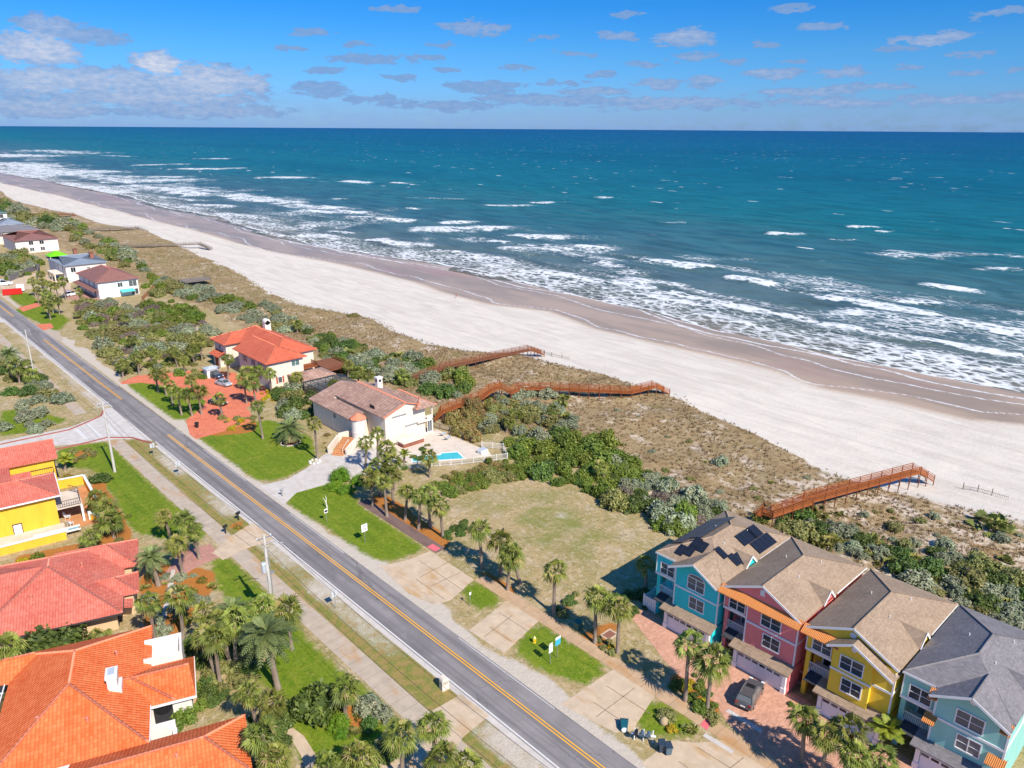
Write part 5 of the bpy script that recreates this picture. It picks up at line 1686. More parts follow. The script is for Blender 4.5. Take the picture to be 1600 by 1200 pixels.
b.box(-5.2, 1.0, 8.0, 14.6, 3.3, 3.42)
te = b.build('terrace', MAT['pool_deck'], h)
railing(te, [(-5.0, 14.4, 3.4), (.9, 14.4, 3.4), (.9, 8.2, 3.4), (-2.2, 8.2, 3.4)], MAT['metal_dark'], 1.0, .3, .02)
b = MB()
b.box(.0, 3.4, .3, 6.4, 2.8, 3.0)
ve = b.build('veranda_roof', MAT['pool_deck'], h)
railing(ve, [(.2, .4, 3.0), (3.2, .4, 3.0), (3.3, 4.6, 3.0), (2.2, 6.3, 3.0)], MAT['metal_dark'], 1.0, .3, .02)
b = MB()
b.box(3.1, 3.4, .3, .6, 0, 2.8).box(3.1, 3.4, 6.0, 6.3, 0, 2.8)
b.build('veranda_post', MAT['white'], ve)
b = MB(face(SOUTH, (-5.3, 0, 1.1)))
b.box(-.5, .5, -.02, .08, -1.1, 1.1)
dr = b.build('door', MAT['white'], h)
b = MB(face(SOUTH, (-5.3, 0, 1.1)))
b.box(-.62, -.5, -.02, .12, -1.1, 1.22).box(.5, .62, -.02, .12, -1.1, 1.22).box(-.5, .5, -.02, .12, 1.1, 1.22)
b.build('door_frame', MAT['metal_dark'], dr)
b = MB(face(SOUTH, (-5.3, 0, 1.1)))
b.box(-.28, .28, .06, .1, .15, .75)
b.build('pane', MAT['sign_back'], dr)
window(h, SOUTH, (-8.9, 0, 1.6), .9, 1.3, 1, 1)
sheet('patio_pavers', [(20.0, 134.0), (26.2, 134.2), (25.6, 123.0), (23.8, 119.2), (20.5, 119.6)], MAT['paver_patio'], 0.025)
gw = thing('patio_wall', 'yellow rendered patio wall with a white coping beside the yellow house', 'wall', (0, 0, 0))
P = [(19.6, 136.6), (26.3, 135.2), (25.6, 127.0), (25.2, 123.2)]
b = MB()
for p, q in zip(P[:-1], P[1:]):
    b.bar((*p, .8), (*q, .8), .24, 1.6)
b.build('wall_body', MAT['stucco_yellow'], gw)
b = MB()
for p, q in zip(P[:-1], P[1:]):
    b.bar((*p, 1.66), (*q, 1.66), .42, .12)
b.build('coping', MAT['white'], gw)
gw = thing('garden_wall', 'low orange and white balustrade wall at the corner of the yellow patio', 'wall', (0, 0, 0))
P = [(23.4, 121.2), (24.2, 119.5), (24.6, 117.8)]
b = MB()
for p, q in zip(P[:-1], P[1:]):
    b.bar((*p, .5), (*q, .5), .2, 1.0)
b.build('wall_body', MAT['stucco_yellow'], gw)
b = MB()
for p, q in zip(P[:-1], P[1:]):
    b.bar((*p, 1.05), (*q, 1.05), .36, .12)
for p in P:
    b.box(p[0] - .2, p[0] + .2, p[1] - .2, p[1] + .2, 0, 1.3)
b.build('coping', MAT['white'], gw)
gw = thing('terrace_wall', 'long yellow retaining wall carrying the narrow pool of the yellow house', 'wall', (19.3, 121.3, 0), R(-8))
b = MB()
b.box(-22, .4, -4.4, -4.1, 0, 1.3)
b.build('wall_body', MAT['stucco_yellow'], gw)
b = MB()
b.box(-22, .5, -4.1, -.05, .55, .75)
b.build('deck', MAT['pool_deck'], gw)
b = MB()
b.box(-22, .5, -4.5, -4.0, 1.3, 1.38)
b.build('coping', MAT['white'], gw)
po = thing('lap_pool', 'narrow blue grey lap pool along the wall of the yellow house', 'pool', (19.3, 121.3, 0), R(-8))
b = MB()
b.box(-3.2, 2.2, -3.6, -2.6, .76, .80)
b.build('water', plain('blue grey pool water', (0.22, 0.38, 0.42), 0.15), po)  # even blue grey water colour
b = MB()
b.box(-3.4, 2.4, -3.8, -3.6, .75, .95).box(-3.4, 2.4, -2.6, -2.4, .75, .95).box(-3.6, -3.3, -3.8, -2.4, .75, 1.0).box(.5, .8, -3.6, -2.6, .8, .9)
b.build('coping', MAT['white'], po)
po = thing('spa_pool', 'teal corner of a spa pool at the edge of the yellow terrace', 'pool', (19.3, 121.3, 0), R(-8))
b = MB()
b.box(-14, -8.8, -3.9, -1.6, .76, .80)
b.build('water', MAT['pool'], po)


def deck_chair(label, x, y, z, rz):
    t_ = thing('deck_chair', label, 'chair', (x, y, z), rz, None)
    b = MB()
    b.box(-.32, .32, -.3, .35, .34, .4)
    b.build('seat', MAT['white'], t_)
    b = MB()
    b.slab([(-.32, .33, .4), (.32, .33, .4), (.32, .62, 1.1), (-.32, .62, 1.1)], .05)
    b.build('backrest', MAT['white'], t_)
    for sx in (-.29, .29):
        for sy in (-.26, .32):
            b = MB()
            b.box(sx - .03, sx + .03, sy - .03, sy + .03, 0, .34)
            b.build('leg', MAT['white'], t_)
        b = MB()
        b.box(sx - .05, sx + .05, -.32, .4, .56, .6)
        b.build('arm', MAT['white'], t_)


deck_chair('white deck chair in front of the yellow veranda', 20.6, 121.0, .04, R(120))
deck_chair('white deck chair in the shade under the yellow veranda', 20.9, 123.6, .04, R(60))

h = local_house('salmon_roof_house', 'single storey tan house under a broad faded salmon tile roof', 14.0, 99.6, -18)
b = MB()
b.box(-16, 7.0, -8.6, 6.6, 0, 3.15)
b.box(7.0, 8.6, .8, 6.6, 0, 3.15)
b.box(7.0, 8.9, -6.0, -1.9, 0, 3.0)
b.build('wall', MAT['stucco_tan'], h)
b = MB()
l1 = hip(b, -16.6, 7.8, -9.4, 7.4, 3.2, 6.9, 'x', 0, None) if False else hip(b, -8.0, 7.9, -10.4, 7.3, 3.2, 6.7, 'y', 8.4, 7.0)
l4 = hip(b, -24, 0.2, -9.4, 7.2, 3.16, 6.4, 'x', 0, .1)
l2 = hip(b, 0, 9.5, .2, 7.34, 3.24, 5.2, 'x', .01, None)
l3 = hip(b, 2.5, 9.6, -6.6, -1.6, 3.22, 4.5, 'x', .01, None)
ro = b.build('roof', MAT['tile_salmon'], h)
caps(l1 + [l2[0], l2[3], l2[4], l3[0], l3[3], l3[4]], MAT['tile_cap_red'], ro)
b = MB()
b.slab([(8.9, -8.8, 2.7), (8.9, -6.9, 2.7), (7.2, -6.9, 3.05), (7.2, -8.8, 3.05)][::-1], .1)
b.build('entry_roof', MAT['tile_salmon'], h)
b = MB()
b.box(7.0, 7.06, -8.0, -6.2, 0, 2.6)
b.build('entry_arch_shade', MAT['dark'], h)  # flat dark panel, painted shade in place of a hollow entry
b = MB()
b.box(-8.2, 7.95, -10.46, -10.34, 2.98, 3.18).box(7.86, 7.98, -10.4, -6.7, 2.98, 3.18)
b.build('gutter', MAT['metal_dark'], h)

h = local_house('orange_roof_house', 'white house with a bright orange tile roof and a white chimney', 9.7, 73.2, -19.5)
b = MB()
b.box(-6, 6.0, -6.3, 11.0, 0, 3.15)
b.box(6.0, 10.4, -1.1, 4.1, 0, 2.9)
b.box(1.0, 14.6, -13.4, -7.2, 0, 2.9)
b.build('wall', MAT['stucco_white'], h)
b = MB()
l1 = hip(b, -6.8, 6.7, -7.1, 12.0, 3.2, 6.7, 'y', 7.0, 6.8)
l2 = hip(b, 3.2, 10.9, -1.75, 4.75, 2.95, 4.5, 'x', .01, .4)
l3 = hip(b, .2, 15.3, -14.1, -6.6, 2.95, 4.9, 'x', .01, 3.7)
l4 = hip(b, -12.5, -4.5, 7.4, 11.9, 3.16, 4.6, 'x', 2.0, .01)
ro = b.build('roof', MAT['tile_orange'], h)
caps(l1 + [l2[0], l3[0], l3[3], l3[4], l4[0], ((5.0, 1.5, 4.5), (9.0, -1.75, 3.0))], MAT['tile_cap'], ro, .13)
b = MB()
b.box(3.1, 4.0, -.3, 1.2, 3.6, 6.4).box(3.0, 4.1, -.4, 1.3, 6.2, 6.5).box(3.0, 4.3, -.45, 1.35, 3.6, 5.0)
ch = b.build('chimney', MAT['stucco_white'], h)
b = MB()
b.box(3.25, 3.85, -.1, 1.0, 6.5, 6.6)
b.build('flue', MAT['sign_back'], ch)
b = MB()
b.box(6.0, 9.8, 4.75, 8.4, 0, 3.0).box(6.0, 9.8, 4.75, 5.0, 3.0, 3.9).box(9.55, 9.8, 5.0, 8.4, 3.0, 3.9).box(6.0, 9.55, 8.15, 8.4, 3.0, 3.9)
b.build('roof_terrace', MAT['stucco_white'], h)
b = MB()
b.box(6.5, 8.9, -4.6, -4.2, 0, 2.7).box(8.6, 9.0, -5.6, -4.6, 0, 2.0).box(6.0, 6.6, -5.8, -4.2, 0, 3.1)
b.build('porch_wall', MAT['stucco_white'], h)
b = MB()
b.box(-6.9, 6.8, -7.18, -7.06, 2.95, 3.18).box(6.66, 6.78, -7.1, -1.8, 2.95, 3.18).box(10.86, 10.98, -1.8, 4.8, 2.7, 2.93).box(6.7, 10.9, -1.86, -1.74, 2.7, 2.93)
b.build('gutter', MAT['white'], h)
b = MB()
b.box(6.8, 8.6, -1.16, -1.08, 0, 2.1).tube([(7.7, -1.16, 2.0), (7.7, -1.08, 2.0)], .9, 18)
b.build('porch_arch_shade', MAT['dark'], h)  # dark sheet on the wall paints the shade inside the porch
window(h, SOUTH, (3.0, -6.3, 2.1), 2.6, 1.2, 3, 1, gm=glass('pale green glass', (0.16, 0.22, 0.15)))
cg = thing('pool_screen', 'white framed screen enclosure behind the orange tile roof', 'pool enclosure', (9.7, 73.2, 0), R(-19.5))
b = MB()
for y in np.linspace(-4, 12, 9):
    b.bar((-14, y, 4.0), (-7.1, y, 3.1), .1, .1)
for x, z in ((-14, 4.0), (-10.5, 3.55), (-7.2, 3.1)):
    b.bar((x, -4, z), (x, 12, z), .1, .1)
for y in np.linspace(-4, 12, 5):
    b.bar((-14, y, 0), (-14, y, 4.0), .1, .1)
b.build('cage_frame', MAT['white'], cg)
b = MB()
b.poly([(-14, -4, 3.95), (-7.2, -4, 3.05), (-7.2, 12, 3.05), (-14, 12, 3.95)])
b.build('screen', MAT['screen'], cg)


def roof_vents(house, pts):
    for x, y, z in pts:
        v = MB()
        v.cyl(x, y, z - .2, z + .35, .09, 8)
        v.lathe(x, y, [(.16, z + .3), (.16, z + .38), (.02, z + .44)], 8)
        v.build('roof_vent', MAT['tile_cap_red'], house)


for o_ in [o for o in C.objects if o.name.startswith('orange_roof_house')]:
    roof_vents(o_, [(-2.6, -2.5, 5.3), (3.6, 5.2, 5.2), (1.6, -4.0, 5.0), (9.2, -11.4, 4.4)])
for o_ in [o for o in C.objects if o.name.startswith('salmon_roof_house')]:
    roof_vents(o_, [(-1.6, -6.0, 5.2), (3.4, -1.0, 5.4), (5.2, 2.0, 4.6), (-5.0, -4.2, 4.6)])


# ---- far houses along the coast
def far_house(label, x0, x1, y0, y1, ze, zr, wm, rm, axis='y', extra=None, wins=(), ov=.7, lines=True):
    t_ = thing('beach_house', label, 'house', (0, 0, 0))
    b = MB()
    b.box(x0, x1, y0, y1, 0, ze)
    b.build('wall', wm, t_)
    b = MB()
    ll = hip(b, x0 - ov, x1 + ov, y0 - ov, y1 + ov, ze + .05, zr, axis)
    ro_ = b.build('roof', rm, t_)
    if lines:
        caps(ll, MAT['tile_cap_red'] if rm in (MAT['tile_maroon'],) else MAT['sign_back'], ro_, .1)
    for o, p, w_, hh in wins:
        window(t_, o, p, w_, hh, 2, 1, gm=MAT['glass_dark'])
    return t_


h = far_house('white two storey beach house with a maroon hip roof', 72.3, 85.6, 291.5, 315.5, 5.9, 9.2, MAT['white'], MAT['tile_maroon'], 'y',
              wins=[(SOUTH, (79.5, 291.5, 4.2), 1.6, 1.5), (FRONT, (72.3, 296, 4.5), 1.6, 1.4), (FRONT, (72.3, 302, 4.5), 1.6, 1.4), (FRONT, (72.3, 308, 4.5), 1.4, 1.4), (FRONT, (72.3, 296, 1.5), 2.2, 1.8), (FRONT, (72.3, 302, 1.5), 2.2, 1.8), (FRONT, (72.3, 308, 1.5), 1.8, 1.8), (SOUTH, (83.8, 291.5, 4.2), 2.6, 2.0), (SOUTH, (84.2, 291.5, 1.2), 2.2, 2.0)])
b = MB()
b.slab([(70.0, 316, 2.9), (70.0, 291.5, 2.9), (72.3, 291.5, 3.4), (72.3, 316, 3.4)], .15)
b.build('porch_roof', MAT['tile_maroon'], h)
b = MB()
b.slab([(79.0, 288.6, 1.9), (83.6, 288.6, 1.9), (83.6, 291.4, 2.5), (79.0, 291.4, 2.5)], .06)
b.build('awning', MAT['canvas_teal'], h)
p = G(150, 404, 7)
h = far_house('beige beach house with a grey standing seam roof and red chimneys', 72, 86.5, 331.5, 358, 6.6, 8.6, MAT['stucco_pink'], MAT['roof_grey_metal'], 'x',
              wins=[(SOUTH, (74.5, 331.5, 4.8), 1.6, 1.8), (SOUTH, (80.0, 331.5, 5.0), 1.0, .8), (FRONT, (72, 336, 4.8), 1.6, 1.8), (FRONT, (72, 343, 4.8), 1.6, 1.8), (FRONT, (72, 336, 1.8), 1.8, 2)])
for x, y in ((83.5, 338.5), (81.0, 352)):
    b = MB()
    b.box(x - .7, x + .7, y - .7, y + .7, 7.0, 10.0).box(x - .9, x + .9, y - .9, y + .9, 9.7, 10.0)
    b.build('chimney', MAT['brick_red'], h)
for y in (336, 341, 346):
    b = MB()
    b.box(68.6, 69.0, y - .2, y + .2, 0, 3.0)
    b.build('balcony_post', MAT['stucco_cream'], h)
b = MB()
b.box(68.4, 72.0, 335.6, 346.4, 3.0, 3.3)
b.build('balcony', MAT['stucco_cream'], h)
um = thing('roof_gazebo', 'lime green canvas pavilion roof beside the grey metal roof', 'gazebo', (*G(88, 396, 8.3), 0))
b = MB()
hip(b, -3.4, 3.4, -3.4, 3.4, 7.7, 9.5, 'x', 3.4, 3.4, .1)
b.build('canopy', MAT['canopy_green'], um)
for sx in (-3.0, 3.0):
    for sy in (-3.0, 3.0):
        b = MB()
        b.box(sx - .12, sx + .12, sy - .12, sy + .12, 6.5, 7.8)
        b.build('post', MAT['stucco_cream'], um)
h = far_house('pale pink beach house with a brown roof behind the grey metal one', 73, 91, 424.5, 452, 6.0, 9.0, MAT['stucco_pink'], MAT['tile_maroon'], 'x',
              wins=[(SOUTH, (79.5, 424.5, 4.6), 1.8, 1.6), (SOUTH, (84.0, 424.5, 4.6), 1.8, 1.6), (SOUTH, (79.5, 424.5, 1.6), 1.8, 1.6), (SOUTH, (84.0, 424.5, 1.6), 1.8, 1.6)])
h = far_house('cream beach house with a low slate blue roof', 69, 92, 466, 489, 6.0, 8.4, MAT['stucco_cream'], MAT['shingle_grey'], 'x', wins=[(SOUTH, (75, 466, 4.5), 1.8, 1.6)])
h = far_house('white beach house with a peaked grey roof among the dune shrubs', 79, 90, 492, 506, 7.0, 9.8, MAT['stucco_white'], MAT['roof_grey_metal'], 'x', wins=[(SOUTH, (86, 492, 4.5), 1.8, 1.6)])
h = far_house('green roofed tall beach house with dark window bands', 72, 87, 513, 540, 11.4, 12.8, MAT['stucco_white'], plain('green tile', (0.12, 0.22, 0.17), 0.7), 'x',
              wins=[(SOUTH, (78, 513, 9.6), 3.4, 2.0), (SOUTH, (83.5, 513, 9.6), 3.4, 2.0), (SOUTH, (78, 513, 6.4), 3.4, 2.0), (SOUTH, (83.5, 513, 6.4), 3.4, 2.0)])
h = far_house('small white beach house near the far end of the dunes', 98, 112, 820, 845, 4.5, 7.0, MAT['stucco_white'], MAT['tile_maroon'], 'x')
h = far_house('low white beach house at the far end of the dunes', 120, 136, 905, 930, 4.0, 6.5, MAT['white'], MAT['tile_brown'], 'x')
gw = thing('courtyard_wall', 'dark topped courtyard wall beside the far parked van', 'wall', (0, 0, 0))
P = [W([(15, 440)])[0], W([(62, 420)])[0], W([(58, 440)])[0]]
b = MB()
for p, q in zip(P[:-1], P[1:]):
    b.bar((*p, 1.1), (*q, 1.1), .3, 2.2)
b.build('wall_body', MAT['shingle_grey'], gw)
sheet('far_forecourt', W([(0, 436), (60, 426), (110, 440), (112, 462), (60, 452), (0, 452)]), MAT['drive'], .02)
sheet('far_drive', W([(100, 452), (140, 456), (160, 470), (130, 472), (105, 466)]), MAT['paver_rose'], .024)
fence('deck_fence', 'low brown timber fence round the terrace of the white maroon roofed house', [G(222, 470), G(240, 452), G(285, 452), G(292, 468)], MAT['wood_brown'], 1.4, .3)
dk = thing('viewing_deck', 'weathered timber viewing deck in the dune scrub by the maroon roofed house', 'deck', (*G(300, 438, 2), 0), 0)
b = MB()
b.box(-4, 6, -4, 4, 2.0, 2.2)
b.build('deck_boards', MAT['wood_grey'], dk)
for x in (-3.8, 5.8):
    for y in (-3.8, 3.8):
        b = MB()
        b.box(x - .12, x + .12, y - .12, y + .12, -.4, 2.0)
        b.build('post', MAT['wood_grey'], dk)
railing(dk, [(-3.9, -3.9, 2.2), (5.9, -3.9, 2.2), (5.9, 3.9, 2.2)], MAT['wood_grey'], 1.0, .5, .03)
# ------------------------------------------------------------------ boardwalks over the dunes
def boardwalk(label, pts, deck_m, post_m, width=1.7, group='dune boardwalks', post_step=2.4, rail=1.05, boards=3, thin=False):
    t_ = thing('dune_boardwalk', label, 'boardwalk', (0, 0, 0), 0, group)
    P = [Vector(p) for p in pts]
    dk_ = MB()
    sides = {1: MB(), -1: MB()}
    offs = {}
    for s in (1, -1):
        o_ = []
        for i, p in enumerate(P):
            d0 = (P[i] - P[i - 1]) if i else (P[1] - P[0])
            d1 = (P[i + 1] - P[i]) if i < len(P) - 1 else d0
            d = Vector((d0.x, d0.y, 0)).normalized() + Vector((d1.x, d1.y, 0)).normalized()
            d.normalize()
            n = Vector((-d.y, d.x, 0))
            o_.append(p + n * s * width / 2)
        offs[s] = o_
    for i in range(len(P) - 1):
        dk_.slab([offs[-1][i], offs[-1][i + 1], offs[1][i + 1], offs[1][i]], .06)
        for s in (1, -1):
            a, b = offs[s][i], offs[s][i + 1]
            dk_.bar(a - ZUP * .16, b - ZUP * .16, .06, .2)
            sides[s].bar(a + ZUP * rail, b + ZUP * rail, .16, .05)
            for k in range(boards):
                sides[s].bar(a + ZUP * (.2 + .27 * k), b + ZUP * (.2 + .27 * k), .035, .14)
    dk_.build('deck', deck_m, t_)
    for s in (1, -1):
        sides[s].build('handrail', deck_m, t_)
    for s in (1, -1):
        for i in range(len(P) - 1):
            a, b = offs[s][i], offs[s][i + 1]
            n = max(1, round((b - a).length / post_step))
            for k in range(n + (1 if i == len(P) - 2 else 0)):
                c_ = a.lerp(b, k / n)
                m_ = MB()
                g0 = min(gz(c_.x, c_.y), c_.z) - .3
                m_.box(c_.x - .06, c_.x + .06, c_.y - .06, c_.y + .06, g0, c_.z + rail)
                m_.build('post', post_m, t_)
    return t_


def path(lst):
    return [(*G(px, py, z), z) for px, py, z in lst]


boardwalk('brown curving timber boardwalk over the dunes behind the red roofed house', path([(648, 592, 1.6), (672, 582, 1.9), (700, 572, 2.1), (728, 566, 2.1), (752, 561, 2.1), (790, 553, 2.1), (827, 546, 2.3), (848, 553, .5)]), MAT['wood_brown'], MAT['wood_dark'])
boardwalk('long red timber boardwalk zigzagging from the white brown roofed house to the beach', path([(681, 655, .4), (690, 643, 2.2), (718, 632, 2.4), (752, 620, 2.5), (768, 608, 3.4), (782, 604, 3.4), (797, 613, 2.2), (812, 606, 2.6), (860, 606, 2.4), (920, 609, 2.4), (986, 612, 2.3), (1022, 603, 3.0), (1042, 613, .5)]), MAT['wood_red'], MAT['wood_dark'])
boardwalk('straight red timber boardwalk behind the turquoise townhouse', path([(1178, 812, .6), (1192, 798, 2.3), (1206, 803, 2.3), (1262, 783, 2.5), (1264, 780, 2.7), (1350, 757, 2.7), (1432, 735, 2.7), (1453, 748, .6)]), MAT['wood_red'], MAT['wood_dark'])
boardwalk('grey weathered boardwalk on the dunes beyond the maroon roofed house', path([(160, 384, 1.5), (240, 384, 1.8), (312, 381, 2.0), (329, 389, .3)]), MAT['wood_grey'], MAT['wood_grey'], 2.0, post_step=7, boards=2)
boardwalk('thin grey boardwalk on the dunes beside the grey metal roof', path([(118, 359, 1.5), (170, 357, 1.8), (214, 356, 2.0), (229, 363, .3)]), MAT['wood_grey'], MAT['wood_grey'], 2.2, post_step=9, boards=2)
boardwalk('farthest dark boardwalk crossing to the beach', path([(45, 336, 2.0), (80, 335, 2.2), (114, 335, 2.2), (122, 339, .4)]), MAT['wood_brown'], MAT['wood_brown'], 2.6, post_step=12, boards=3)

# sand fence on the beach
for pts in ([(1505, 762), (1528, 765), (1550, 771), (1575, 779)], [(850, 552), (862, 556), (878, 558), (890, 560)]):
    for q0, q1 in zip(pts[:-1], pts[1:]):
        sf = thing('sand_fence', 'short length of broken slat fence standing in the pale sand', 'fence', (0, 0, 0), 0, 'broken sand fences on the beach')
        a, b = G(*q0, 0), G(*q1, 0)
        a, b = Vector((*a, gz(*a))), Vector((*b, gz(*b)))
        m_ = MB()
        m_.bar(a + ZUP * .6, b + ZUP * .6, .03, .05)
        n = 9
        for k in range(n + 1):
            c_ = a.lerp(b, k / n)
            m_.bar(c_ - ZUP * .2, c_ + ZUP * (.75 + .2 * random.random()), .04, .03)
        m_.build('slats', MAT['wood_grey'], sf)
        m_ = MB()
        m_.box(a.x - .06, a.x + .06, a.y - .06, a.y + .06, a.z - .3, a.z + 1.25)
        m_.build('post', MAT['wood_grey'], sf)


# ------------------------------------------------------------------ plants
class Leaves:
    def __init__(s, seed):
        s.r = np.random.default_rng(seed)
        s.V, s.T = [], []

    def strip(s, pts, widths, side, tint):
        """A ribbon of quads along pts."""
        pts = np.asarray(pts)
        side = np.asarray(side)
        for i in range(len(pts) - 1):
            a, b = pts[i], pts[i + 1]
            wa, wb = widths[i], widths[i + 1]
            s.V += [a - side * wa, a + side * wa, b + side * wb, b - side * wb]
            s.T += [tint] * 4

    def obj(s, name, mat, parent=None):
        V = np.array(s.V, np.float32)
        F = np.arange(len(V)).reshape(-1, 4)
        return np_mesh(name, V, F, mat, {'tint': np.array(s.T)}, parent)


def unit(v):
    return v / (np.linalg.norm(v) + 1e-9)


def fan_leaf(L, base, d, plen, blade, nb, tint, droop=.55, spread=1.25):
    r = L.r
    up = np.array([0, 0, 1.])
    side = unit(np.cross(d, up) + 1e-3)
    tip = base + d * plen
    tip[2] -= .12 * plen
    L.strip([base, tip], [.025, .02], side, tint * .8)
    roll = r.uniform(-.9, .9)
    n = np.cross(side, d)
    side = side * math.cos(roll) + n * math.sin(roll)
    n = np.cross(side, d)
    for k in range(nb):
        a = (k / (nb - 1) - .5) * 2 * spread
        bd = unit(d * math.cos(a) + side * math.sin(a) + n * (.12 * abs(a)))
        ln = blade * (1 - .28 * abs(a) / spread) * r.uniform(.85, 1.1)
        m1 = tip + bd * ln * .55
        m1[2] -= droop * ln * .10
        e = tip + bd * ln
        e[2] -= droop * ln * r.uniform(.5, 1.25)
        bs = unit(np.cross(bd, n) + 1e-3)
        L.strip([tip, m1, e], [.025, .075, .008], bs, float(np.clip(tint + r.uniform(-.25, .25), 0, .9 if tint < .9 else 1)))


def sabal_crown(seed, nleaf=36, plen=(.75, 1.25), blade=1.15, low=-.75, skirt=8):
    L = Leaves(seed)
    r = L.r
    for i in range(nleaf):
        f = i / nleaf
        elev = math.asin(np.clip(1.0 - f * (1.0 - low), -1, 1)) + r.uniform(-.12, .12)
        az_ = i * 2.39996 + r.uniform(-.25, .25)
        d = np.array([math.cos(az_) * math.cos(elev), math.sin(az_) * math.cos(elev), math.sin(elev)])
        t0 = float(np.clip(.62 - .2 * f + r.uniform(-.3, .3), 0, .88))
        fan_leaf(L, np.array([0, 0, r.uniform(-.15, .15)]), d, r.uniform(*plen), blade * r.uniform(.85, 1.15), 11, t0)
    for i in range(skirt):
        az_ = r.uniform(0, 6.28)
        elev = r.uniform(-1.35, -.8)
        d = np.array([math.cos(az_) * math.cos(elev), math.sin(az_) * math.cos(elev), math.sin(elev)])
        fan_leaf(L, np.array([0, 0, -.2]), d, r.uniform(.5, .8), .8, 7, .97, 1.0, .7)
    return L


def feather_crown(seed, n=38, length=2.9, low=-.55, dead=12):
    L = Leaves(seed)
    r = L.r
    for i in range(n + dead):
        isd = i >= n
        f = i / n
        elev = (math.asin(np.clip(.96 - f * (.96 - low), -1, 1)) + r.uniform(-.1, .1)) if not isd else r.uniform(-1.25, -.7)
        az_ = i * 2.39996 + r.uniform(-.2, .2)
        h = np.array([math.cos(az_), math.sin(az_), 0])
        ln = length * r.uniform(.82, 1.1) * (.75 if isd else 1)
        ts = np.linspace(0, 1, 9)
        pts = np.array([h * (math.cos(elev) * ln * q) + np.array([0, 0, 1]) * (math.sin(elev) * ln * q - (.42 if not isd else .2) * ln * q * q) for q in ts])
        side = np.array([-h[1], h[0], 0])
        tint = .97 if isd else float(np.clip(.6 - .3 * f + r.uniform(-.3, .3), 0, .84))
        L.strip(pts, list(np.linspace(.05, .012, 9)), side, tint * .9)
        m_ = 15
        for k in range(1, m_):
            q = k / m_
            p = np.array([np.interp(q, ts, pts[:, c_]) for c_ in range(3)])
            q2 = min(q + .06, 1)
            ax = unit(np.array([np.interp(q2, ts, pts[:, c_]) for c_ in range(3)]) - p)
            ll = .62 * math.sin(math.pi * min(.18 + q * .8, 1)) ** .7 * r.uniform(.8, 1.1)
            for sg in (-1, 1):
                d = unit(side * sg * .85 + ax * .55 + np.array([0, 0, .22 if not isd else -.3]))
                e = p + d * ll
                e[2] -= .22 * ll
                L.strip([p, p + d * ll * .5, e], [.03, .075, .008], ax, float(np.clip(tint + r.uniform(-.2, .2), 0, 1 if isd else .85)))
    return L


def trunk_mesh(name, seed, r0=.23, r1=.17, lean=(0, 0), boots=True):
    """Unit-height palm trunk, ringed, with old leaf bases near the top."""
    r = random.Random(seed)
    b = MB()
    n = 22
    pts, rr = [], []
    for i in range(n + 1):
        f = i / n
        pts.append((lean[0] * f * f, lean[1] * f * f, f))
        rr.append((r0 * (1.25 - .25 * min(f * 8, 1)) + (r1 - r0) * f) * (1 + .06 * (i % 2)) * r.uniform(.95, 1.05))
    b.tube(pts, rr, 8)
    o = b.build(name, MAT['trunk'], None, smooth=True)
    return o


protos = {}


def proto_mesh(o):
    me = o.data
    bpy.data.objects.remove(o)
    return me


CROWN = [proto_mesh(sabal_crown(100 + k, 32 + 3 * (k % 3), blade=1.1 + .1 * (k % 3), low=-.75 + .12 * (k % 3), skirt=(3, 8, 14, 22)[k % 4]).obj('crown', MAT['palm'])) for k in range(9)]
CROWN_SMALL = [proto_mesh(sabal_crown(140 + k, 20, blade=.95, low=-.3, skirt=2).obj('crown', MAT['palm_bright'])) for k in range(2)]
FEATHER = [proto_mesh(feather_crown(160 + k, 38 + 4 * k, 2.9, -.5 - .1 * k, 6 + 10 * k).obj('crown', MAT['palm_date'])) for k in range(3)]
ARECA = [proto_mesh(feather_crown(170 + k, 18, 2.0, .1, 0).obj('crown', MAT['palm_bright'])) for k in range(2)]
TRUNK = [proto_mesh(trunk_mesh('trunk', 180 + k)) for k in range(3)]
TRUNK_FAT = [proto_mesh(trunk_mesh('trunk', 190 + k, .33, .30)) for k in range(2)]


def put(me, name, parent, loc=(0, 0, 0), sc=(1, 1, 1), rz=0.0):
    o = bpy.data.objects.new(name, me)
    C.objects.link(o)
    o.parent = parent
    o.location = loc
    o.scale = sc
    o.rotation_euler = (0, 0, rz)
    return o


def palm(label, crown_px, h, kind='sabal', s=1.0, group=None, tilt=None):
    """A palm whose crown centre stands at height h under the given pixel."""
    x, y = G(*crown_px, h)
    z0 = gz(x, y) - .1
    t_ = thing({'sabal': 'fan_palm', 'date': 'date_palm', 'areca': 'areca_palm', 'small': 'fan_palm'}[kind], label, 'palm tree', (x, y, z0), 0, group)
    rz = random.uniform(0, 6.28)
    i = random.randrange(60)
    H = h - z0
    lx, ly = (random.gauss(0, .35), random.gauss(0, .35)) if tilt is None else tilt
    fat = kind == 'date'
    tr = put((TRUNK_FAT if fat else TRUNK)[i % (2 if fat else 3)], 'trunk', t_, (0, 0, 0), (1, 1, H), rz)
    if lx or ly:
        ang = Vector((lx, ly, H)).normalized()
        q = ZUP.rotation_difference(ang)
        tr.rotation_mode = 'QUATERNION'
        tr.rotation_quaternion = q
        tr.location = (-lx, -ly, 0)
    cm = {'sabal': CROWN, 'date': FEATHER, 'areca': ARECA, 'small': CROWN_SMALL}[kind]
    k = s * random.uniform(.78, 1.06)
    cr = put(cm[i % len(cm)], 'crown', t_, (0, 0, H), (k, k, k * random.uniform(.9, 1.05)), rz)
    cr.rotation_euler = (random.uniform(-.22, .22), random.uniform(-.22, .22), rz)
    return t_


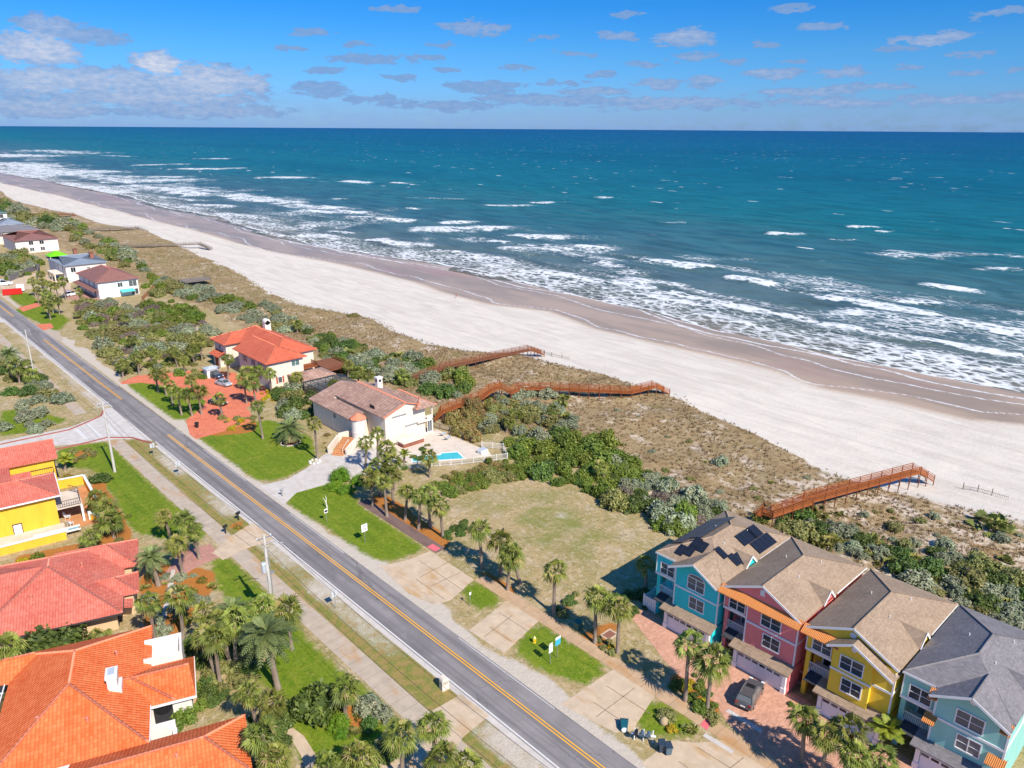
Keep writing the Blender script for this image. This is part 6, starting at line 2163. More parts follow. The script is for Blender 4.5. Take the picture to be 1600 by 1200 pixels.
ROW = 'fan palms in the row along the seaward footpath'
LOT = [((749, 826), 6.2, 'fan palm nearest the pool house end of the vacant lot row, thin dark trunk'), ((782, 843), 5.6, 'slim fan palm behind the pair leaning over the orange mulch'), ((797, 868), 5.2, 'fan palm crossed by a leaning trunk at the orange mulch bed'),
       ((867, 890), 6.3, 'lone fan palm in front of the vacant lot between two concrete drives'), ((932, 932), 6.2, 'tall fan palm beside the green utility box'), ((968, 950), 6.0, 'tall fan palm at the corner of the salmon paver forecourt'),
       ((1077, 1003), 7.2, 'slender fan palm in the planting island by the turquoise garage'), ((1114, 1030), 6.6, 'bright fan palm in the planting island in front of the pink townhouse'),
       ((1258, 1122), 5.6, 'sparse fan palm leaning over the forecourt before the yellow garage'), ((1294, 1150), 6.0, 'fan palm with a stout dark trunk before the yellow garage'), ((1326, 1140), 6.4, 'fan palm hiding the middle of the yellow garage door'),
       ((1335, 1178), 5.8, 'low fan palm at the edge of the yellow forecourt, cut by the frame'), ((1376, 1186), 5.6, 'bushy fan palm at the foot of the sea green townhouse')]
for px, h_, lab in LOT:
    palm(lab, px, h_, 'sabal', 1.0 if h_ < 7 else .95, ROW)
palm('leaning fan palm over the orange mulch bed by the vacant lot', (800, 864), 4.8, 'sabal', .85, ROW, (-1.0, .6))
palm('short fan palm by the white side fence of the turquoise townhouse', (1009, 880), 4.2, 'sabal', .85)
palm('yellow stemmed young palm between the yellow and sea green townhouses', (1388, 1140), 2.6, 'areca', 1.1)
palm('young feathery palm beside the yellow garage column', (1372, 1128), 2.2, 'areca', .9)
WH = 'fan palms massed in front of the white house'
for i, (px, h_) in enumerate([((590, 676), 6.5), ((604, 700), 6.2), ((572, 690), 5.6), ((612, 722), 5.2), ((588, 728), 5.6), ((612, 742), 5.2), ((600, 752), 5.8), ((578, 745), 5.0), ((637, 767), 5.2), ((657, 773), 5.6), ((668, 770), 6.0), ((687, 788), 5.6)]):
    palm(['fan palm standing against the blank south wall of the white house', 'fan palm in the dense clump between drive and pool'][0 if i < 4 else 1] if i < 8 else ['fan palm in the row of trunks over the orange mulch strip', 'fan palm at the end of the orange mulch strip by the clipped low hedge'][0 if i < 11 else 1], px, h_, 'sabal', .95, WH)
palm('fan palm standing between the fence and the swimming pool', (670, 714), 3.8, 'sabal', .95)
palm('small fan palm at the pool corner with yellowed fronds', (632, 710), 2.8, 'areca', .9)
palm('tall fan palm with a pale trunk on the striped lawn', (402, 634), 6.8, 'sabal', .9)
palm('tall fan palm at the drive edge of the striped lawn', (491, 660), 7.4, 'sabal', .95)
palm('large date palm with arching fronds on the striped lawn', (452, 668), 2.9, 'date', 1.25)
RD = 'fan palms on the island lawn of the red roofed house'
for i, (px, h_) in enumerate([((242, 583), 4.6), ((264, 600), 5.0), ((276, 611), 5.2), ((292, 614), 5.2), ((309, 610), 5.4), ((298, 592), 4.8), ((254, 588), 4.6)]):
    palm('fan palm in the cluster on the lawn between the two arms of the red drive', px, h_, 'sabal', .95, RD)
palm('single fan palm in the middle of the red paved drive', (342, 622), 4.6, 'sabal', .9)
RH = 'fan palms against the front of the red roofed house'
for i, (px, h_) in enumerate([((356, 560), 5.4), ((380, 590), 6.2), ((393, 596), 5.6), ((402, 580), 5.0), ((421, 583), 5.2), ((386, 580), 5.0)]):
    palm('fan palm growing against the shaded street front of the red roofed house', px, h_, 'sabal', .95, RH)
palm('round headed fan palm before the pool enclosure', (463, 589), 3.6, 'sabal', .95)
palm('fan palm with a dry skirt beside the dark pool enclosure', (521, 600), 3.4, 'sabal', .9)
NW = 'fan palms in the thicket by the red drive'
for px, h_ in (((214, 556), 4.8), ((190, 568), 3.6), ((312, 532), 5.6), ((298, 545), 4.5), ((205, 530), 3.8), ((236, 548), 4.2), ((270, 548), 4.4), ((284, 560), 4.2), ((192, 496), 3.6)):
    palm('fan palm standing in the scrub between the road and the red roofed house', px, h_, 'sabal', .9, NW)
FR = 'fan palms in front of the far maroon roofed house'
for px, h_ in (((50, 438), 6), ((66, 440), 5.6), ((78, 444), 6.2), ((58, 452), 5.4), ((72, 458), 5.0), ((86, 446), 5.6), ((98, 438), 7.0), ((68, 470), 5.0), ((80, 466), 5.0), ((90, 470), 4.6), ((75, 478), 4.4), ((124, 455), 4.6), ((64, 428), 6.4)):
    palm('fan palm in the front garden clump before the maroon roofed house', px, h_, 'sabal', 1.0, FR)
TH = 'fan palms and palmettos in the sea side thickets'
for px, h_ in (((805, 640), 3.4), ((865, 640), 3.2), ((795, 655), 2.8), ((940, 728), 3.0), ((560, 580), 4.2), ((575, 585), 4.0), ((545, 570), 3.4), ((468, 470), 0) if False else ((465, 506), 2.6), (( 630, 585), 2.8)):
    palm('fan palm rising from the thicket on the landward side of the dunes', px, h_, 'sabal', .9, TH)
SW = 'fan palms in the garden of the salmon and orange roofed houses'
for px, h_, lab in [((256, 806), 4.6, 'fan palm on the lawn corner beside the yellow garden bed'), ((287, 812), 5.0, 'fan palm nearest the sidewalk at the rose paved path'), ((300, 826), 5.0, 'fan palm with a thick grey trunk over the rose paved path'), ((277, 850), 4.8, 'fan palm leaning over the shaded entry path'),
                    ((232, 940), 6.4, 'tall fan palm behind the corner of the orange roof'), ((280, 930), 6.0, 'thin fan palm over the orange mulch garden'), ((318, 955), 5.4, 'grey green fan palm above the mulch garden'), ((334, 994), 6.2, 'broad fan palm over the dark garden between the houses'),
                    ((366, 968), 6.2, 'fan palm behind the big date palm'), ((410, 948), 6.2, 'fan palm at the foot of the concrete pole'), ((447, 952), 5.4, 'yellowed fan palm beside the sidewalk and the concrete pole'), ((344, 968), 6.0, 'fan palm between the date palm and the mulch garden'), ((318, 992), 5.6, 'dense fan palm beside the narrow garden walk'),
                    ((387, 1082), 5.4, 'fan palm above the point of the lower orange roof'), ((427, 1096), 5.0, 'fan palm beside the curved garden path'), ((410, 1146), 5.4, 'fan palm overhanging the lower orange roof'), ((428, 1182), 4.4, 'lowest fan palm at the frame edge by the orange roof'), ((540, 1072), 3.8, 'drooping yellow green fan palm on the lawn by the sidewalk'),
                    ((627, 1148), 6.0, 'fan palm with a pale trunk at the southwest drive'), ((677, 1132), 5.2, 'fan palm on the drive next to the sidewalk'), ((690, 1182), 5.0, 'fan palm cut by the frame under the drive palms'), ((560, 1182), 4.0, 'short fan palm at the edge of the curved lawn'), ((510, 1195), 4.0, 'fan palm cut by the frame beside the garden path'), ((728, 1192), 3.6, 'small fan palm by the drive apron'),
                    ((10, 1010), 5.0, 'fan palm at the edge of the frame beside the green tree'), ((150, 778), 3.0, 'small palm along the yellow patio wall'), ((166, 792), 3.2, 'palm in the bed outside the yellow patio'), ((172, 812), 3.0, 'palm at the end of the yellow garden bed'), ((140, 838), 2.4, 'palm beside the low yellow balustrade')]:
    palm(lab, px, h_, 'sabal', .98, SW)
palm('big date palm with a shaggy brown skirt on the lawn by the sidewalk', (415, 990), 7.2, 'date', 1.25)
palm('date palm at the corner of the salmon tile roof', (236, 868), 4.6, 'date', .95)
palm('grey green date palm in the mulch garden', (362, 952), 5.2, 'date', .85)
palm('date palm in the verge garden across the side street', (14, 552), 5.0, 'date', 1.1)
palm('fan palm with twin trunks in the verge garden across the side street', (26, 570), 4.8, 'sabal', 1.2)
palm('fan palm with a yellow green head in the verge garden', (48, 585), 2.4, 'sabal', 1.1)
palm('small palm behind the red tile roof of the yellow house', (45, 703), 2.6, 'areca', 1.0)
palm('small palm on the corner lawn beside the yellow house', (102, 718), 2.0, 'areca', 1.0)


# bushes: leaf clouds over a lumpy body
def bush_mesh(seed, mat, n=900, leaf=.16, lump=.3, flat=.75, up=.35, core=True, open_=0.0):
    """A dome of leafy clumps: each clump a rough ball of leaf-sized faces, dark gaps between."""
    L = Leaves(seed)
    r = L.r
    nc = 15
    cl = []
    for i in range(nc):
        f = (i + .5) / nc
        zz = 1 - f * 1.05
        a = i * 2.39996 + r.uniform(-.4, .4)
        q = math.sqrt(max(0, 1 - zz * zz))
        R0 = r.uniform(.5, .72) * (1 + lump * r.uniform(-.4, .6))
        cl.append((np.array([math.cos(a) * q * R0, math.sin(a) * q * R0, zz * R0 * flat + .1]), r.uniform(.28, .46), r.uniform(-.16, .16)))
    per = n // nc
    for c0, rr, dt in cl:
        for _ in range(per):
            d = unit(r.normal(size=3) + np.array([0, 0, .35]) + c0 * .8)
            p = c0 + d * rr * r.uniform(.7, 1.12) * (1 - open_ * .6 * r.random())
            if p[2] < 0:
                continue
            nrm_ = unit(d + r.normal(size=3) * .6 + np.array([0, 0, up]))
            a = unit(np.cross(nrm_, r.normal(size=3)))
            b = np.cross(nrm_, a)
            s_ = leaf * r.uniform(.6, 1.2)
            t0 = float(np.clip(.5 + dt + r.uniform(-.38, .38), 0, 1))
            L.V += [p - a * s_ * .5, p + b * s_ * .32, p + a * s_ * .6, p - b * s_ * .32]
            L.T += [t0] * 4
    o = L.obj('x', mat)
    me = proto_mesh(o)
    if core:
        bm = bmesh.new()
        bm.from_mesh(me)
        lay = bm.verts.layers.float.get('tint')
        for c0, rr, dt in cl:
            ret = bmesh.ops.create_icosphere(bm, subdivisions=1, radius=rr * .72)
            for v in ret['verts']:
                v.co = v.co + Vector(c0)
                v[lay] = .12  # cores tinted near the darkest leaf colour, painting shade between clumps
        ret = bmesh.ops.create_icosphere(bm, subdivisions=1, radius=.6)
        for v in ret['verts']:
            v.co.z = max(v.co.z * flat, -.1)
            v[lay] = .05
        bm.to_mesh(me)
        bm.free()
    return me


def palmetto_mesh(seed, mat):
    L = Leaves(seed)
    r = L.r
    for i in range(30):
        az_ = r.uniform(0, 6.28)
        elev = r.uniform(.15, 1.45)
        d = np.array([math.cos(az_) * math.cos(elev), math.sin(az_) * math.cos(elev), math.sin(elev)])
        base = np.array([r.uniform(-.4, .4), r.uniform(-.4, .4), 0])
        fan_leaf(L, base, d, r.uniform(.35, .6), .5, 9, float(np.clip(r.uniform(.1, 1), 0, 1)), .4, 1.3)
    return proto_mesh(L.obj('x', mat))


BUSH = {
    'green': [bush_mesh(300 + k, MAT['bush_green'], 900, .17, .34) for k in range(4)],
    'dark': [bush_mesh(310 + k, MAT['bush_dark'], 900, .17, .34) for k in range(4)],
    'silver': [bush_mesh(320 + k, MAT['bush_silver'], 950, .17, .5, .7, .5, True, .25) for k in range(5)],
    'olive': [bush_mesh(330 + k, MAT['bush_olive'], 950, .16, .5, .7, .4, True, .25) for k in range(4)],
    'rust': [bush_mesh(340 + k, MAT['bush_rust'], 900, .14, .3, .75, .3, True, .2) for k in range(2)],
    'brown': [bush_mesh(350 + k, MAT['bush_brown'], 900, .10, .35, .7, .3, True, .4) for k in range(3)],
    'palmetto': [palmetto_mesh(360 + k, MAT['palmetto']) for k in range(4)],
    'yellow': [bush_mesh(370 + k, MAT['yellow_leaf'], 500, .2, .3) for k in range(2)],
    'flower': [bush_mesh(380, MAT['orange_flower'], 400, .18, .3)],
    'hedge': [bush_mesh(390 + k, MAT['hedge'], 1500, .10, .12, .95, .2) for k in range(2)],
}
NAMES = {'green': 'green_shrub', 'dark': 'evergreen_shrub', 'silver': 'silver_shrub', 'olive': 'olive_shrub', 'rust': 'rust_shrub', 'brown': 'bare_shrub', 'palmetto': 'palmetto', 'yellow': 'yellow_shrub', 'flower': 'flowering_shrub', 'hedge': 'clipped_shrub'}
KEEP_OUT = [(67, 85.5, 8, 47.6), (69.4, 85, 110.0, 135), (70.5, 87.2, 160, 191), (76, 86.5, 141.5, 160.5), (41, 48.6, -60, 2000), (66, 90, 286, 318), (66, 88, 329, 360), (68, 93, 422, 542)]


def bush(kind, x, y, r_, label, group=None, hz=1.0, cat='shrub'):
    m_ = random.choice(BUSH[kind])
    o = bpy.data.objects.new(NAMES[kind], m_)
    C.objects.link(o)
    k = 1.0 if kind != 'palmetto' else 1.05
    o.location = (x, y, gz(x, y) - .05)
    o.scale = (r_ * k * random.uniform(.85, 1.2), r_ * k * random.uniform(.85, 1.2), r_ * hz * random.uniform(.85, 1.15))
    tl = 0 if kind in ('palmetto', 'hedge') else .2
    o.rotation_euler = (random.uniform(-tl, tl), random.uniform(-tl, tl), random.uniform(0, 6.28))
    return tag(o, label, cat, group)


ADJ = {'green': 'bright green leafy shrub', 'dark': 'dark green glossy shrub', 'silver': 'silvery grey green shrub', 'olive': 'olive green scrubby shrub', 'rust': 'rust tinged bronze shrub', 'brown': 'bare brownish twiggy shrub', 'palmetto': 'low spiky palmetto clump', 'yellow': 'yellow leaved shrub', 'flower': 'orange flowering shrub'}


def zone(poly, mixd, n, rng_, where, dist=.72, hz=1.0, z=.6):
    pw = W(poly, z)
    xs, ys_ = [p[0] for p in pw], [p[1] for p in pw]
    kinds, wts = list(mixd), list(mixd.values())
    done = []
    for _ in range(n * 25):
        if len(done) >= n:
            break
        x, y = random.uniform(min(xs), max(xs)), random.uniform(min(ys_), max(ys_))
        if not inside(pw, np.array([x]), np.array([y]))[0]:
            continue
        if any(a - .6 < x < b + .6 and c_ - .6 < y < d + .6 for a, b, c_, d in KEEP_OUT):
            continue
        r_ = random.uniform(rng_[0] * .7, rng_[1] * 1.12)
        if any((x - a) ** 2 + (y - b) ** 2 < (dist * (r_ + c_)) ** 2 for a, b, c_ in done):
            continue
        done.append((x, y, r_))
        k = random.choices(kinds, wts)[0]
        bush(k, x, y, r_ * (.8 if k == 'palmetto' else 1), f'{ADJ[k]} {where}', f'{ADJ[k]}s {where}', hz)


zone([(755, 622), (870, 610), (905, 650), (890, 690), (800, 692), (758, 680)], {'silver': .5, 'palmetto': .2, 'olive': .3}, 48, (1.6, 2.6), 'in the thicket under the long zigzag boardwalk', .5)
zone([(792, 690), (900, 668), (960, 700), (1012, 745), (992, 792), (930, 778), (830, 738)], {'green': .8, 'dark': .1, 'olive': .1}, 62, (1.5, 2.8), 'in the dense thicket above the vacant lot', .5, 1.05)
zone([(955, 715), (1010, 735), (1070, 765), (1135, 798), (1085, 834), (1035, 822), (1010, 797), (972, 790)], {'silver': .5, 'green': .2, 'brown': .15, 'dark': .15}, 46, (1.5, 2.5), 'between the vacant lot and the turquoise townhouse', .5)
zone([(700, 652), (745, 640), (778, 665), (772, 692), (730, 690)], {'rust': .8, 'olive': .2}, 9, (1.7, 2.6), 'behind the pool deck', .6, 1.2)
zone([(685, 742), (740, 724), (795, 712), (802, 722), (745, 738), (690, 750)], {'rust': .45, 'olive': .3, 'green': .25}, 22, (.7, 1.0), 'inside the white pool fence', .55, 1.0)
zone([(668, 757), (730, 737), (820, 722), (828, 740), (760, 756), (700, 772)], {'green': .7, 'olive': .2, 'rust': .1}, 46, (1.0, 1.6), 'along the white pool fence', .48, .9)
zone([(478, 512), (530, 528), (640, 560), (722, 592), (738, 612), (695, 625), (680, 615), (640, 600), (590, 590), (540, 580), (505, 560)], {'silver': .35, 'dark': .28, 'green': .15, 'palmetto': .12, 'olive': .1}, 105, (1.6, 2.7), 'in the thicket behind the brown and red tiled houses', .5)
zone([(112, 470), (215, 478), (300, 503), (342, 503), (330, 525), (310, 565), (275, 570), (190, 583), (160, 548), (130, 512)], {'silver': .3, 'olive': .38, 'brown': .16, 'green': .08, 'palmetto': .08}, 135, (1.7, 3.0), 'in the scrub north of the red roofed house', .5)
zone([(222, 478), (268, 468), (314, 492), (300, 506), (240, 504)], {'green': 1}, 22, (2.2, 3.2), 'in the bright green patch on the dune side scrub', .5, .8)
zone([(330, 460), (420, 480), (480, 512), (460, 520), (400, 505), (350, 490)], {'silver': .6, 'olive': .25, 'green': .15}, 36, (1.8, 3.2), 'on the landward dunes behind the red chimney', .62, .8)
zone([(225, 430), (330, 452), (330, 470), (260, 468), (222, 455)], {'silver': .5, 'olive': .3, 'green': .2}, 26, (2.0, 3.2), 'around the terrace by the maroon roofed house', .62)
zone([(100, 345), (150, 365), (215, 405), (240, 428), (200, 420), (150, 392), (105, 370)], {'silver': .45, 'olive': .35, 'green': .2}, 46, (2.2, 4.0), 'on the dunes beside the far beach houses', .7)
zone([(0, 318), (25, 325), (60, 340), (110, 352), (100, 365), (50, 350), (0, 345)], {'silver': .3, 'olive': .4, 'dark': .3}, 36, (3.0, 6.0), 'on the farthest dunes', .7)
zone([(0, 392), (55, 400), (70, 418), (40, 432), (0, 438)], {'olive': .4, 'silver': .25, 'green': .35}, 22, (2.4, 4.2), 'beside the far courtyard wall', .6)
zone([(42, 592), (80, 598), (112, 640), (70, 672), (0, 684), (0, 655), (35, 640)], {'silver': .85, 'olive': .15}, 18, (1.4, 2.2), 'in the verge garden north of the side street', .62)
zone([(0, 560), (60, 560), (72, 600), (40, 620), (0, 610)], {'dark': .6, 'olive': .4}, 10, (1.5, 2.4), 'under the palms of the verge garden', .6)
zone([(1180, 815), (1260, 805), (1380, 840), (1600, 905), (1620, 1020), (1500, 950), (1370, 880), (1240, 835)], {'palmetto': .34, 'silver': .36, 'dark': .12, 'olive': .18}, 70, (1.2, 2.3), 'in the scrub behind the townhouses', .55)
zone([(1290, 790), (1400, 800), (1600, 830), (1600, 905), (1400, 850), (1290, 815)], {'silver': .35, 'olive': .35, 'palmetto': .3}, 24, (.7, 1.6), 'scattered on the open dune behind the townhouses', 1.3)
zone([(890, 640), (1000, 640), (1200, 720), (1290, 760), (1200, 790), (1060, 750), (960, 690)], {'silver': .4, 'olive': .5, 'palmetto': .1}, 16, (.5, 1.1), 'dotted over the tawny dune slope', 2.5, .7)
zone([(425, 610), (480, 610), (500, 640), (470, 655), (430, 640)], {'dark': .6, 'silver': .2, 'olive': .2}, 16, (1.4, 2.2), 'between the striped lawn and the pool enclosure', .58, 1.2)
zone([(345, 650), (390, 640), (402, 655), (360, 668)], {'olive': .4, 'yellow': .25, 'rust': .35}, 12, (.6, 1.0), 'in the bed between the red drive and the lawn', .7)
zone([(180, 575), (215, 560), (310, 560), (320, 590), (230, 580)], {'olive': .4, 'palmetto': .3, 'green': .3}, 18, (1.0, 1.7), 'beside the red paved drive', .65)
zone([(400, 612), (426, 606), (430, 622), (408, 630)], {'yellow': .6, 'flower': .2, 'green': .2}, 7, (.7, 1.1), 'under the shuttered window of the red roofed house', .7)
zone([(690, 828), (725, 808), (732, 818), (705, 848)], {'dark': 1}, 7, (.7, .95), 'in the low hedge at the lot corner', .6)
zone([(866, 945), (900, 922), (912, 930), (880, 958)], {'dark': .7, 'olive': .3}, 6, (.6, .9), 'beside the lone palm of the vacant lot', .7)
zone([(960, 930), (1010, 918), (1025, 945), (985, 955)], {'dark': 1}, 7, (.8, 1.2), 'in the shade by the turquoise townhouse steps', .65)
zone([(1050, 1060), (1085, 1045), (1128, 1098), (1115, 1125)], {'green': .4, 'dark': .3, 'yellow': .1, 'olive': .2}, 16, (.6, 1.0), 'in the planting island at the pink forecourt', .7)
zone([(925, 990), (962, 1000), (960, 1020), (935, 1008)], {'olive': .6, 'yellow': .4}, 6, (.5, .8), 'at the forecourt corner by two palms', .8)
zone([(1020, 1105), (1060, 1110), (1085, 1135), (1040, 1135)], {'olive': .4, 'palmetto': .3, 'yellow': .3}, 9, (.6, 1.0), 'on the grass patch beside the mailboxes', .8)
zone([(1225, 1078), (1262, 1100), (1262, 1115), (1232, 1095)], {'dark': .7, 'flower': .0, 'green': .3}, 6, (.6, .9), 'between the pink and yellow garages', .7)
zone([(145, 775), (175, 790), (200, 840), (160, 850), (140, 820)], {'olive': .6, 'yellow': .2, 'green': .2}, 12, (.6, 1.1), 'in the mulch bed outside the yellow patio', .75)
zone([(110, 700), (145, 700), (150, 712), (112, 718)], {'olive': .7, 'rust': .3}, 6, (.7, 1.0), 'in the round bed on the corner lawn', .8)
zone([(216, 905), (250, 885), (330, 890), (342, 912), (320, 940), (270, 985), (240, 990)], {'silver': .6, 'palmetto': .3, 'flower': .1}, 22, (.7, 1.2), 'in the orange mulch garden', .8)
zone([(300, 1000), (400, 1000), (405, 1060), (350, 1075), (300, 1060)], {'dark': .6, 'olive': .4}, 18, (1.0, 1.6), 'in the shady garden by the orange roof', .65)
zone([(318, 1050), (352, 1060), (345, 1095), (310, 1100), (300, 1075)], {'dark': .7, 'green': .3}, 8, (.9, 1.3), 'beside the white porch of the orange roofed house', .65)
zone([(380, 1120), (440, 1100), (452, 1140), (440, 1190), (400, 1200)], {'dark': .6, 'palmetto': .4}, 12, (.9, 1.4), 'under the palms by the lower orange roof', .7)
zone([(530, 1085), (595, 1085), (600, 1120), (570, 1160), (530, 1150)], {'silver': .4, 'palmetto': .3, 'dark': .3}, 10, (.8, 1.3), 'in the lawn bed beside the sidewalk', .7)
zone([(600, 1140), (640, 1165), (620, 1200), (580, 1195)], {'dark': .6, 'olive': .4}, 6, (.7, 1.0), 'at the southwest drive', .8)
zone([(395, 640), (420, 650), (400, 665), (380, 655)], {'palmetto': .5, 'green': .5}, 5, (.6, .9), 'at the street end of the striped lawn', .8)
zone([(510, 700), (500, 670), (520, 680)], {'silver': .5, 'rust': .5}, 3, (.5, .9), 'beside the terracotta stair', .8)
zone([(640, 690), (690, 680), (640, 735), (625, 730)], {'palmetto': .5, 'dark': .5}, 7, (.6, .9), 'in the planting by the pool corner', .9)
bush('dark', *G(157, 745, .8), 1.7, 'round dark green shrub outside the yellow patio wall', None, 1.1)
bush('dark', *G(75, 1000, 2.0), 3.6, 'big glossy green tree between the salmon and orange roofs', None, 1.15, 'tree')
bush('green', *G(58, 868, .7), 1.2, 'bright green shrub against the low yellow wall', None, 1.0)
bush('yellow', *G(35, 873, .6), .9, 'yellow leaved shrub against the low yellow wall', None, .9)
bush('palmetto', *G(150, 995, .8), 1.8, 'spiky palm shrub against the tan wall of the salmon roofed house')
bush('dark', *G(490, 1098, 1.5), 2.9, 'large dark conical evergreen on the lower lawn', None, 1.35, 'tree')
bush('hedge', *G(528, 1125, .9), 1.4, 'olive clipped ball beside the large dark evergreen', None, 1.1)
bush('hedge', *G(535, 1143, .6), .9, 'small yellow green clipped ball below the olive one', None, 1.0)
bush('silver', *G(572, 1100, .9), 1.5, 'grey white feathery shrub beside the sidewalk lawn')
bush('hedge', *G(531, 740, 1.2), 2.3, 'rounded clipped green hedge block by the white driveway', None, .85)
bush('hedge', *G(522, 758, .6), 1.6, 'lower clipped hedge skirting the rounded block', None, .7)
bush('hedge', *G(540, 764, .6), 1.6, 'lower clipped hedge at the lawn side of the rounded block', None, .7)
bush('hedge', *G(560, 748, .8), 1.8, 'loose clipped hedge at the palm side of the rounded block', None, .8)
bush('green', *G(1037, 815, .8), 2.0, 'yellow green bush beside the silver one at the lot corner', None, 1.0)
bush('silver', *G(1062, 818, .8), 2.6, 'large silvery bush against the turquoise townhouse corner', None, 1.0)
bush('palmetto', *G(1275, 800, .8), 2.2, 'large palmetto under the straight red boardwalk')
bush('olive', *G(722, 579, .6), 1.7, 'lone shrub beside the brown curving boardwalk')
bush('silver', *G(1128, 722, .5), 1.6, 'round dark shrub alone on the tawny dune slope')
bush('palmetto', *G(1550, 825, .6), 2.6, 'broad palmetto clump on the dune near the beach')
bush('green', *G(284, 1116, .8), 1.5, 'bright green shrub against the white porch of the orange roofed house')
bush('green', *G(272, 1134, .5), 1.1, 'low bright green shrub below the porch arch of the orange roofed house')
bush('flower', *G(372, 822, .3), .7, 'orange flower bed shrub beside the sidewalk')
bush('flower', *G(105, 742, .5), .8, 'orange flowering plant inside the yellow patio')
bush('green', *G(200, 805, .4), .6, 'little green shrub at the tip of the yellow garden bed')
bush('rust', *G(553, 498, .4), 2.2, 'low rust and green shrub mat at the beach edge of the dunes', None, .5)

# dune grass: loose blades in tufts, one mass
def tufts(name, n, region, hgt, seed, dens):
    r = np.random.default_rng(seed)
    x0, x1, y0, y1 = region
    x, y = r.uniform(x0, x1, n), r.uniform(y0, y1, n)
    k = dens(x, y) > r.random(n)
    x, y = x[k], y[k]
    z = ground_z(x, y)
    m_ = len(x)
    V, Tn = [], []
    for b in range(6):
        a = r.uniform(0, 6.28, m_)
        ln = r.uniform(.55, 1.15, m_) * hgt
        tl = r.uniform(.2, .8, m_) * ln
        w = r.uniform(.04, .10, m_)
        sx, sy = -np.sin(a) * w, np.cos(a) * w
        dx, dy = np.cos(a) * tl, np.sin(a) * tl
        ox, oy = x + r.normal(0, .12, m_), y + r.normal(0, .12, m_)
        q = np.stack([np.stack([ox - sx, oy - sy, z - .05], 1), np.stack([ox + sx, oy + sy, z - .05], 1), np.stack([ox + dx + sx * .3, oy + dy + sy * .3, z + ln], 1), np.stack([ox + dx - sx * .3, oy + dy - sy * .3, z + ln], 1)], 1)
        V.append(q.reshape(-1, 3))
        Tn.append(np.repeat(r.random(m_), 4))
    V = np.concatenate(V)
    o = np_mesh(name, V, np.arange(len(V)).reshape(-1, 4), MAT['grass_blade'], {'tint': np.concatenate(Tn)})
    return tag(o, kind='stuff')


def dune_density(x, y):
    d = smooth(x, 91, 97) * (1 - smooth(x, along(DUNE, y) - 2, along(DUNE, y) + 3))
    return d * np.clip(.15 + 1.3 * (vnoise(x, y, 9, 61) * .6 + vnoise(x, y, 3, 62) * .5 - .2), 0.02, 1)


tufts('dune_grass', 22000, (90, 150, 10, 210), .36, 71, dune_density)
tufts('far_dune_grass', 14000, (88, 160, 210, 420), .5, 72, dune_density)
# ------------------------------------------------------------------ street furniture
def text(par, s, size, F, mat, name='lettering'):
    """Raised lettering on a plate whose frame F has x along it, y out of it, z up."""
    cu = bpy.data.curves.new(name, 'FONT')
    cu.body = s
    cu.size = size
    cu.align_x = 'CENTER'
    cu.align_y = 'CENTER'
    cu.extrude = .004
    cu.materials.append(mat)
    o = bpy.data.objects.new(name, cu)
    C.objects.link(o)
    bpy.context.view_layer.update()
    me = bpy.data.meshes.new_from_object(o)
    bpy.data.objects.remove(o)
    o = bpy.data.objects.new(name, me)
    C.objects.link(o)
    o.parent = par
    xo, yo, zo = F.col[0].to_3d(), F.col[1].to_3d(), F.col[2].to_3d()
    m_ = Matrix((-xo, zo, yo)).transposed().to_4x4()
    m_.translation = F.translation + yo * .03
    o.matrix_local = m_
    return o


def sign(name, label, base_px, w, h, zc, facing, fm, lines=(), back=None, group=None, lmat=None, plates=None):
    x, y = G(*base_px)
    t_ = thing(name, label, 'road sign', (x, y, 0), 0, group)
    p = MB()
    p.box(-.035, .035, -.03, .03, -.2, zc + h / 2)
    p.build('post', MAT['metal'], t_)
    for (w_, h_, dz, m_, ln) in (plates or [(w, h, 0, fm, lines)]):
        F = face(facing, Vector(facing) * .05 + Vector((0, 0, zc + dz)))
        q = MB(F)
        q.box(-w_ / 2, w_ / 2, 0, .02, -h_ / 2, h_ / 2)
        pl_ = q.build('plate', m_, t_, bevel=.004)
        if back is None:
            for s_, size, dx, dz2, lm in ln:
                F2 = F.copy()
                F2.translation = F.translation + F.col[0].to_3d() * dx + ZUP * dz2
                text(t_, s_, size, F2, lm)
    return t_


K, B_ = MAT['ink'], MAT['sign_blue']
sign('speed_limit_sign', 'white speed limit 35 sign on the green lawn', (570.5, 848), .98, 1.22, 2.5, SOUTH, MAT['sign_white'], [('SPEED', .24, 0, .42, K), ('LIMIT', .24, 0, .18, K), ('35', .58, 0, -.22, K)])
sign('marker_sign', 'blue and white marker sign on the lawn by the white house drive', (510.5, 816), .62, .7, 2.0, SOUTH, MAT['sign_white'], [], None, None, None,
     [(.62, .7, 0, MAT['sign_white'], []), (.5, .34, -.04, MAT['sign_cyan'], [])])
sign('route_sign', 'stacked white route signs on the hydrant lawn', (859.5, 1037), .6, .8, 2.2, SOUTH, MAT['sign_white'], [], None, None, None,
     [(.56, .26, .50, MAT['sign_white'], [('SOUTH', .15, 0, 0, K)]), (.62, .62, .02, MAT['sign_white'], [('A1A', .24, 0, 0, K)]), (.62, .3, -.48, MAT['sign_white'], [])])
sign('evacuation_sign', 'round light blue sign under a white plate on the hydrant lawn', (870.5, 1028), .8, .9, 2.3, SOUTH, MAT['sign_cyan'], [], None, None, None, [(.85, .32, .5, MAT['sign_white'], []), (.85, .78, -.08, MAT['sign_cyan'], [])])
sign('small_sign', 'small white marker on a thin post in the sandy grass patch', (734.5, 947), .3, .4, 1.9, SOUTH, MAT['sign_white'])
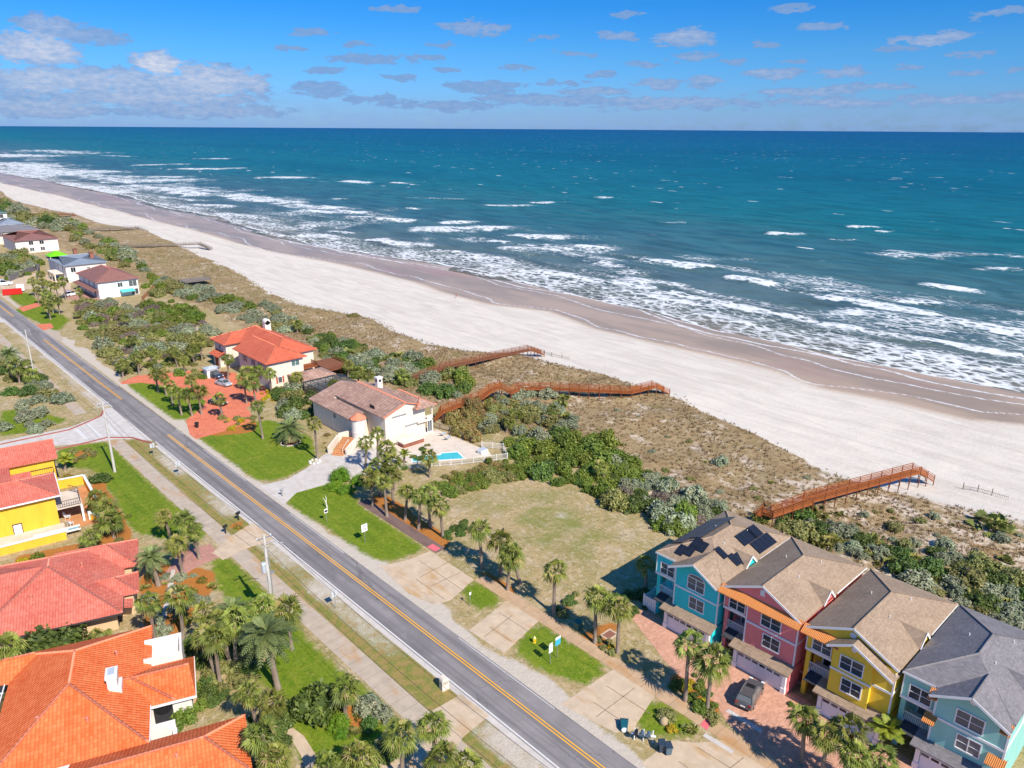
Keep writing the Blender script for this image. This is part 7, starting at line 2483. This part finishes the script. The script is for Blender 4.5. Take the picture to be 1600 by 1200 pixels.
for base, lab in (((240.5, 713), 'bare metal back of the road sign nearest the side street'), ((280, 743), 'bare metal back of the second road sign on the verge'), ((524.5, 951), 'bare metal back of the road sign beside the concrete pole')):
    sign('road_sign', lab, base, .78, .9, 2.15, (0, 1, 0), MAT['sign_back'], (), True)

hy = thing('fire_hydrant', 'yellow fire hydrant with a pale cap on the roadside lawn', 'hydrant', (*G(835, 1004), 0))
b = MB()
b.lathe(0, 0, [(.2, 0), (.2, .06), (.14, .08), (.14, .55), (.18, .57), (.18, .63)], 12)
b.build('barrel', MAT['hydrant'], hy)
b = MB()
b.lathe(0, 0, [(.16, .63), (.13, .76), (.05, .84), (.04, .92)], 12)
b.build('bonnet', plain('pale yellow paint', (.78, .72, .35)), hy)
for d in ((1, 0), (-1, 0), (0, -1)):
    b = MB()
    b.tube([(d[0] * .12, d[1] * .12, .45), (d[0] * .25, d[1] * .25, .45)], .075, 8)
    b.build('outlet', MAT['hydrant'], hy)


def wheelie(label, px, mat, rz, lid, group=None, open_=False):
    t_ = thing('wheelie_bin', label, 'bin', (*G(*px), 0.02), rz, group)
    b = MB()
    vs = [(-.26, -.28, .08), (.26, -.28, .08), (.26, .28, .08), (-.26, .28, .08), (-.33, -.36, 1.02), (.33, -.36, 1.02), (.33, .4, 1.02), (-.33, .4, 1.02)]
    b.add(vs, [(3, 2, 1, 0), (4, 5, 6, 7), (0, 1, 5, 4), (1, 2, 6, 5), (2, 3, 7, 6), (3, 0, 4, 7)])
    b.build('body', mat, t_, bevel=.03)
    b = MB()
    b.slab([(-.36, -.42, 1.08), (.36, -.42, 1.08), (.36, .46, 1.15), (-.36, .46, 1.15)], .07)
    b.build('lid', lid, t_, bevel=.02)
    for s in (-1, 1):
        b = MB()
        b.tube([(s * .30, .34, .12), (s * .24, .34, .12)], .12, 10)
        b.build('wheel', MAT['tyre'], t_)
    b = MB()
    b.bar((-.3, .5, 1.0), (.3, .5, 1.0), .05, .05)
    b.build('handle', mat, t_)
    return t_


wheelie('dark wheelie bin beside the slate blue bin on the drive edge', (1033.5, 1174), MAT['navy'], R(-40), MAT['navy'])
wheelie('slate blue wheelie bin with a dark lid on the drive edge', (1043.5, 1178), MAT['slate_bin'], R(-35), MAT['navy'])
fb = thing('fallen_bin', 'green bin lying on its side with a white base at the mailboxes', 'bin', (*G(975, 1139), .36), R(-50))
b = MB()
b.add([(-.32, -.5, -.3), (.32, -.5, -.3), (.32, -.5, .3), (-.32, -.5, .3), (-.4, .6, -.36), (.4, .6, -.36), (.4, .6, .36), (-.4, .6, .36)], [(0, 1, 2, 3), (7, 6, 5, 4), (0, 4, 5, 1), (1, 5, 6, 2), (2, 6, 7, 3), (3, 7, 4, 0)])
b.build('body', MAT['teal_bin'], fb, bevel=.05)
b = MB()
b.tube([(0, -.50, 0), (0, -.56, 0)], .28, 16)
b.build('base_disc', MAT['sign_white'], fb)
b = MB()
b.box(-.43, .43, .6, .68, -.4, .4)
b.build('lid', MAT['navy'], fb, bevel=.02)
cbin = thing('trash_can', 'black trash can with a lid on the red paved drive', 'bin', (*G(308, 668), .02))
b = MB()
b.lathe(0, 0, [(.3, 0), (.4, 1.0), (.42, 1.0)], 14)
b.build('body', MAT['black'], cbin)
b = MB()
b.lathe(0, 0, [(.46, 1.0), (.44, 1.08), (.1, 1.2), (.02, 1.22)], 14)
b.build('lid', MAT['black'], cbin)
ub = thing('utility_box', 'green utility cabinet beside the tall palm on the footpath', 'utility box', (*G(903, 982), 0), 0)
b = MB()
b.box(-.45, .45, -.4, .4, 0, .95)
b.build('cabinet', plain('utility green', (.03, .11, .09), .5), ub, bevel=.03)
b = MB()
b.box(-.5, .5, -.45, .45, .95, 1.02)
b.build('lid', plain('utility green lid', (.04, .14, .11), .5), ub)
mg = thing('mailbox_stand', 'white post rail carrying dark mailboxes beside the drive', 'mailbox stand', (*G(1005, 1160), 0), R(-55))
for i in range(3):
    b = MB()
    b.box(-.9 + i * .9 - .05, -.9 + i * .9 + .05, .1, .2, 0, 1.5)
    b.build('post', MAT['white'], mg)
b = MB()
b.box(-1.2, 1.2, -.12, .1, .92, 1.0)
b.build('shelf', MAT['white'], mg)
for i in range(3):
    mb = MB()
    x = -.75 + i * .62
    mb.tube([(x, -.35, 1.2), (x, .2, 1.2)], .19, 12)
    mb.box(x - .19, x + .19, -.35, .2, 1.0, 1.2)
    mo = mb.build('mailbox', MAT['slate_bin'] if i else MAT['black'], mg)
    fl_ = MB()
    fl_.box(x + .2, x + .22, -.1, 0, 1.2, 1.4)
    fl_.build('flag', MAT['sign_white'], mo)
mp = thing('mailbox_pillar', 'cream masonry mailbox pillar with an arched top on the verge', 'mailbox', (*G(694, 1076), 0), R(-8))
b = MB()
b.box(-.42, .42, -.36, .36, 0, 1.15)
b.tube([(0, -.36, 1.15), (0, .36, 1.15)], .42, 18)
b.build('pillar', MAT['stucco_cream'], mp)
b = MB()
b.box(.42, .46, -.2, .2, .85, 1.15)
b.build('mail_slot', MAT['black'], mp)
mw = thing('drive_mailbox', 'small grey mailbox on a post at the white driveway corner', 'mailbox', (*G(441, 775), 0), 0)
b = MB()
b.box(-.05, .05, -.05, .05, 0, 1.0)
b.build('post', MAT['wood_grey'], mw)
b = MB()
b.box(-.25, .25, -.15, .15, 1.0, 1.15).tube([(-.25, 0, 1.15), (.25, 0, 1.15)], .15, 10)
b.build('box', MAT['metal'], mw)
for px, lab in (((353, 834), 'black mailbox on a post by the orange flower bed'), ((373, 813), 'black mailbox on a post at the road end of the orange flower bed')):
    mw = thing('drive_mailbox', lab, 'mailbox', (*G(*px), 0), R(20))
    b = MB()
    b.box(-.06, .06, -.06, .06, 0, 1.1)
    b.build('post', MAT['black'], mw)
    b = MB()
    b.box(-.3, .3, -.2, .2, 1.1, 1.3).tube([(-.3, 0, 1.3), (.3, 0, 1.3)], .2, 10)
    b.build('box', MAT['black'], mw)
# dead snag on the lawn
sn = thing('driftwood_snag', 'bleached driftwood snag standing on the lawn behind the blue marker sign', 'driftwood', (*G(511, 793), 0))
b = MB()
b.tube([(0, 0, 0), (-.1, .05, .9), (-.35, .1, 1.6)], [.14, .11, .04], 7).tube([(-.1, .05, .8), (.1, .2, 1.5), (.0, .3, 2.1)], [.09, .07, .03], 6).tube([(-.35, .1, 1.5), (-.5, .3, 1.8)], [.05, .02], 5)
b.build('stem', plain('bleached wood', (.62, .58, .52), .9), sn)
lm = thing('landscape_rocks', 'pale rock edging round the foot of the palm by the drive', 'rocks', (*G(492, 722), 0))
b = MB()
for k in range(8):
    a = k * .8
    b.lathe(math.cos(a) * .9, math.sin(a) * .9, [(.28, -.1), (.3, .1), (.18, .3), (.02, .34)], 7)
b.build('rock_ring', plain('pale rock', (.6, .57, .52), .9, .2), lm)
rp = thing('planting_ring', 'brown mulch ring with a stone border under the big date palm', 'planting bed', (*G(454, 692), 0))
b = MB()
b.tube([(1.9 * math.cos(k * .3927), 1.7 * math.sin(k * .3927), .08) for k in range(17)], .13, 6)
b.build('border', plain('ring stone', (.5, .45, .38), .9, .2), rp)
b = MB()
b.cyl(0, 0, 0, .06, 1.8, 20)
b.build('mulch', plain('dark mulch', (.12, .055, .03), .95, .3), rp)
bd = thing('boulder', 'brown landscape boulder on the grass patch beside the mailboxes', 'boulder', (*G(1037, 1130), 0))
b = MB()
b.lathe(0, 0, [(.45, -.1), (.5, .2), (.4, .55), (.15, .75), (.02, .78)], 8)
b.build('stone', plain('tan rock', (.40, .30, .18), .9, .25), bd, smooth=True)
pv = thing('manhole_cover', 'square rusty cover set in the forecourt corner between two palms', 'cover', (*G(952, 992), .03))
b = MB()
b.box(-.7, .7, -.5, .5, 0, .03)
b.build('plate', plain('rusty plate', (.26, .11, .07), .8), pv)
b = MB()
b.box(-.95, .95, -.75, .75, -.02, .015)
b.build('frame', MAT['drive'], pv)


# ------------------------------------------------------------------ poles and wires
def pole(label, top_px, H, fat=.22, kit=False):
    x, y = G(*top_px, H)
    t_ = thing('utility_pole', label, 'utility pole', (x, y, 0))
    b = MB()
    b.tube([(0, 0, -.3), (0, 0, H)], [fat, fat * .55], 8)
    b.build('mast', MAT['pole'], t_)
    b = MB()
    b.bar((-.9, 0, H - .5), (.9, 0, H - .5), .1, .12)
    b.build('crossarm', MAT['metal'], t_)
    for xx in (-.85, 0, .85):
        b = MB()
        b.lathe(xx, 0, [(.04, H - .44), (.07, H - .36), (.05, H - .28), (.06, H - .22), (.02, H - .16)], 8)
        b.build('insulator', MAT['sign_white'], t_)
    if kit:
        b = MB()
        b.lathe(-.42, .05, [(.27, H - 5.0), (.3, H - 4.8), (.3, H - 3.8), (.2, H - 3.6), (.02, H - 3.58)], 12)
        b.build('transformer', MAT['sign_back'], t_)
        b = MB()
        b.tube([(.28, -.12, 0), (.24, -.1, H - 2.2)], .08, 6)
        b.build('conduit', MAT['metal'], t_)
        b = MB()
        b.tube([(0, 0, H - 1.3), (1.0, -.4, H - 1.1), (1.9, -.8, H - 1.5)], .05, 6)
        b.build('lamp_arm', MAT['metal'], t_)
        b = MB()
        b.box(.15, .7, -.2, -.02, H - 5.4, H - 5.1)
        b.build('switch_box', MAT['metal'], t_)
    return Vector((x, y, H))


p0 = pole('slim concrete utility pole beside the far side street', (39, 515), 13.0, .2)
p1 = pole('tall concrete utility pole at the corner of the side street', (160, 628), 13.2, .24)
p2 = pole('concrete utility pole with a transformer beside the sidewalk', (412, 835), 13.0, .26, True)
d = (p2 - p1)
p3 = p2 + d * .95
for i, (a, b_) in enumerate(((p0, p1), (p1, p2), (p2, p3))):
    for k, (xx, dz, lab) in enumerate(((-.85, -.2, 'landward'), (.85, -.2, 'roadside'), (0.0, -3.0, 'low'))):
        w = thing('power_line', f'thin {lab} power line sagging ' + ('between the far pole and the corner pole', 'between the corner pole and the transformer pole', 'from the transformer pole over the lower lawn')[i], 'power line')
        m_ = MB()
        A_, B2 = a + Vector((xx, 0, dz)), b_ + Vector((xx, 0, dz))
        m_.tube([tuple(A_.lerp(B2, q / 14) - ZUP * (1.5 * 4 * (q / 14) * (1 - q / 14))) for q in range(15)], .018, 4)
        m_.build('cable', MAT['metal_dark'], w)


# ------------------------------------------------------------------ vehicles
def loft(b, secs):
    """secs: list of cross-sections, each a list of (x, y, z) with equal count, closed loops."""
    n = len(secs[0])
    vs = [p for s in secs for p in s]
    fs = []
    for i in range(len(secs) - 1):
        for k in range(n):
            fs.append((i * n + k, i * n + (k + 1) % n, (i + 1) * n + (k + 1) % n, (i + 1) * n + k))
    fs.append(tuple(range(n))[::-1])
    fs.append(tuple(range((len(secs) - 1) * n, len(secs) * n)))
    b.add(vs, fs)


def car(name, label, px, rz, paint_m, kind='suv', cat='car', L=4.7, Wd=1.86, H=1.66, z=.03, loc=None):
    x, y = loc or G(*px)
    t_ = thing(name, label, cat, (x, y, z), rz)
    hl, hw = L / 2, Wd / 2
    b = MB()
    belt = H * .60

    def sec(xx, w, zb, zt, crown=.03):
        return [(xx, -w, zb), (xx, -w * 1.0, (zb + zt) * .55), (xx, -w * .93, zt), (xx, 0, zt + crown), (xx, w * .93, zt), (xx, w, (zb + zt) * .55), (xx, w, zb), (xx, 0, zb - .02)]

    if kind == 'sedan':
        prof = [(-hl, .80, .42, .72), (-hl + .12, .93, .30, .88), (-hl + .9, 1, .24, .93), (-.3, 1, .22, .92), (.8, 1, .22, .90), (hl - .9, .98, .24, .84), (hl - .25, .9, .28, .70), (hl, .74, .38, .58)]
    else:
        prof = [(-hl, .84, .45, .86), (-hl + .10, .95, .32, belt + .02), (-hl + .8, 1, .26, belt + .03), (-.3, 1, .24, belt), (.8, 1, .24, belt - .02), (hl - .95, .99, .26, belt - .06), (hl - .25, .92, .30, belt - .2), (hl, .78, .40, belt - .36)]
    loft(b, [sec(xx, hw * w, zb, zt) for xx, w, zb, zt in prof])
    b.build('body', paint_m, t_, smooth=False, bevel=.03)
    # glass house
    r0, r1, f1, f0 = (-hl + .25, -hl + .65, .35, 1.25) if kind != 'sedan' else (-hl + .75, -hl + 1.35, .25, 1.15)
    zt = H - .02
    g = MB()

    def gs(xx, w, zb, zt_):
        return [(xx, -w, zb), (xx, w, zb), (xx, w * .84, zt_), (xx, -w * .84, zt_)]

    wb = hw * .92
    zb = belt - .02 if kind != 'sedan' else .89
    vs = [(r0, -wb, zb), (f0, -wb, zb), (f0, wb, zb), (r0, wb, zb), (r1, -wb * .80, zt), (f1, -wb * .80, zt), (f1, wb * .80, zt), (r1, wb * .80, zt)]
    g.add(vs, [(3, 2, 1, 0), (4, 5, 6, 7), (0, 1, 5, 4), (1, 2, 6, 5), (2, 3, 7, 6), (3, 0, 4, 7)])
    g.build('windows', MAT['glass_dark'], t_, bevel=.03)
    r = MB()
    w8 = wb * .82
    r.slab([(r1 - .12, -w8, zt + .02), (f1 + .05, -w8, zt + .02), (f1 + .05, w8, zt + .02), (r1 - .12, w8, zt + .02)], .06)
    for s in (-1, 1):
        r.bar((f0 - .02, s * wb * .985, zb + .01), (f1, s * wb * .80, zt), .07, .06)
        r.bar((r0 + .02, s * wb * .985, zb + .01), (r1, s * wb * .80, zt), .12, .08)
        xm = (r0 + f0) / 2 - .1
        r.bar((xm, s * wb * 1.0, zb), (xm, s * wb * .81, zt), .08, .05)
    ro_ = r.build('roof', paint_m, t_, bevel=.02)
    if kind == 'suv':
        q = MB()
        q.box(f1 - .75, f1 - .15, -.45, .45, zt + .015, zt + .03)
        q.build('sunroof', MAT['glass_dark'], ro_)
        for s in (-1, 1):
            q = MB()
            q.bar((r1 + .05, s * w8 * .9, zt + .07), (f1 - .1, s * w8 * .9, zt + .07), .04, .05)
            q.build('roof_rail', MAT['metal'], ro_)
    wr = .35
    for sx in (-1, 1):
        for sy in (-1, 1):
            xx = sx * L * .29
            q = MB()
            q.tube([(xx, sy * (hw - .22), wr), (xx, sy * (hw + .01), wr)], wr, 18)
            wh_ = q.build('wheel', MAT['tyre'], t_)
            q = MB()
            q.tube([(xx, sy * (hw + .005), wr), (xx, sy * (hw + .025), wr)], wr * .62, 12)
            q.build('rim', MAT['metal'], wh_)
    hz_ = belt - .30 if kind != 'sedan' else .62
    for sy in (-1, 1):
        q = MB()
        q.box(hl - .22, hl - .04, *sorted((sy * hw * .5, sy * hw * .86)), hz_, hz_ + .14)
        q.build('headlight', MAT['sign_white'], t_)
        q = MB()
        q.box(-hl - .01, -hl + .14, *sorted((sy * hw * .55, sy * hw * .88)), hz_ + .12, hz_ + .28)
        q.build('tail_light', MAT['lamp_red'], t_)
        q = MB()
        q.box(f0 - .28, f0 - .12, *sorted((sy * hw * .96, sy * (hw + .17))), zb, zb + .14)
        q.build('mirror', paint_m, t_)
    q = MB()
    q.box(-hl - .03, -hl + .02, -.26, .26, hz_ - .12, hz_)
    q.build('number_plate', MAT['sign_white'], t_)
    return t_


car('parked_car', 'dark graphite crossover parked on the pavers before the pink garage', (1178, 1091), R(12), MAT['car_grey'], 'suv', L=4.75, Wd=1.9, H=1.66, loc=(64.1, 30.9))
car('parked_car', 'dark blue car with its bonnet towards the road by the garden shed', (336, 590), R(-75), MAT['car_blue'], 'suv', L=5.0, H=1.75)
car('parked_car', 'silver sedan parked behind the dark blue car on red pavers', (350, 602), R(-75), MAT['car_silver'], 'sedan', L=4.5, Wd=1.8, H=1.45)
car('parked_car', 'black car half hidden under the palm on the red paved drive', (341, 632), R(-70), MAT['car_black'], 'sedan', L=4.6, Wd=1.8, H=1.45)
car('parked_car', 'white car under the palms at the maroon roofed house', (112, 462), R(20), MAT['car_white'], 'suv', L=5.0, Wd=2.0, H=1.8)
car('parked_van', 'white van parked at the far courtyard wall', (6, 446), R(-10), MAT['car_white'], 'suv', 'van', L=6.0, Wd=2.1, H=2.2)
tr = thing('skip_container', 'red open topped skip beside the far road', 'skip', (*G(20, 460), 0), R(-10))
b = MB()
for (a0, a1, c0, c1) in ((-3, 3, -1.2, -1.1), (-3, 3, 1.1, 1.2), (-3, -2.9, -1.1, 1.1), (2.9, 3, -1.1, 1.1)):
    b.box(a0, a1, c0, c1, .15, 1.9)
b.box(-2.9, 2.9, -1.1, 1.1, .15, .3)
b.build('body', MAT['red'], tr)
b = MB()
for k in range(7):
    b.box(-2.9 + k * .95, -2.78 + k * .95, -1.28, -1.2, .15, 1.9)
b.build('rib', plain('dark red paint', (.4, .015, .01)), tr)
wt_ = thing('water_tank', 'white box trailer beside the red skip', 'trailer', (*G(33, 456), 0), R(-10))
b = MB()
b.box(-1.2, 1.2, -1, 1, .5, 2.8)
b.build('box', MAT['white'], wt_, bevel=.05)
for s in (-1, 1):
    b = MB()
    b.tube([(0, s * 1.02, .4), (0, s * .8, .4)], .4, 12)
    b.build('wheel', MAT['tyre'], wt_)
# pool furniture
for i, (px, rz) in enumerate([((693, 680), 20), ((700, 686), 24)]):
    x, y = G(*px)
    t_ = thing('sun_lounger', ('slatted sun lounger on the pool deck nearest the white house', 'slatted sun lounger on the pool deck nearer the fence')[i], 'lounger', (x, y, .03), R(rz))
    b = MB()
    b.box(-.7, .7, -.32, .32, .28, .34)
    b.build('bed', MAT['sign_back'], t_)
    b = MB()
    b.slab([(-.7, -.32, .36), (-.7, .32, .36), (-1.25, .32, .85), (-1.25, -.32, .85)][::-1], .05)
    b.build('backrest', MAT['sign_back'], t_)
    for sx in (-.6, .6):
        for sy in (-.28, .28):
            b = MB()
            b.box(sx - .03, sx + .03, sy - .03, sy + .03, 0, .28)
            b.build('leg', MAT['metal'], t_)


# ------------------------------------------------------------------ the walker far down the beach
def walker(label, px, rz):
    x, y = G(*px, -1)
    t_ = thing('person', label, 'person', (x, y, gz(x, y)), rz)
    J = [(0, 0, .95), (0, 0, 1.2), (.02, 0, 1.45), (.03, 0, 1.56), (.05, 0, 1.72), (0, .2, 1.42), (-.12, .25, 1.15), (.0, .26, .9), (0, -.2, 1.42), (.1, -.25, 1.15), (.28, -.24, .95), (0, .1, .9), (.22, .1, .5), (.2, .1, .06), (.34, .1, .03), (0, -.1, .9), (-.12, -.1, .5), (-.36, -.1, .12), (-.24, -.1, .05)]
    E_ = [(0, 1), (1, 2), (2, 3), (3, 4), (2, 5), (5, 6), (6, 7), (2, 8), (8, 9), (9, 10), (0, 11), (11, 12), (12, 13), (13, 14), (0, 15), (15, 16), (16, 17), (17, 18)]
    rad = [.15, .14, .15, .06, .12, .07, .05, .04, .07, .05, .04, .1, .07, .05, .04, .1, .07, .05, .04]
    me = bpy.data.meshes.new('body')
    me.from_pydata(J, E_, [])
    o = bpy.data.objects.new('body', me)
    C.objects.link(o)
    o.parent = t_
    sk = o.modifiers.new('skin', 'SKIN')
    for i, v in enumerate(me.skin_vertices[0].data if me.skin_vertices else []):
        v.radius = (rad[i], rad[i])
    if not me.skin_vertices:
        bm = bmesh.new()
        bm.from_mesh(me)
        ly = bm.verts.layers.skin.verify()
        for i, v in enumerate(bm.verts):
            v[ly].radius = (rad[i], rad[i])
            v[ly].use_root = i == 0
        bm.to_mesh(me)
        bm.free()
    sb = o.modifiers.new('sub', 'SUBSURF')
    sb.levels = sb.render_levels = 1
    me.materials.append(MAT['skin'])
    b = MB()
    b.lathe(0.01, 0, [(.2, .9), (.19, 1.2), (.21, 1.42), (.09, 1.53)], 10)
    b.build('shirt', MAT['shirt'], t_)
    b = MB()
    b.lathe(.04, 0, [(.135, 1.70), (.13, 1.8), (.07, 1.87), (.01, 1.88)], 10)
    b.build('hair', MAT['black'], t_)


walker('person in a red shirt walking alone along the beach', (713, 465), R(110))
